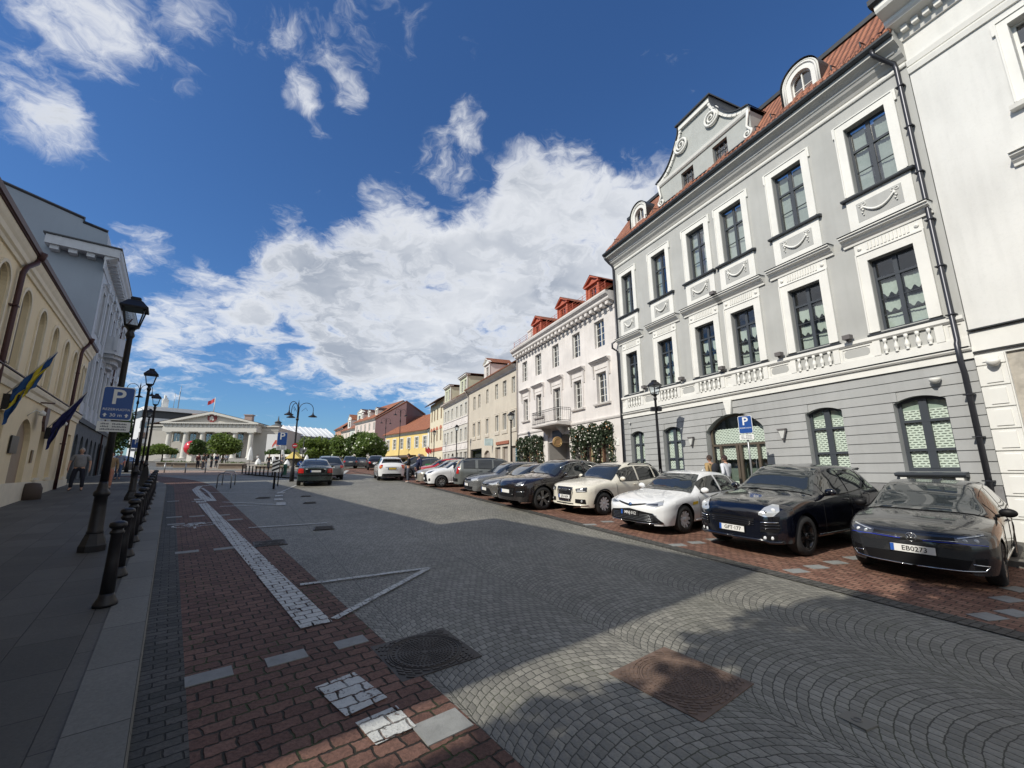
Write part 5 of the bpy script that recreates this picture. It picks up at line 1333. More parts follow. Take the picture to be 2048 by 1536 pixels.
def flag(label, s, z, cols, cloth, seed, L=1.7, cross=False):
    """flag on a slanting pole fixed to the wall bracket"""
    rnd = random.Random(seed); fr = FL; base = fr(s, 0, z)
    T = thing('wall_flag', label, 'flag', tuple(base), group='flags on the cream building')
    q = MB(fr); q.tube([(s, 0, z), (s, L*.5, z+L*.86)], .018, 6); q.build('flag_pole', mat('pole_pale', (.45, .42, .36), .5), T)
    q = MB(fr); q.box(s-.05, s+.05, 0, .14, z-.35, z+.1); q.tube([(s, .1, z-.05), (s+.06, .25, z-.25), (s-.02, .3, z+.1)], .025, 5); q.build('bracket', M_BLACK, T)
    n, m_ = 14, 10; rows = []
    for i in range(n+1):
        t = .16+.84*i/n; px_, pz = L*.5*t, z+L*.86*t; row = []
        for j in range(m_+1):
            k = j/m_; drop = 1.05*k
            row.append((s+.10*sin(i*.9+j*.7)*k+.05*sin(j*1.7+i), px_*(1-.35*k)+.02*sin(i*1.4), pz-drop-.10*sin(i*.55)*k))
        rows.append(row)
    q = MB(fr); q.grid(rows, True); f = q.build('flag_cloth', cloth, T)
    uvl = f.data.uv_layers[0]
    for l in f.data.loops: i, j = divmod(l.vertex_index, m_+1); uvl.data[l.index].uv = (i/n, j/m_)
    return T
def clothmat(name, base, bars):
    m, n, b = newmat(name); u, v, _ = n.xyz(n.uv()); col = base
    for ax, lo, hi, c in bars:
        t = u if ax == 'u' else v; k = n.m('MULTIPLY', n.m('GREATER_THAN', t, lo), n.m('LESS_THAN', t, hi)); col = n.mix(k, col, c)
    n.put(b.inputs['Base Color'], col); b.inputs['Roughness'].default_value = .85; return m
flag('blue flag with yellow cross on a wall pole, above the round-topped niche', 18.6, 4.1, None, clothmat('cloth_cross', (.015, .07, .22), [('u', .55, .70, (.60, .48, .04)), ('v', .40, .60, (.60, .48, .04))]), 1, 1.75)
flag('dark navy flag hanging from a bracket beside the downpipe', 24.6, 3.6, None, clothmat('cloth_navy', (.012, .015, .09), []), 2, 1.9)
# plain house nearer the camera (beyond the left edge): its eaves throw the near shadow on the road
def near_left():
    A, B = 3.35, 10.55; fr = FL
    H = thing('near_left_house', 'plain ochre house on the near left with a deep eave', 'building', tuple(fr(7, 0, gL(7))))
    ws = [(c-.5, c+.5, z, z+1.9) for c in (4.6, 6.9, 9.2) for z in (5.4, 2.0)]
    block(fr, A, B, -.2, 9.6, ws, mat('ochre_render', (.5, .38, .22), .9, var=.08, streak=.1), H, depth=11)
    for w_ in ws: window(H, fr, *w_, d=-.12, fmat=M_WHITE, mull=.07)
    cornice(fr, A, B, 9.75, .5, .42, M_LYT, H)
    pitched(fr, A, B, .5, 9.8, -5, 13.0, -10.6, 9.6, M_TILE, H, M_LYT, over=.0)
near_left()
class FS(Frame):
    def __call__(f, s, d, z): return Frame.__call__(f, 32.5+(s-33.9)*.9, d*.65 if d > 0 else d, .92*z+.1)
def blue_grey_left():
    A, B = 33.9, 52.0; fr = FS(-nL*4.3, uL, nL)
    H = thing('blue_grey_house', 'tall blue grey building with blank party wall, bracketed cornice and a stone balcony', 'building', tuple(fr(40, 0, gL(40))))
    zc = 15.6
    cs = [35.4, 37.6, 39.8, 42.0, 44.2, 46.4, 48.6, 50.8]
    ws = [(c-.5, c+.5, 10.6, 13.4) for c in cs]+[(c-.5, c+.5, 6.3, 9.3) for c in cs]
    w = MB(fr); wall(w, A, B, 5.3, zc, ws, 0, .25); w.build('wall', M_BLUEW, H)
    pw = MB(fr); pw.P([(A-.02, .0, 0), (A-.02, 0, 15.4), (A-.02, -.15, 17.1), (A-.02, -1.2, 17.35), (A-.02, -1.2, 17.6), (A-.02, -4.6, 18.6), (A-.02, -13, 21.5), (A-.02, -26, 17)], [tuple(range(8))])
    pw.quad((B, 0, 0), (B, -20, 0), (B, -20, 17), (B, 0, 17)); pw.build('party_wall', M_BLUEG, H)
    t = MB(fr); t.tube([(A-.02, -.15, 17.1), (A-.02, -1.2, 17.35), (A-.02, -1.2, 17.6), (A-.02, -4.6, 18.6), (A-.02, -13, 21.5)], .10, 4, smooth=False); t.build('roof_edge', M_METAL, H)
    at = MB(fr); at.box(A, B, -8, -.15, 15.6, 17.05); at.build('attic_wall', M_BLUEW, H)
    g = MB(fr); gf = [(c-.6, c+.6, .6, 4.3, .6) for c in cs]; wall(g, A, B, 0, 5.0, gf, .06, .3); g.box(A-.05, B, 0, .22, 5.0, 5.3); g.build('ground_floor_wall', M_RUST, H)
    for w_ in ws: 
        window(H, fr, *w_, d=-.18, fmat=M_BLUEG, mull=.08, rows=[w_[2]+.8, w_[2]+1.6])
        s = MB(fr); surround(s, *w_, .18, .10); hoodmould(s, w_[0]-.3, w_[1]+.3, w_[3]+.45, .25, .2); s.build('window_surround', M_BLUEW, H)
    for w_ in gf: window(H, fr, *w_, d=-.2, fmat=M_BLACK, mull=.08)
    c = MB(fr); pr = [(0, 14.4), (.06, 14.4), (.1, 14.7), (.1, 15.0), (.75, 15.2), (.80, 15.3), (.80, 15.42), (.95, 15.55), (1.0, 15.7), (1.0, 15.82), (0, 15.9)]
    c.prism(pr, A-.6, B, 's')
    c.box(A-.7, A-.02, -2.4, .9, 15.25, 15.8)
    n = 26
    for i in range(n): s = A+.1+i*(B-A)/n; c.box(s, s+.34, .1, .72, 14.95, 15.2)
    for i in range(4): d = -2.2+i*.72; c.box(A-.55, A, d, d+.34, 15.0, 15.25)
    c.build('cornice', M_BLUEW, H)
    e = MB(fr); e.box(A-.78, B, -2.5, 1.04, 15.82, 15.9); e.build('cornice_cap', M_METAL, H)
    # columns between the windows
    for i in range(len(cs)-1):
        m_ = (cs[i]+cs[i+1])/2; q = MB(fr); q.box(m_-.2, m_+.2, 0, .16, 5.5, 14.3); q.box(m_-.28, m_+.28, 0, .22, 13.9, 14.4); q.box(m_-.28, m_+.28, 0, .22, 5.3, 5.6); q.build('pilaster', M_BLUEW, H)
    # curved balcony
    s0, s1, zb = 39.5, 44.4, 10.6; m_ = (s0+s1)/2
    P = [(s0, 0), (s0, .9)]+[(m_-(m_-s0-.3)*cos(pi*i/10), .9+.75*sin(pi*i/10)) for i in range(11)]+[(s1, .9), (s1, 0)]
    q = MB(fr); q.prism(P, zb-.25, zb, 'z')
    for f, dz in ((.85, .5), (.6, .8), (.35, 1.1)): q.prism([(m_+(x-m_)*f, y*f) for x, y in P], zb-dz+.02, zb-dz+.32, 'z')
    for i in range(len(P)-1):
        (x0, y0), (x1, y1) = P[i], P[i+1]; q.P([(x0, y0, zb), (x1, y1, zb), (x1, y1, zb+1.0), (x0, y0, zb+1.0)], [(0, 1, 2, 3)]); q.P([(x0*.97+m_*.03, y0*.9, zb), (x1*.97+m_*.03, y1*.9, zb), (x1*.97+m_*.03, y1*.9, zb+1.0), (x0*.97+m_*.03, y0*.9, zb+1.0)], [(0, 1, 2, 3)])
    q.box(s0-.06, s0+.3, .7, 1.0, zb, zb+1.15); q.box(s1-.3, s1+.06, .7, 1.0, zb, zb+1.15); q.build('balcony', M_BLUEW, H)
    q = MB(fr); q.box(49.2, 51.4, 0, 1.0, 5.7, 6.0); q.build('balcony', M_BLUEW, H)
    q = MB(fr)
    for i in range(10): x = 49.25+i*.235; q.tube([(x, .95, 6.0), (x, .95, 6.9)], .025, 4)
    q.tube([(49.2, .95, 6.9), (51.4, .95, 6.9)], .035, 5); q.build('balcony_railing', M_BLACK, H)
    q = MB(fr); q.tube([(46.9, .9, 15.1), (46.9, .6, 14.6), (46.9, .15, 14.2), (46.9, .15, gL(47))], .08, 6); q.build('downpipe', M_MAR, H)
    q = MB(fr); q.box(39.8, 51.8, -8, .2, 14.4, 14.8); q.build('side_cornice', M_BLUEW, H)
blue_grey_left()
# ------------------------------------------------------------ cars
M_CGLASS = None
def carglass(name='car_glass', tint=(.026, .031, .034)):
    if name in MATS: return MATS[name]
    m, n, b = newmat(name); b.inputs['Base Color'].default_value = (*tint, 1); b.inputs['Roughness'].default_value = .03
    b.inputs['Specular IOR Level'].default_value = .8; b.inputs['Coat Weight'].default_value = .6; b.inputs['Coat Roughness'].default_value = .02
    return m
M_CG = carglass(); M_CGS = carglass('car_side_glass', (.008, .010, .011)); M_TYRE = mat('tyre_rubber', (.022, .022, .023), .85, var=.25, vs=12, bump=.3, bs=60)
M_RIM = mat('alloy_rim', (.78, .79, .80), .32, metal=.15, var=.1, vs=9); M_RIMB = mat('black_rim', (.02, .02, .022), .22, metal=.3, coat=.5); M_RIMG = mat('grey_rim', (.20, .20, .20), .3, metal=.4)
M_PLAST = mat('black_plastic', (.007, .007, .008), .5, spec=.22); M_CHROME = mat('chrome', (.62, .63, .64), .12, metal=1.0)
M_LAMP = mat('lamp_clear', (.50, .52, .54), .08, metal=.35, coat=1.0); M_LAMPD = mat('lamp_dark', (.06, .065, .08), .08, metal=.2, coat=1.0); M_LED = mat('lamp_white_lens', (.66, .68, .7), .15, coat=1.0)
M_TAIL = mat('tail_lamp_red', (.42, .015, .012), .12, coat=1.0); M_INDI = mat('indicator_orange', (.75, .30, .05), .2, coat=1.0)
M_PLATE = mat('plate_white', (.72, .72, .70), .4); M_PLATEY = mat('plate_yellow', (.62, .42, .05), .4); M_PBLUE = mat('plate_blue', (.02, .09, .38), .4); M_INK = mat('ink_black', (.01, .01, .01), .5)
def interp(pts, x):
    if x <= pts[0][0]: return pts[0][1]
    for i in range(len(pts)-1):
        (a, u), (b, v) = pts[i], pts[i+1]
        if x <= b:
            # monotone cubic with finite-difference slopes
            t = (x-a)/(b-a) if b > a else 0
            s1 = (v-u)/(b-a); s0 = (u-pts[i-1][1])/(a-pts[i-1][0]) if i > 0 and a > pts[i-1][0] else s1; s2 = (pts[i+2][1]-v)/(pts[i+2][0]-b) if i+2 < len(pts) and pts[i+2][0] > b else s1
            m0 = 0 if s0*s1 <= 0 else 2*s0*s1/(s0+s1); m1 = 0 if s1*s2 <= 0 else 2*s1*s2/(s1+s2); h = b-a
            return u*(2*t**3-3*t*t+1)+m0*h*(t**3-2*t*t+t)+v*(-2*t**3+3*t*t)+m1*h*(t**3-t*t)
    return pts[-1][1]
def sstep(x): x = max(0, min(1, x)); return x*x*(3-2*x)
GP = [(0, .94), (.15, .965), (.3, .988), (.5, 1.0), (.68, .992), (.80, .998), (.9, .985), (1, .95)]
class Car:
    def __init__(c, L, W, H, top, belt, fo, wb, wr, rw=.36, sill=.25, ns=.55, nk=2.7, ts=.5, tk=3.2, nb=.22, tb=.30, arch=.055):
        c.L, c.W, c.H, c.top, c.belt, c.fo, c.wb, c.wr, c.sill = L, W, H, top, belt, fo, wb, wr, sill
        c.rw = rw*W; c.ns, c.nk, c.ts, c.tk, c.nb, c.tb = ns, nk, ts, tk, nb, tb; ra = wr+arch; c.ra = ra
        ds = {0, L}
        for k in (.002, .01, .03, .06, .11, .18, .28, .42, .6, .8, 1): ds.add(ns*k); ds.add(L-ts*k)
        for w in (fo, fo+wb):
            for i in range(13): ds.add(w-ra*cos(pi*i/12))
            ds.add(w-ra-.004); ds.add(w+ra+.004)
        x = 0
        while x < L: ds.add(x); x += .11
        for p, _ in top: ds.add(p)
        D = sorted(x for x in ds if 0 <= x <= L); D = [d for i, d in enumerate(D) if i == 0 or d-D[i-1] > .0008]
        rows = [c.section(d) for d in D]
        c.rows = rows
        mb = MB()
        n = len(rows[0])
        full = [[(-d, -y, z) for y, z in reversed(r)][:-1] + [(-d, y, z) for y, z in r][::-1][0:0] + [(-d, y, z) for y, z in reversed(r)][::-1] for d, r in zip(D, rows)]
        # section listed bottom-left .. centre .. bottom-right
        full = []
        for d, r in zip(D, rows): full.append([(-d, y, z) for y, z in r] + [(-d, -y, z) for y, z in reversed(r[:-1])])
        mb.grid(full, True)
        c.mb = mb; c.bvh = BVHTree.FromPolygons([Vector(v) for v in mb.v], mb.f)
    def hw(c, d):
        k = 1.0; d = max(0, min(c.L, d))
        if d < c.ns: k = (1-(1-d/c.ns)**c.nk)**(1/c.nk)
        e = c.L-d
        if e < c.ts: k = min(k, (1-(1-e/c.ts)**c.tk)**(1/c.tk))
        q = d/c.L; return c.W/2*k*(1-.035*(1-min(1, q/.35))**2 - .03*max(0, (q-.7)/.3)**2)
    def zb(c, d):
        z = c.sill
        if d < c.fo-c.ra: z = c.nb+(.04 if d < .1 else 0)
        if d > c.fo+c.wb+c.ra: z = c.tb
        for w in (c.fo, c.fo+c.wb):
            if abs(d-w) <= c.ra+1e-6: z = max(z, c.wr+sqrt(max(0, c.ra**2-(d-w)**2)))
        return z
    def section(c, d):
        W = c.hw(d); zb = c.zb(d); zt = interp(c.top, d); bl = min(interp(c.belt, d), zt-.012); h = zt-bl; zl = .2
        out = []
        for i in range(8):
            z = zb+(bl-zb)*i/7; t = (z-zl)/(bl-zl); out.append((W*interp(GP, max(0, t)), z))
        yb = out[-1][0]; cc = sstep((h-.05)/.28); rw = min(c.rw, yb*.93)
        cab = [(yb+(rw-yb)*(.30), bl+.30*h), (yb+(rw-yb)*.66, bl+.62*h), (rw, bl+.86*h), (rw*.92, bl+.945*h), (rw*.72, bl+.98*h), (rw*.38, bl+.996*h), (0, zt)]
        hood = [(yb*f, bl+h*(1-(f)**3.0)) for f in (.975, .93, .84, .70, .48, .24, 0)]
        for a, b in zip(cab, hood): out.append((b[0]+(a[0]-b[0])*cc, b[1]+(a[1]-b[1])*cc))
        return out
    def cast(c, p, dr, off=.004):
        dr = Vector(dr).normalized(); o = Vector(p)-dr*2.5; h = c.bvh.ray_cast(o, dr)
        if h[0] is None:
            q = c.bvh.find_nearest(Vector(p)); 
            nn = q[1]; nn = nn if nn.dot(dr) < 0 else -nn; return q[0]+nn*off
        nn = h[1]; nn = nn if nn.dot(dr) < 0 else -nn
        return h[0]+nn*off
    def patch(c, top, bot, dr, off=.004, nu=10, nv=4, mirror=True, loc=None, raw=False):
        off = off*1.5+.003; nu = int(nu*2.4); nv = int(nv*1.8)+2
        return c.patch0(top, bot, dr, off, nu, nv, raw)
    def patch0(c, top, bot, dr, off, nu, nv, raw):
        """surface patch between two polylines of 3D guesses, cast onto the body along dr"""
        def samp(pl, t):
            L = [0]
            for i in range(len(pl)-1): L.append(L[-1]+(Vector(pl[i+1])-Vector(pl[i])).length)
            x = t*L[-1]
            for i in range(len(pl)-1):
                if x <= L[i+1] or i == len(pl)-2:
                    k = (x-L[i])/max(1e-6, L[i+1]-L[i]); return Vector(pl[i]).lerp(Vector(pl[i+1]), k)
        rows = []
        for j in range(nv+1):
            rows.append([c.cast(samp(top, i/nu).lerp(samp(bot, i/nu), j/nv), dr, off) for i in range(nu+1)])
        if raw: return rows
        mb = MB(); mb.grid(rows, True); return mb
def build_car(name, label, spec, mpaint, loc, heading, group, style, cat='car'):
    """heading: unit vector of the nose direction"""
    c = Car(**{k: v for k, v in spec.items() if k in ('L', 'W', 'H', 'top', 'belt', 'fo', 'wb', 'wr', 'rw', 'sill', 'ns', 'nk', 'ts', 'tk', 'nb', 'tb', 'arch')})
    T = thing(name, label, cat, (0, 0, 0), 0, group)
    body = c.mb.build('body', mpaint, T)
    L, W = c.L, c.W
    # dark underside and wheel wells
    u = MB(); u.box(-(L-.25), -.25, -W/2*.86, W/2*.86, c.sill-.03, c.sill+.10)
    for w in (c.fo, c.fo+c.wb):
        for sy in (1, -1):
            y0, y1 = sorted((sy*W/2*.55, sy*W/2*.955)); P = [(-w+c.ra*cos(pi*i/12), c.wr+c.ra*sin(pi*i/12)) for i in range(13)]
            for i in range(12): u.quad((P[i][0], y0, P[i][1]), (P[i+1][0], y0, P[i+1][1]), (P[i+1][0], y1, P[i+1][1]), (P[i][0], y1, P[i][1]))
            u.P([(p[0], y0 if sy > 0 else y1, p[1]) for p in P]+[(-w-c.ra, y0 if sy > 0 else y1, c.sill), (-w+c.ra, y0 if sy > 0 else y1, c.sill)], [tuple(range(15))])
    u.build('underbody', M_PLAST, T)
    if style.get('cladding'):
        cl = MB()
        for w in (c.fo, c.fo+c.wb):
            for sy in (1, -1):
                rr = []
                for i in range(15):
                    a = pi*i/14; x = -w+cos(a)*c.ra; z = c.wr+sin(a)*c.ra; x2 = -w+cos(a)*(c.ra+.055); z2 = c.wr+sin(a)*(c.ra+.055)
                    z = max(z, c.sill); z2 = max(z2, c.sill)
                    rr.append([c.cast((x2, sy*W/2, z2), (0, -sy, 0), .012), c.cast((x*.995, sy*W/2, z+.012), (0, -sy, 0), .018)])
                cl.grid(rr, True)
        cl.build('arch_trim', M_PLAST, T)
    # wheels
    rim_m = style.get('rim', M_RIM); wr = c.wr; rr_ = wr*style.get('rimr', .66); tw = style.get('tw', .215); spokes = style.get('spokes', 5); dbl = style.get('dbl', 0)
    tm = MB(); pr = [(rr_, -tw/2), (rr_+.01, -tw/2), (wr*.90, -tw/2), (wr*.975, -tw/2+.025), (wr, -tw/2+.06), (wr, tw/2-.06), (wr*.975, tw/2-.025), (wr*.90, tw/2), (rr_+.01, tw/2), (rr_, tw/2), (rr_, -tw/2)]
    tm.lathe(pr[:], n=28); tm.f = [f for f in tm.f if len(f) == 4]; tm.sm = tm.sm[:len(tm.f)]
    tm.v = [Vector((v.x, v.z, v.y)) for v in tm.v]
    rm = MB(); rm.lathe([(rr_, tw/2-.012), (rr_-.012, tw/2-.004), (rr_-.03, tw/2-.02), (rr_-.035, -tw/2+.03), (.03, -tw/2+.05)], n=28); rm.f = [f for f in rm.f if len(f) == 4]; rm.sm = rm.sm[:len(rm.f)]
    sp = MB()
    for k in range(spokes):
        a = 2*pi*k/spokes+.3
        for da in ((-.16, .16) if dbl else (0,)):
            w0, w1 = (.030, .020) if dbl else (.042*(5/spokes)**.5+.01, .034*(5/spokes)**.5)
            p0 = Vector((cos(a+da*.35), sin(a+da*.35), 0))*.045; p1 = Vector((cos(a+da), sin(a+da), 0))*(rr_-.012); q = Vector((-sin(a+da), cos(a+da), 0))
            z0, z1 = tw/2-.035, tw/2-.012
            sp.P([p0-q*w0+Vector((0, 0, z0)), p0+q*w0+Vector((0, 0, z0)), p1+q*w1+Vector((0, 0, z1)), p1-q*w1+Vector((0, 0, z1)), p0-q*w0*1.1+Vector((0, 0, z0-.03)), p0+q*w0*1.1+Vector((0, 0, z0-.03)), p1+q*w1*1.2+Vector((0, 0, z1-.035)), p1-q*w1*1.2+Vector((0, 0, z1-.035))], [(0, 1, 2, 3), (0, 3, 7, 4), (1, 5, 6, 2)])
    sp.lathe([(.055, tw/2-.05), (.052, tw/2-.018), (.03, tw/2-.008), (0, tw/2-.008)], n=12)
    for q in (rm, sp): q.v = [Vector((v.x, v.z, v.y)) for v in q.v]
    b0 = MB(); b0.lathe([(.0, .0), (wr*.45, 0), (wr*.45, .02), (0, .02)], n=20); b0.v = [Vector((v.x, v.z, v.y)) for v in b0.v]
    protos = None
    for d in (c.fo, c.fo+c.wb):
        for sy in (1, -1):
            if protos is None:
                w = tm.build('wheel', M_TYRE, T); r1 = rm.build('rim', M_RIMB if style.get('darkdish', 1) else rim_m, w); s1 = sp.build('spokes', rim_m, w); d1 = b0.build('brake_disc', mat('brake_steel', (.2, .19, .18), .4, metal=.8), w); protos = (w, (r1, s1, d1)); cur = w
            else:
                cur = protos[0].copy(); COL.objects.link(cur); cur.parent = T
                for k in protos[1]: q = k.copy(); COL.objects.link(q); q.parent = cur
            cur.location = (-d, sy*(W/2*.985-tw/2), wr); cur.rotation_euler = (0, random.uniform(0, 1), 0 if sy > 0 else pi)
    # glass: positions along the roofline given by the spec
    g = spec['glass']; dc, dh, dr0, dr1 = g['cowl'], g['head'], g['rear_top'], g['rear_bot']
    zc, zh = interp(c.top, dc), interp(c.top, dh)
    yc = c.hw(dc)*.86; yh = c.rw*.90
    n = 12; top = [(-dh+.03*(1-(2*i/n-1)**2), yh*(2*i/n-1), 2) for i in range(n+1)]; bot = [(-dc+.10*(1-(2*i/n-1)**2)-.05, yc*(2*i/n-1), 2) for i in range(n+1)]
    ws = c.patch(top, bot, (0, 0, -1), .005, nu=n, nv=7); wo = ws.build('windscreen', M_CG if not style.get('cglass') else style['cglass'], T)
    cw = c.patch([(-dc+.13*(1-(2*i/n-1)**2)-.06, yc*1.02*(2*i/n-1), 2) for i in range(n+1)], bot, (0, 0, -1), .007, nu=n, nv=2); cw.build('cowl', M_PLAST, T)
    # side glass panes
    for (a, b) in g['side']:
        for sy in (1, -1):
            def col(d):
                z0 = interp(c.belt, d)+.025; zt = interp(c.top, d); h = zt-interp(c.belt, d); return z0, min(interp(c.belt, d)+h*.80, g.get('zmax', 9))
            N_ = 8; ds_ = [a+(b-a)*i/N_ for i in range(N_+1)]
            tp = [(-d, sy*1.5, max(col(d)[1], col(d)[0]+.02)) for d in ds_]; bt = [(-d, sy*1.5, col(d)[0]) for d in ds_]
            p = c.patch(tp, bt, (0, -sy, 0), .004, nu=N_, nv=5); p.build('side_window', M_CGS, T)
        if style.get('chromeline'):
            for sy in (1, -1):
                N_ = 8; ds_ = [a+(b-a)*i/N_ for i in range(N_+1)]; q = MB(); q.tube([c.cast((-d, sy*1.5, interp(c.belt, d)+(interp(c.top, d)-interp(c.belt, d))*.82), (0, -sy, 0), .008) for d in ds_], .018, 5); q.build('window_trim', M_CHROME, T)
    # rear glass
    zr0, zr1 = interp(c.top, dr0), interp(c.top, dr1); yr0, yr1 = c.rw*.86, c.hw(min(dr1, L-.3))*.80
    tp = [(-dr0, yr0*(2*i/n-1), zr0+.3) for i in range(n+1)]; bt = [(-dr1, yr1*(2*i/n-1), zr1+.3) for i in range(n+1)]
    q = c.patch(tp, bt, (.35, 0, -1) if dr1-dr0 < .45 else (0, 0, -1), .005, nu=n, nv=5); q.build('rear_window', M_CG, T)
    # mirrors, handles, door joints
    dm = g['cowl']+.42; zm = interp(c.belt, dm)+.04
    for sy in (1, -1):
        q = MB(); y0 = c.hw(dm)*.95; q.sphere((-dm+.02, sy*(y0+.105), zm+.06), .092, 14, 10, (.62, 1.18, .78)); q.build('mirror', style.get('mirror', mpaint), T)
        q = MB(); q.tube([(-dm, sy*(y0-.03), zm), (-dm+.01, sy*(y0+.06), zm+.02)], .026, 6); q.build('mirror_arm', M_PLAST, T)
        for dd in g['handles']:
            q = MB(); zz = interp(c.belt, dd)-.10; P = [c.cast((-dd-e, sy*1.5, zz), (0, -sy, 0), o_) for e, o_ in ((-.09, .004), (-.07, .03), (.07, .03), (.09, .004))]; q.tube(P, .014, 6); q.build('door_handle', style.get('handle', mpaint), T)
        for dd, lean in g['joints']:
            zt_ = interp(c.belt, dd)+.01; q = MB(); P = [c.cast((-dd-lean*(1-t)*.12, sy*1.5, c.sill+.05+(zt_-c.sill-.05)*t), (0, -sy, 0), .0015) for t in [i/6 for i in range(7)]]; q.tube(P, .0055, 4); q.build('door_joint', M_PLAST, T)
        q = MB(); q.tube([c.cast((-c.fo-c.ra-.06-(c.wb-2*c.ra-.12)*i/8, sy*1.5, c.sill+.04), (0, -sy, 0), .004) for i in range(9)], .018, 5); q.build('sill_trim', M_PLAST if style.get('cladding') else mpaint, T)
        q = MB(); q.tube([c.cast((-d, sy*1.5, interp(c.belt, d)+.012), (0, -sy, 0), .004) for d in [g['side'][0][0]+(g['side'][-1][1]-g['side'][0][0])*i/10 for i in range(11)]], .009, 5); q.build('waist_trim', M_CHROME if style.get('chromeline') else M_PLAST, T)
    if style.get('rails'):
        for sy in (1, -1):
            a, b = dh+.25, dr0-.05; q = MB(); P = []
            for i in range(11):
                d = a+(b-a)*i/10; p = c.cast((-d, sy*c.rw*.97, 3), (0, 0, -1), 0); P.append(p+Vector((0, 0, .05*min(1, i*1.2, (10-i)*1.2))))
            q.tube(P, .017, 6); q.build('roof_rail', style['rails'], T)
    if style.get('spoiler'):
        q = MB(); d = dr0+.02; z = interp(c.top, d); q.prism([(-d+.12, z-.01), (-d-.20, z+.03), (-d-.28, z+.01), (-d-.20, z-.04)], -c.rw*.95, c.rw*.95, 'd'); q.v = [Vector((v.x, v.y, v.z)) for v in q.v]; q.build('roof_spoiler', style.get('spoiler_mat', mpaint), T)
    q = MB(); d = dr0-.12; z = interp(c.top, d); q.prism([(-d+.06, z-.01), (-d-.05, z+.055), (-d-.09, z-.01)], -.02, .02, 'd'); q.build('aerial_fin', mpaint, T)
    # listed surface pieces: (name, material, top polyline (y,z), bottom polyline (y,z), direction, mirror, offset)
    def surf(lst, back):
        for it in lst:
            nm, mt, tp, bt, dr, mir = it[:6]; off = it[6] if len(it) > 6 else .005; nu = it[7] if len(it) > 7 else 8
            X = -.1 if not back else -(L-.1); sx = -1 if not back else 1
            for sy in ((1, -1) if mir else (1,)):
                t3 = [(X, sy*y, z) for y, z in tp]; b3 = [(X, sy*y, z) for y, z in bt]
                dv = (sx*1.0, sy*dr, it[8] if len(it) > 8 else 0); p = c.patch(t3, b3, dv, off, nu=nu, nv=3); p.build(nm, mt, T)
    surf(style.get('front', ()), False); surf(style.get('rear', ()), True)
    def bars(lst, back):
        for (nm, mt, pts, r, off, mir, dr) in lst:
            sx = -1 if not back else 1; X = -.1 if not back else -(L-.1)
            for sy in ((1, -1) if mir else (1,)):
                # densify
                P = []
                for i in range(len(pts)-1):
                    for k in range(4): t = k/4; P.append((pts[i][0]*(1-t)+pts[i+1][0]*t, pts[i][1]*(1-t)+pts[i+1][1]*t))
                P.append(pts[-1]); q = MB(); q.tube([c.cast((X, sy*y, z), (sx, sy*dr, 0), off) for y, z in P], r, 6); q.build(nm, mt, T)
    bars(style.get('fbars', ()), False); bars(style.get('rbars', ()), True)
    for (nm, mt, y, z, r, mir) in style.get('frounds', ()):
        for sy in ((1, -1) if mir else (1,)):
            p = c.cast((-.1, sy*y, z), (-1, 0, 0), .004); q = MB(); q.sphere(p, r, 12, 8, (.45, 1, 1)); q.build(nm, mt, T)
    # number plate
    pl = style.get('plate')
    for end in ('front', 'back'):
        if not pl or end not in pl: continue
        txt, z, tilt = pl[end]; sx = 1 if end == 'front' else -1; X = 0 if end == 'front' else -L
        p = c.cast((X, 0, z), (-sx, 0, 0), .022); q = MB(); xx = max(p.x, c.cast((X, .24, z), (-sx, 0, 0), .01).x) if sx > 0 else min(p.x, c.cast((X, .24, z), (-sx, 0, 0), .01).x)
        q.box(min(xx, xx-sx*.03), max(xx, xx-sx*.03), -.26, .26, z-.055, z+.055); po = q.build('number_plate', pl.get('mat', M_PLATE) if end == 'front' else pl.get('rmat', M_PLATE), T)
        fr_ = MB(); fr_.box(min(xx-.004*sx, xx-sx*.035), max(xx-.004*sx, xx-sx*.035), -.272, .272, z-.067, z+.067); fr_.build('plate_holder', M_PLAST, T)
        q = MB(); yb = sx*-.26; q.box(min(xx, xx+sx*.001), max(xx, xx+sx*.002), min(yb, yb+sx*.045), max(yb, yb+sx*.045), z-.053, z+.053); q.build('plate_band', M_PBLUE, po)
        if txt:
            M_ = facemat((xx+sx*.0025, sx*.022, z-.002), (0, sx, 0), (0, 0, 1)); text(txt, .098, M_, pl.get('ink', M_INK), 'plate_text', po, .001, bold=.001)
    for fn in style.get('extra', ()): fn(c, T)
    T.location = loc; T.rotation_euler = (0, 0, atan2(heading.y, heading.x))
    # tilt with the street
    return T
def head(th_deg):
    """nose direction: -nR turned towards the camera end of the row"""
    t = R(th_deg); return (-uR*sin(t) - nR*cos(t)).normalized()
HATCH = dict(L=4.26, W=1.80, H=1.46, fo=.86, wb=2.63, wr=.325, rw=.345, top=[(0, .66), (.06, .74), (.25, .83), (.6, .905), (1.12, .985), (1.22, 1.02), (1.75, 1.31), (2.1, 1.43), (2.5, 1.465), (3.1, 1.455), (3.55, 1.40), (3.82, 1.28), (4.08, 1.04), (4.2, .92), (4.26, .80)],
             belt=[(0, .60), (.3, .74), (1.1, .90), (2.5, .935), (3.6, .985), (4.1, .93), (4.26, .74)], glass=dict(cowl=1.20, head=2.02, rear_top=3.62, rear_bot=4.06, side=[(1.62, 2.50), (2.58, 3.32), (3.40, 3.72)], handles=(2.35, 3.2), joints=((1.42, .5), (2.52, 0), (3.36, -1.2))))
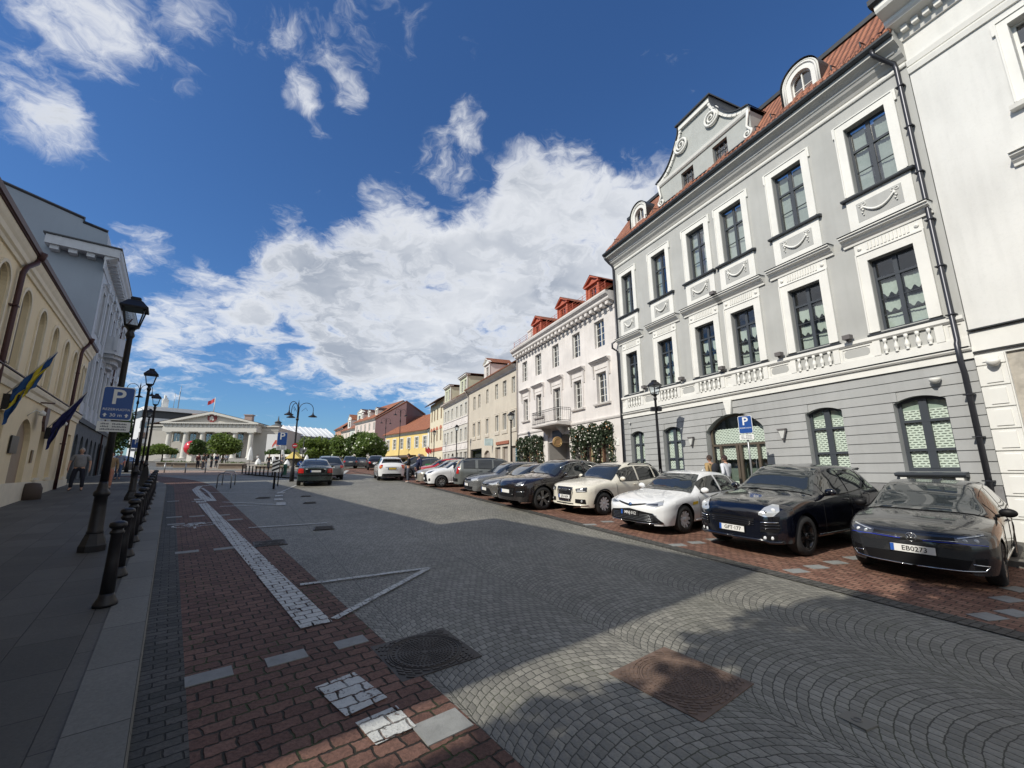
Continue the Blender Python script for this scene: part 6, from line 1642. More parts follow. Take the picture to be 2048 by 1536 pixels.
SUV = dict(L=4.80, W=1.93, H=1.70, fo=.93, wb=2.89, wr=.375, rw=.335, sill=.32, nb=.27, tb=.38, top=[(0, .80), (.06, .89), (.3, 1.0), (.75, 1.075), (1.32, 1.15), (1.45, 1.19), (1.98, 1.52), (2.35, 1.66), (2.8, 1.70), (3.5, 1.685), (3.95, 1.62), (4.2, 1.50), (4.55, 1.20), (4.7, 1.06), (4.80, .86)],
           belt=[(0, .72), (.3, .88), (1.2, 1.05), (2.6, 1.09), (3.8, 1.17), (4.5, 1.10), (4.8, .80)], glass=dict(cowl=1.42, head=2.27, rear_top=4.0, rear_bot=4.52, side=[(1.85, 2.78), (2.87, 3.72), (3.80, 4.12)], handles=(2.6, 3.6), joints=((1.62, .5), (2.82, 0), (3.75, -1.2))))
CSUV = dict(L=4.39, W=1.83, H=1.60, fo=.87, wb=2.60, wr=.35, rw=.345, sill=.30, nb=.25, tb=.36, top=[(0, .80), (.05, .88), (.25, .965), (.7, 1.03), (1.15, 1.08), (1.27, 1.11), (1.82, 1.45), (2.15, 1.56), (2.6, 1.60), (3.2, 1.58), (3.6, 1.51), (3.85, 1.38), (4.18, 1.10), (4.3, .98), (4.39, .84)],
            belt=[(0, .74), (.3, .88), (1.1, .99), (2.5, 1.01), (3.6, 1.08), (4.15, 1.02), (4.39, .78)], glass=dict(cowl=1.25, head=2.07, rear_top=3.66, rear_bot=4.14, side=[(1.65, 2.50), (2.58, 3.38), (3.46, 3.76)], handles=(2.35, 3.25), joints=((1.44, .5), (2.54, 0), (3.42, -1.2))))
SEDAN = dict(L=4.88, W=1.84, H=1.44, fo=.97, wb=2.825, wr=.335, rw=.335, top=[(0, .60), (.06, .70), (.25, .79), (.7, .88), (1.25, .955), (1.38, .99), (1.95, 1.27), (2.35, 1.41), (2.75, 1.445), (3.2, 1.42), (3.6, 1.33), (4.15, 1.10), (4.35, 1.06), (4.78, 1.02), (4.86, .93), (4.88, .80)],
             belt=[(0, .55), (.3, .72), (1.2, .875), (2.6, .92), (3.7, .96), (4.4, .98), (4.8, .93), (4.88, .72)], glass=dict(cowl=1.36, head=2.22, rear_top=3.45, rear_bot=4.10, side=[(1.80, 2.68), (2.76, 3.48), (3.55, 3.86)], handles=(2.5, 3.4), joints=((1.58, .5), (2.72, 0), (3.5, -1.2))))
SMALLH = dict(L=3.95, W=1.74, H=1.49, fo=.80, wb=2.54, wr=.315, rw=.34, top=[(0, .68), (.06, .78), (.25, .90), (.6, .98), (.98, 1.05), (1.08, 1.08), (1.55, 1.35), (1.9, 1.46), (2.3, 1.49), (2.8, 1.47), (3.3, 1.40), (3.55, 1.24), (3.78, 1.02), (3.9, .92), (3.95, .80)],
              belt=[(0, .62), (.3, .80), (1.0, .96), (2.3, .985), (3.3, 1.05), (3.75, .96), (3.95, .74)], glass=dict(cowl=1.06, head=1.82, rear_top=3.35, rear_bot=3.74, side=[(1.46, 2.25), (2.33, 3.05), (3.12, 3.38)], handles=(2.1, 2.9), joints=((1.28, .5), (2.29, 0), (3.1, -1.2))))
BOXY = dict(CSUV, L=4.35, H=1.70, top=[(0, .82), (.05, .92), (.3, 1.02), (.8, 1.08), (1.15, 1.12), (1.25, 1.16), (1.7, 1.47), (2.0, 1.59), (2.5, 1.63), (3.2, 1.62), (3.8, 1.57), (4.0, 1.50), (4.22, 1.20), (4.3, 1.0), (4.35, .85)], belt=[(0, .76), (.3, .92), (1.1, 1.04), (2.5, 1.06), (3.6, 1.10), (4.15, 1.08), (4.35, .80)],
            glass=dict(cowl=1.23, head=1.96, rear_top=3.98, rear_bot=4.22, side=[(1.62, 2.42), (2.50, 3.20), (3.34, 3.92)], handles=(2.3, 3.1), joints=((1.40, .5), (2.46, 0), (3.26, -1.2))), wr=.36)
PRIUS = dict(HATCH, L=4.60, W=1.775, H=1.56, fo=.95, wb=2.78, rw=.34, top=[(0, .62), (.06, .74), (.3, .88), (.8, .99), (1.1, 1.06), (1.2, 1.10), (1.85, 1.42), (2.3, 1.54), (2.8, 1.575), (3.5, 1.55), (4.0, 1.47), (4.15, 1.38), (4.45, 1.08), (4.55, .98), (4.60, .84)], belt=[(0, .56), (.3, .78), (1.1, .96), (2.6, 1.0), (3.9, 1.06), (4.4, 1.02), (4.6, .78)],
             glass=dict(cowl=1.18, head=2.2, rear_top=4.04, rear_bot=4.42, side=[(1.7, 2.6), (2.68, 3.5), (3.58, 4.0)], handles=(2.45, 3.35), joints=((1.5, .5), (2.64, 0), (3.54, -1.2))))
COUPE = dict(SUV, L=4.93, H=1.67, top=[(0, .78), (.06, .90), (.3, 1.02), (.75, 1.10), (1.36, 1.17), (1.48, 1.21), (2.05, 1.53), (2.4, 1.64), (2.8, 1.675), (3.3, 1.63), (3.9, 1.50), (4.5, 1.25), (4.75, 1.12), (4.93, .90)], wr=.385,
             glass=dict(cowl=1.45, head=2.32, rear_top=3.75, rear_bot=4.55, side=[(1.88, 2.82), (2.90, 3.70), (3.76, 4.10)], handles=(2.6, 3.6), joints=((1.65, .5), (2.86, 0), (3.72, -1.2))))
P_DGREY = paint('paint_dark_grey', (.030, .032, .036), .2, .25, .3); P_NAVY = paint('paint_blue_black', (.003, .004, .009), .14); P_WHITE = paint('paint_white', (.74, .75, .76), .22)
P_CREAM = paint('paint_ivory', (.70, .67, .58), .25); P_BROWN = paint('paint_black_brown', (.018, .014, .015), .15, .2, .3); P_GREY = paint('paint_grey', (.16, .165, .17), .25, .2, .35); P_GREY2 = paint('paint_bronze_grey', (.125, .12, .115), .25, .25, .35)
P_OLIVE = paint('paint_green_grey', (.14, .15, .145), .3, .2, .3); P_SILV = paint('paint_champagne', (.33, .31, .27), .3, .2, .4); P_RED = paint('paint_red', (.42, .02, .025), .25); P_DKGRN = paint('paint_dark_green', (.018, .03, .028), .25)
P_SLATE = paint('paint_slate', (.05, .06, .075), .28, .2, .3); P_MID = paint('paint_mid_grey', (.16, .165, .17), .3, .2, .4); P_TAXI = paint('paint_yellow', (.65, .42, .03), .3)
# --- surface details of each front
def emblem_ring(y, z, r, kind):
    def f(c, T):
        p = c.cast((-.1, y, z), (-1, 0, 0), .012); q = MB(); pts = [(p.x+.004, y+r*cos(2*pi*i/20), z+r*sin(2*pi*i/20)) for i in range(20)]; q.tube(pts, r*.13, 5, close=True)
        if kind == 'vw':
            q.tube([(p.x+.004, -r*.5, z+r*.8), (p.x+.004, 0, z+r*.02), (p.x+.004, r*.5, z+r*.8)], r*.10, 4); q.tube([(p.x+.004, -r*.85, z+r*.35), (p.x+.004, -r*.42, z-r*.75), (p.x+.004, 0, z-.0), (p.x+.004, r*.42, z-r*.75), (p.x+.004, r*.85, z+r*.35)], r*.10, 4)
        if kind == 'oval': q.tube([(p.x+.004, y+r*.5*cos(2*pi*i/14), z+r*.9*sin(2*pi*i/14)) for i in range(14)], r*.1, 4, close=True)
        q.build('emblem', M_CHROME, T)
        if kind == 'vw': k = MB(); k.sphere((p.x-.004, y, z), r*.95, 14, 8, (.15, 1, 1)); k.build('emblem_disc', M_LAMPD, T)
    return f
def rings(z, r):
    def f(c, T):
        q = MB(); x = c.cast((-.1, 0, z), (-1, 0, 0), .02).x
        for k in (-1.5, -.5, .5, 1.5): q.tube([(x, k*r*1.45+r*cos(2*pi*i/16), z+r*sin(2*pi*i/16)) for i in range(16)], r*.13, 4, close=True)
        q.build('emblem', M_CHROME, T)
    return f
def shield_badge(z):
    def f(c, T):
        d = .30; p = c.cast((-d, 0, 2), (0, 0, -1), .004); q = MB(); q.sphere(p, .035, 10, 6, (1.1, .85, .25)); q.build('emblem', M_CHROME, T)
    return f
def sticker(d, z, w, h, mt, ang=0):
    def f(c, T):
        q = c.patch([(-d, 1.5, z+h), (-d-w, 1.5, z+h*1.2)], [(-d, 1.5, z), (-d-w, 1.5, z+.02)], (0, -1, 0), .005, nu=3, nv=2); q.build('door_sticker', mt, T)
    return f
def dashboard_bits(col):
    def f(c, T):
        q = MB(); dc = c.fo; p = c.cast((-(c.fo+.62), .38, 2), (0, 0, -1), .007)
    return f
Z = 0
golf_style = dict(rim=M_RIMG, spokes=5, dbl=1, mirror=M_PLAST, plate=dict(front=('EB0273', .50, 0), back=('EB0273', .85, 0)),
    front=[('headlight', M_LAMPD, [(.46, .725), (.66, .755), (.86, .79)], [(.46, .645), (.68, .615), (.86, .665)], -.45, 1, .006),
           ('headlight_lens', M_LAMP, [(.49, .712), (.84, .77)], [(.49, .70), (.84, .757)], -.45, 1, .012),
           ('grille', M_PLAST, [(-.5, .715), (0, .70), (.5, .715)], [(-.5, .645), (0, .62), (.5, .645)], 0, 0, .005, 12),
           ('lower_grille', M_PLAST, [(-.62, .42), (0, .44), (.62, .42)], [(-.56, .29), (0, .28), (.56, .29)], 0, 0, .005, 12), ('air_curtain', M_PLAST, [(.66, .45), (.80, .46)], [(.64, .30), (.78, .31)], -.35, 1, .005)],
    fbars=[('grille_bar', M_CHROME, [(.10, .655), (.5, .668)], .006, .012, 1, 0), ('blue_strip', mat('blue_strip', (.03, .06, .5), .2), [(.10, .64), (.5, .648), (.82, .64)], .005, .012, 1, -.3), ('bumper_strip', M_CHROME, [(0, .262), (.5, .27), (.74, .29), (.80, .36), (.62, .375)], .008, .014, 1, -.25),
           ('hood_line', M_PLAST, [(0, .745), (.4, .75), (.62, .775)], .003, .002, 1, 0)],
    frounds=[('headlight_lens', M_LAMP, .57, .682, .032, 1), ('headlight_lens', M_LED, .68, .69, .032, 1)], extra=[emblem_ring(0, .675, .062, 'vw')])
cay_style = dict(rim=M_RIMB, spokes=5, dbl=1, tw=.26, rimr=.70, spoiler=1, plate=dict(front=('GFT·177', .47, 0), back=('GFT·177', 1.0, 0)),
    front=[('headlight', M_LAMP, [(.50, .80), (.62, .90), (.78, .96), (.90, .95)], [(.50, .77), (.62, .74), (.78, .76), (.90, .86)], -.55, 1, .008, 10),
           ('grille', M_PLAST, [(-.46, .70), (0, .715), (.46, .70)], [(-.36, .545), (0, .54), (.36, .545)], 0, 0, .005, 12),
           ('air_intake', M_PLAST, [(.54, .66), (.84, .68)], [(.52, .46), (.84, .48)], -.35, 1, .005), ('fog_recess', M_PLAST, [(.54, .40), (.82, .42)], [(.54, .30), (.80, .32)], -.35, 1, .005)],
    fbars=[('grille_bar', P_NAVY, [(-.44, z), (0, z+.01), (.44, z)], .008, .014, 0, 0) for z in (.575, .615, .655)]+[('intake_bar', M_CHROME, [(.54, .635), (.84, .655)], .012, .016, 1, -.35), ('intake_bar', P_NAVY, [(.54, .585), (.86, .60)], .012, .016, 1, -.35), ('intake_bar', P_NAVY, [(.54, .53), (.86, .545)], .012, .016, 1, -.35), ('splitter', P_NAVY, [(0, .29), (.6, .28), (.88, .30)], .03, .02, 1, -.3)],
    frounds=[('headlight_lens', M_LED, .73, .86, .05, 1), ('headlight_lens', M_LAMPD, .62, .825, .035, 1), ('fog_lamp', M_LED, .60, .36, .036, 1), ('fog_lamp', M_LED, .71, .365, .036, 1)], extra=[shield_badge(.8)])
camry_style = dict(rim=M_RIM, spokes=10, chromeline=0, plate=dict(front=('MNJ·312', .47, 0), back=('MNJ·312', .8, 0), mat=mat('plate_black', (.02, .02, .022), .4), ink=mat('ink_white', (.75, .75, .75), .5)),
    front=[('headlight', M_LAMP, [(.40, .70), (.66, .735), (.86, .79)], [(.42, .675), (.68, .645), (.86, .70)], -.5, 1, .006), ('headlight_lens', M_LAMPD, [(.46, .69), (.74, .72)], [(.46, .68), (.74, .67)], -.5, 1, .010, 6),
           ('upper_grille', M_PLAST, [(-.42, .715), (0, .665), (.42, .715)], [(-.42, .69), (0, .62), (.42, .69)], 0, 0, .005, 12),
           ('grille', M_PLAST, [(-.62, .50), (0, .575), (.62, .50)], [(-.80, .275), (0, .27), (.80, .275)], 0, 0, .006, 14)],
    fbars=[('grille_bar', M_GREYD if False else mat('bar_dark_chrome', (.18, .19, .20), .25, metal=.8), [(-.66-(.5-z)*.4, z), (0, z+.015), (.66+(.5-z)*.4, z)], .007, .013, 0, 0) for z in (.31, .345, .38, .415, .45)]+[('grille_frame', M_CHROME, [(.60, .50), (.80, .30), (.80, .27), (.2, .262)], .008, .013, 1, -.1)],
    frounds=[('emblem', mat('emblem_blue', (.05, .10, .22), .2, metal=.4), 0, .655, .055, 0)], extra=[sticker(1.30, .66, .22, .07, mat('sticker_yellow', (.75, .50, .04), .5))])
q3_style = dict(rim=M_RIM, spokes=10, cladding=1, rails=M_PLAST, plate=dict(front=('JZU·624', .55, 0), back=('JZU·624', .9, 0)),
    front=[('headlight', M_LAMPD, [(.44, .805), (.84, .86)], [(.48, .70), (.84, .735)], -.45, 1, .006), ('headlight_lens', M_LAMP, [(.50, .78), (.72, .80)], [(.52, .73), (.72, .74)], -.45, 1, .012, 6), ('headlight_lens', M_LED, [(.48, .725), (.80, .75)], [(.48, .712), (.80, .735)], -.45, 1, .013, 6),
           ('grille', M_PLAST, [(-.34, .835), (0, .84), (.34, .835)], [(-.26, .42), (0, .41), (.26, .42)], 0, 0, .006, 12), ('fog_recess', M_PLAST, [(.44, .50), (.78, .50)], [(.44, .385), (.80, .36)], -.3, 1, .006)],
    fbars=[('grille_bar', M_CHROME, [(y, .82), (y*.85, .44)], .006, .014, 0, 0) for y in [(-.30+.06*i) for i in range(11)]]+[('grille_frame', M_CHROME, [(0, .842), (.34, .837), (.36, .70), (.27, .415), (0, .408)], .009, .012, 1, 0), ('bumper_lip', P_CREAM, [(0, .31), (.5, .31), (.84, .34)], .02, .016, 1, -.3), ('lower_slot', M_PLAST, [(0, .35), (.38, .345)], .018, .004, 1, 0)],
    frounds=[('fog_lamp', M_LAMP, .66, .44, .042, 1)], extra=[rings(.765, .035)])
coupe_style = dict(rim=M_RIMG, spokes=5, dbl=1, tw=.27, rimr=.74, chromeline=1, plate=dict(front=('', .60, 0), back=('', .9, 0)),
    front=[('headlight', M_LAMPD, [(.48, .82), (.66, .93), (.88, .97)], [(.48, .79), (.68, .78), (.88, .84)], -.5, 1, .007), ('headlight_lens', M_LED, [(.56, .82), (.78, .86)], [(.56, .805), (.78, .845)], -.5, 1, .012, 6), ('headlight_lens', M_LED, [(.60, .87), (.78, .90)], [(.60, .858), (.78, .887)], -.5, 1, .012, 6),
           ('grille', M_PLAST, [(-.50, .72), (0, .73), (.50, .72)], [(-.46, .42), (0, .41), (.46, .42)], 0, 0, .006, 12), ('air_intake', M_PLAST, [(.56, .70), (.88, .73)], [(.56, .44), (.86, .46)], -.35, 1, .006)],
    fbars=[('grille_bar', M_CHROME, [(.56, .60), (.88, .62)], .010, .014, 1, -.35), ('grille_bar', P_BROWN, [(0, .66), (.48, .66)], .008, .014, 1, 0), ('grille_bar', P_BROWN, [(0, .52), (.46, .52)], .008, .014, 1, 0)], extra=[shield_badge(.8)])
auris_style = dict(rim=M_RIMG, spokes=5, plate=dict(front=('', .48, 0), back=('', .8, 0)),
    front=[('headlight', M_LAMP, [(.36, .695), (.62, .72), (.84, .80)], [(.38, .665), (.64, .64), (.84, .69)], -.5, 1, .006), ('upper_grille', M_PLAST, [(-.36, .69), (0, .66), (.36, .69)], [(-.36, .655), (0, .61), (.36, .655)], 0, 0, .005, 10),
           ('grille', M_PLAST, [(-.46, .52), (0, .54), (.46, .52)], [(-.66, .29), (0, .28), (.66, .29)], 0, 0, .006, 12)], fbars=[('grille_frame', M_CHROME, [(.66, .30), (.80, .33), (.70, .42)], .012, .013, 1, -.2)], frounds=[('emblem', M_CHROME, 0, .66, .05, 0)])
golf6_style = dict(rim=M_RIM, spokes=7, plate=dict(front=('', .47, 0), back=('', .8, 0)),
    front=[('headlight', M_LAMP, [(.42, .72), (.60, .75), (.84, .80)], [(.44, .655), (.62, .625), (.84, .68)], -.5, 1, .006), ('grille', M_PLAST, [(-.42, .72), (0, .715), (.42, .72)], [(-.42, .655), (0, .64), (.42, .655)], 0, 0, .005, 10), ('lower_grille', M_PLAST, [(-.60, .40), (0, .41), (.60, .40)], [(-.56, .28), (0, .275), (.56, .28)], 0, 0, .006, 12)], extra=[emblem_ring(0, .69, .055, 'vw')])
yaris_style = dict(rim=M_RIMG, spokes=8, mirror=M_PLAST, plate=dict(front=('', .45, 0)),
    front=[('headlight', M_LAMPD, [(.44, .80), (.82, .90)], [(.46, .74), (.82, .78)], -.5, 1, .006), ('grille', M_PLAST, [(-.42, .68), (0, .70), (.42, .68)], [(-.60, .30), (0, .28), (.60, .30)], 0, 0, .006, 12), ('fog_recess', M_PLAST, [(.66, .46), (.78, .50)], [(.66, .34), (.78, .36)], -.3, 1, .006)], frounds=[('emblem', M_CHROME, 0, .74, .05, 0)])
plain_style = dict(rim=M_RIMG, spokes=5, plate=dict(front=('', .5, 0), back=('', .85, 0)), front=[('headlight', M_LAMP, [(.44, .74), (.82, .82)], [(.46, .66), (.82, .70)], -.5, 1, .006), ('grille', M_PLAST, [(-.42, .68), (0, .68), (.42, .68)], [(-.50, .36), (0, .34), (.50, .36)], 0, 0, .006, 10)],
    rear=[('tail_light', M_TAIL, [(.60, .96), (.84, .98)], [(.62, .78), (.86, .80)], -.4, 1, .006)])
suvrear_style = dict(rim=M_RIMG, spokes=5, rails=M_PLAST, cladding=1, plate=dict(back=('', .95, 0), front=('', .5, 0)), rear=[('tail_light', M_TAIL, [(.70, 1.18), (.88, 1.18)], [(.70, .86), (.90, .86)], -.6, 1, .008), ('bumper_pad', M_PLAST, [(-.8, .62), (0, .64), (.8, .62)], [(-.8, .48), (0, .46), (.8, .48)], 0, 0, .008, 12)])
volvo_style = dict(rim=M_RIM, spokes=7, plate=dict(back=('', .80, 0)), rear=[('tail_light', M_TAIL, [(.58, .92), (.70, .95), (.90, .93)], [(.56, .70), (.74, .70), (.92, .70)], -.45, 1, .010), ('boot_recess', M_PLAST, [(-.5, .92), (0, .925), (.5, .92)], [(-.45, .72), (0, .71), (.45, .72)], 0, 0, .004, 10), ('bumper_pad', M_PLAST, [(-.86, .60), (0, .62), (.86, .60)], [(-.86, .54), (0, .55), (.86, .54)], -.05, 0, .01, 14), ('reverse_light', M_LED, [(.40, .93), (.52, .93)], [(.40, .90), (.50, .89)], 0, 1, .006)], front=[('headlight', M_LAMP, [(.44, .74), (.82, .80)], [(.46, .66), (.82, .68)], -.5, 1, .006)])
M_BLKWR = mat('writing_white', (.78, .78, .78), .5)
def rear_writing(c, T):
    for (t, z, s) in (('MES IEŠKOME', 1.23, .12), ('VAIRUOTOJŲ', 1.09, .12)):
        p = c.cast((-c.L, 0, z), (1, 0, 0), .02); q = c.cast((-c.L, 0, z+.05), (1, 0, 0), .02); upv = (q-p).normalized()
prius_style = dict(rim=M_RIMG, spokes=6, spoiler=1, plate=dict(back=('', .80, 0), rmat=M_PLATEY), rear=[('tail_light', M_TAIL, [(.60, 1.02), (.70, 1.05), (.84, 1.02)], [(.64, .86), (.74, .80), (.86, .82)], -.45, 1, .010), ('indicator', M_INDI, [(.66, .94), (.80, .94)], [(.67, .87), (.80, .86)], -.45, 1, .014, 6), ('diffuser', M_PLAST, [(-.60, .46), (0, .48), (.60, .46)], [(-.64, .32), (0, .31), (.64, .32)], 0, 0, .008, 12), ('garnish', M_GREYD, [(-.44, .90), (0, .91), (.44, .90)], [(-.44, .875), (0, .88), (.44, .875)], 0, 0, .012, 10)], front=[('headlight', M_LAMP, [(.44, .74), (.82, .80)], [(.46, .66), (.82, .68)], -.5, 1, .006)])
GPK = 'cars parked along the right-hand houses'
def park(name, label, spec, pm, s, n, th, st, grp=GPK, rev=False):
    p = RP(s, n); h = head(th); h = -h if rev else h
    T = build_car(name, label, spec, pm, p, h, grp, st); return T
def settle(T, L):
    """pitch and roll the car so that its wheels stand on the sloping street"""
    h = Vector((cos(T.rotation_euler.z), sin(T.rotation_euler.z), 0)); l = Vector((-h.y, h.x, 0)); p = T.location.copy()
    a, b = p-h*.9, p-h*(L-1.0); za, zb_ = gz(a.x, a.y), gz(b.x, b.y); k = (za-zb_)/(b-a).length
    zl, zr = gz(*(a+l*.8).xy), gz(*(a-l*.8).xy)
    m = Matrix((Vector((h.x, h.y, k)).normalized(), Vector((0, 0, 0)), Vector((0, 0, 0))))
    X_ = Vector((h.x, h.y, k)).normalized(); Y_ = Vector((l.x, l.y, (zl-zr)/1.6)).normalized(); Z_ = X_.cross(Y_).normalized(); Y_ = Z_.cross(X_)
    M_ = Matrix((X_, Y_, Z_)).transposed().to_4x4(); T.rotation_euler = M_.to_euler(); T.location.z = za + k*.9 + .012
    return T
C = []
C.append(settle(park('parked_car', 'dark grey hatchback with plate EB0273, nearest of the parked cars', HATCH, P_DGREY, 3.95, 8.45, 15, golf_style), 4.26))
C.append(settle(park('parked_car', 'blue black sport utility car with plate GFT 177 and oval headlights', SUV, P_NAVY, 6.48, 7.60, 7, cay_style), 4.8))
C.append(settle(park('parked_car', 'white saloon with wide slatted lower grille and yellow door sticker', SEDAN, P_WHITE, 8.95, 7.03, 12.1, camry_style), 4.88))
C.append(settle(park('parked_car', 'ivory compact crossover with four rings on its tall chrome grille', CSUV, P_CREAM, 12.2, 7.05, 11.0, q3_style), 4.39))
C.append(settle(park('parked_car', 'black brown coupe-roofed sport utility car with bright window line', COUPE, P_BROWN, 14.0, 5.75, 9.0, coupe_style), 4.93))
C.append(settle(park('parked_car', 'bronze grey hatchback between the black brown coupe and the lighter grey hatchback', HATCH, P_GREY2, 16.4, 5.82, 0, auris_style), 4.26))
C.append(settle(park('parked_car', 'mid grey hatchback with round emblem beside the green grey car with roof rails', HATCH, P_GREY, 18.9, 5.86, 0, golf6_style), 4.26))
p = RP(21.6, 5.7); bc_ = build_car('parked_car', 'green grey boxy car with roof rails, parked tail to the street', BOXY, P_OLIVE, p - (-head(-12))*0, head(-12)*-1, GPK, suvrear_style); 
# nose points to the houses: shift so that the tail is at the kerb side
hh = Vector((cos(bc_.rotation_euler.z), sin(bc_.rotation_euler.z), 0)); bc_.location = RP(21.3, 5.9)+hh*4.35; bc_.location.z = gz(bc_.location.x, bc_.location.y); settle(bc_, 4.35)
settle(park('parked_car', 'white supermini with black grille beyond the green grey car', SMALLH, P_WHITE, 24.0, 5.0, -4, yaris_style), 3.95)
settle(park('parked_car', 'champagne coloured hatchback parked behind the white supermini', HATCH, P_SILV, 26.1, 4.9, -4, plain_style), 4.26)
settle(park('parked_car', 'bright red hatchback beside the two standing men', SMALLH, P_RED, 29.9, 5.6, -6, plain_style), 3.95)
settle(park('parked_car', 'black car with long roofline parked beyond the red hatchback', SEDAN if False else CSUV, P_BROWN, 32.2, 6.4, -4, plain_style), 4.39)
settle(park('parked_car', 'slate coloured hatchback between the red car and the tall dark green car', HATCH, P_SLATE, 34.6, 5.0, -6, plain_style), 4.26)
settle(park('parked_car', 'tall dark green van-like car just right of the white taxi', BOXY, P_DKGRN, 38.5, 5.0, -6, plain_style), 4.35)
# cars in the road
def road_car(name, label, spec, pm, u, v, L, th_dir, st, grp, tail=True):
    """(u,v): middle of the rear bumper on the ground; the nose points along th_dir (azimuth, degrees)"""
    p = pxg(u, v); h = Vector((sin(R(th_dir)), cos(R(th_dir)), 0)); loc = p + h*L; loc.z = gz(loc.x, loc.y); T = build_car(name, label, spec, pm, loc, h, grp, st); settle(T, L); return T
GR = 'cars standing or driving in the carriageway'
road_car('road_car', 'dark green saloon with red tail lamps seen from behind', dict(SEDAN, L=4.82, H=1.45), P_DKGRN, 629, 973, 4.82, -26, volvo_style, GR)
road_car('road_car', 'light grey car with black roof bars in front of the dark green saloon', CSUV, P_MID, 659, 961, 4.39, -27, dict(plain_style, rails=M_PLAST), GR)
road_car('road_car', 'white taxi with yellow rear plate and writing in its rear window', PRIUS, P_WHITE, 783, 962, 4.6, -22, prius_style, GR)
road_car('road_car', 'black sport utility car driving away in front of the flowering trees', SUV, P_BROWN, 752, 941, 4.8, -20, plain_style, GR)
road_car('road_car', 'mid grey hatchback farther up the road, right of the dark blue car', HATCH, P_MID, 722, 937, 4.26, -22, plain_style, GR)
road_car('road_car', 'dark blue crossover far up the road beside a grey hatchback', CSUV, P_SLATE, 700, 937.5, 4.39, -24, plain_style, GR)
road_car('road_car', 'small yellow taxi far up the road', HATCH, P_TAXI, 675, 933, 4.26, -26, plain_style, GR)
road_car('road_car', 'dark blue saloon behind the left lamp posts near the terrace', SEDAN, P_SLATE, 268, 945, 4.88, -75, plain_style, 'cars on the left side street')
road_car('road_car', 'light blue grey hatchback at the mouth of the left side street', HATCH, P_MID, 252, 938, 4.26, -80, plain_style, 'cars on the left side street')
# ------------------------------------------------------------ lamp posts, bollards, signs
def lantern_post():
    T = thing('street_lamp', 'x', 'street lamp', (0, 0, 0), 0, 'single lantern posts')
    q = MB(); q.lathe([(.185, 0), (.185, .10), (.17, .13), (.145, .22), (.13, .26), (.12, .30)], n=8, sq=1, smooth=False); q.build('plinth', M_BLACK, T)
    q = MB(); q.lathe([(.11, .28), (.125, .32), (.11, .36), (.10, .75), (.095, .95), (.12, .97), (.12, 1.03), (.085, 1.07), (.08, 1.12), (.07, 1.16), (.062, 1.22)], n=12); q.build('base', M_BLACK, T)
    q = MB(); q.lathe([(.062, 1.2), (.055, 2.4), (.048, 4.0), (.06, 4.02), (.075, 4.06), (.06, 4.12), (.045, 4.15), (.06, 4.18), (.10, 4.22), (.12, 4.26)], n=12); q.build('pole', M_BLACK, T)
    # lantern: four-sided, wider at the top
    q = MB(); z0, z1, r0, r1 = 4.25, 4.62, .10, .168
    for k in range(4):
        a0, a1 = pi/4+k*pi/2, pi/4+(k+1)*pi/2; s2 = sqrt(2)
        p0 = Vector((cos(a0)*r0*s2, sin(a0)*r0*s2, z0)); p1 = Vector((cos(a0)*r1*s2, sin(a0)*r1*s2, z1)); q.tube([p0, p1], .014, 5)
        e1 = Vector((cos(a1)*r0*s2, sin(a1)*r0*s2, z0)); f1 = Vector((cos(a1)*r1*s2, sin(a1)*r1*s2, z1)); q.tube([p0, e1], .015, 5); q.tube([p1, f1], .018, 5)
    q.build('lantern_frame', M_BLACK, T)
    g = MB()
    for k in range(4):
        a0, a1 = pi/4+k*pi/2, pi/4+(k+1)*pi/2; s2 = sqrt(2)*.985
        g.quad((cos(a0)*r0*s2, sin(a0)*r0*s2, z0), (cos(a1)*r0*s2, sin(a1)*r0*s2, z0), (cos(a1)*r1*s2, sin(a1)*r1*s2, z1), (cos(a0)*r1*s2, sin(a0)*r1*s2, z1))
    g.build('lantern_glass', glassmat('lantern_pane', (.88, .92, .95), .03), T)
    q = MB(); q.lathe([(.215, 4.60), (.22, 4.63), (.18, 4.68), (.125, 4.755), (.115, 4.77), (.08, 4.79), (.085, 4.83), (.06, 4.86), (0, 4.87)], n=4, smooth=False, sq=1)
    for k in range(4):
        a = pi/4+k*pi/2; q.sphere((cos(a)*.27, sin(a)*.27, 4.64), .022, 6, 4)
    q.build('lantern_roof', M_BLACK, T)
    return T
lp0 = lantern_post()
def setlamp(o, p, lab, rz=0): o.location = p; o.rotation_euler = (0, 0, rz); o['label'] = lab
rzL = AL*-1; rzR = -AR
setlamp(lp0, LP(11.05, -.92, .12), 'tallest black lantern post in front, carrying the blue parking sign', -AL)
dup(lp0, LP(20.9, -.95, .12), -AL, 'black lantern post second from the camera on the left kerb')
dup(lp0, LP(30.3, -1.0, .12), -AL, 'third black lantern post on the left pavement, nearest the side street')
dup(lp0, LP(41.5, -1.6, .12), -AL, 'farthest and smallest lantern post on the left pavement')
for s, lab in ((13.55, 'black lantern post with two small floodlights in front of the grey palace'), (28.8, 'black lantern post in front of the beige house beside the garland'), (43.4, 'black lantern post in front of the banded pale house'), (53.8, 'farthest right lantern post, in front of the cream house')):
    dup(lp0, RP(s, 12.3, .10), -AR, lab)
fl = MB(); p = RP(13.55, 12.3, .10)
for dx in (-.13, .13): fl.box(dx-.08, dx+.08, -.10, .08, 3.55, 3.72)
f2 = fl.build('floodlight_pair', M_BLACK, None, at=(0, 0, 0), label='pair of small black floodlights clamped on the lantern post by the palace', cat='floodlight'); f2.location = p
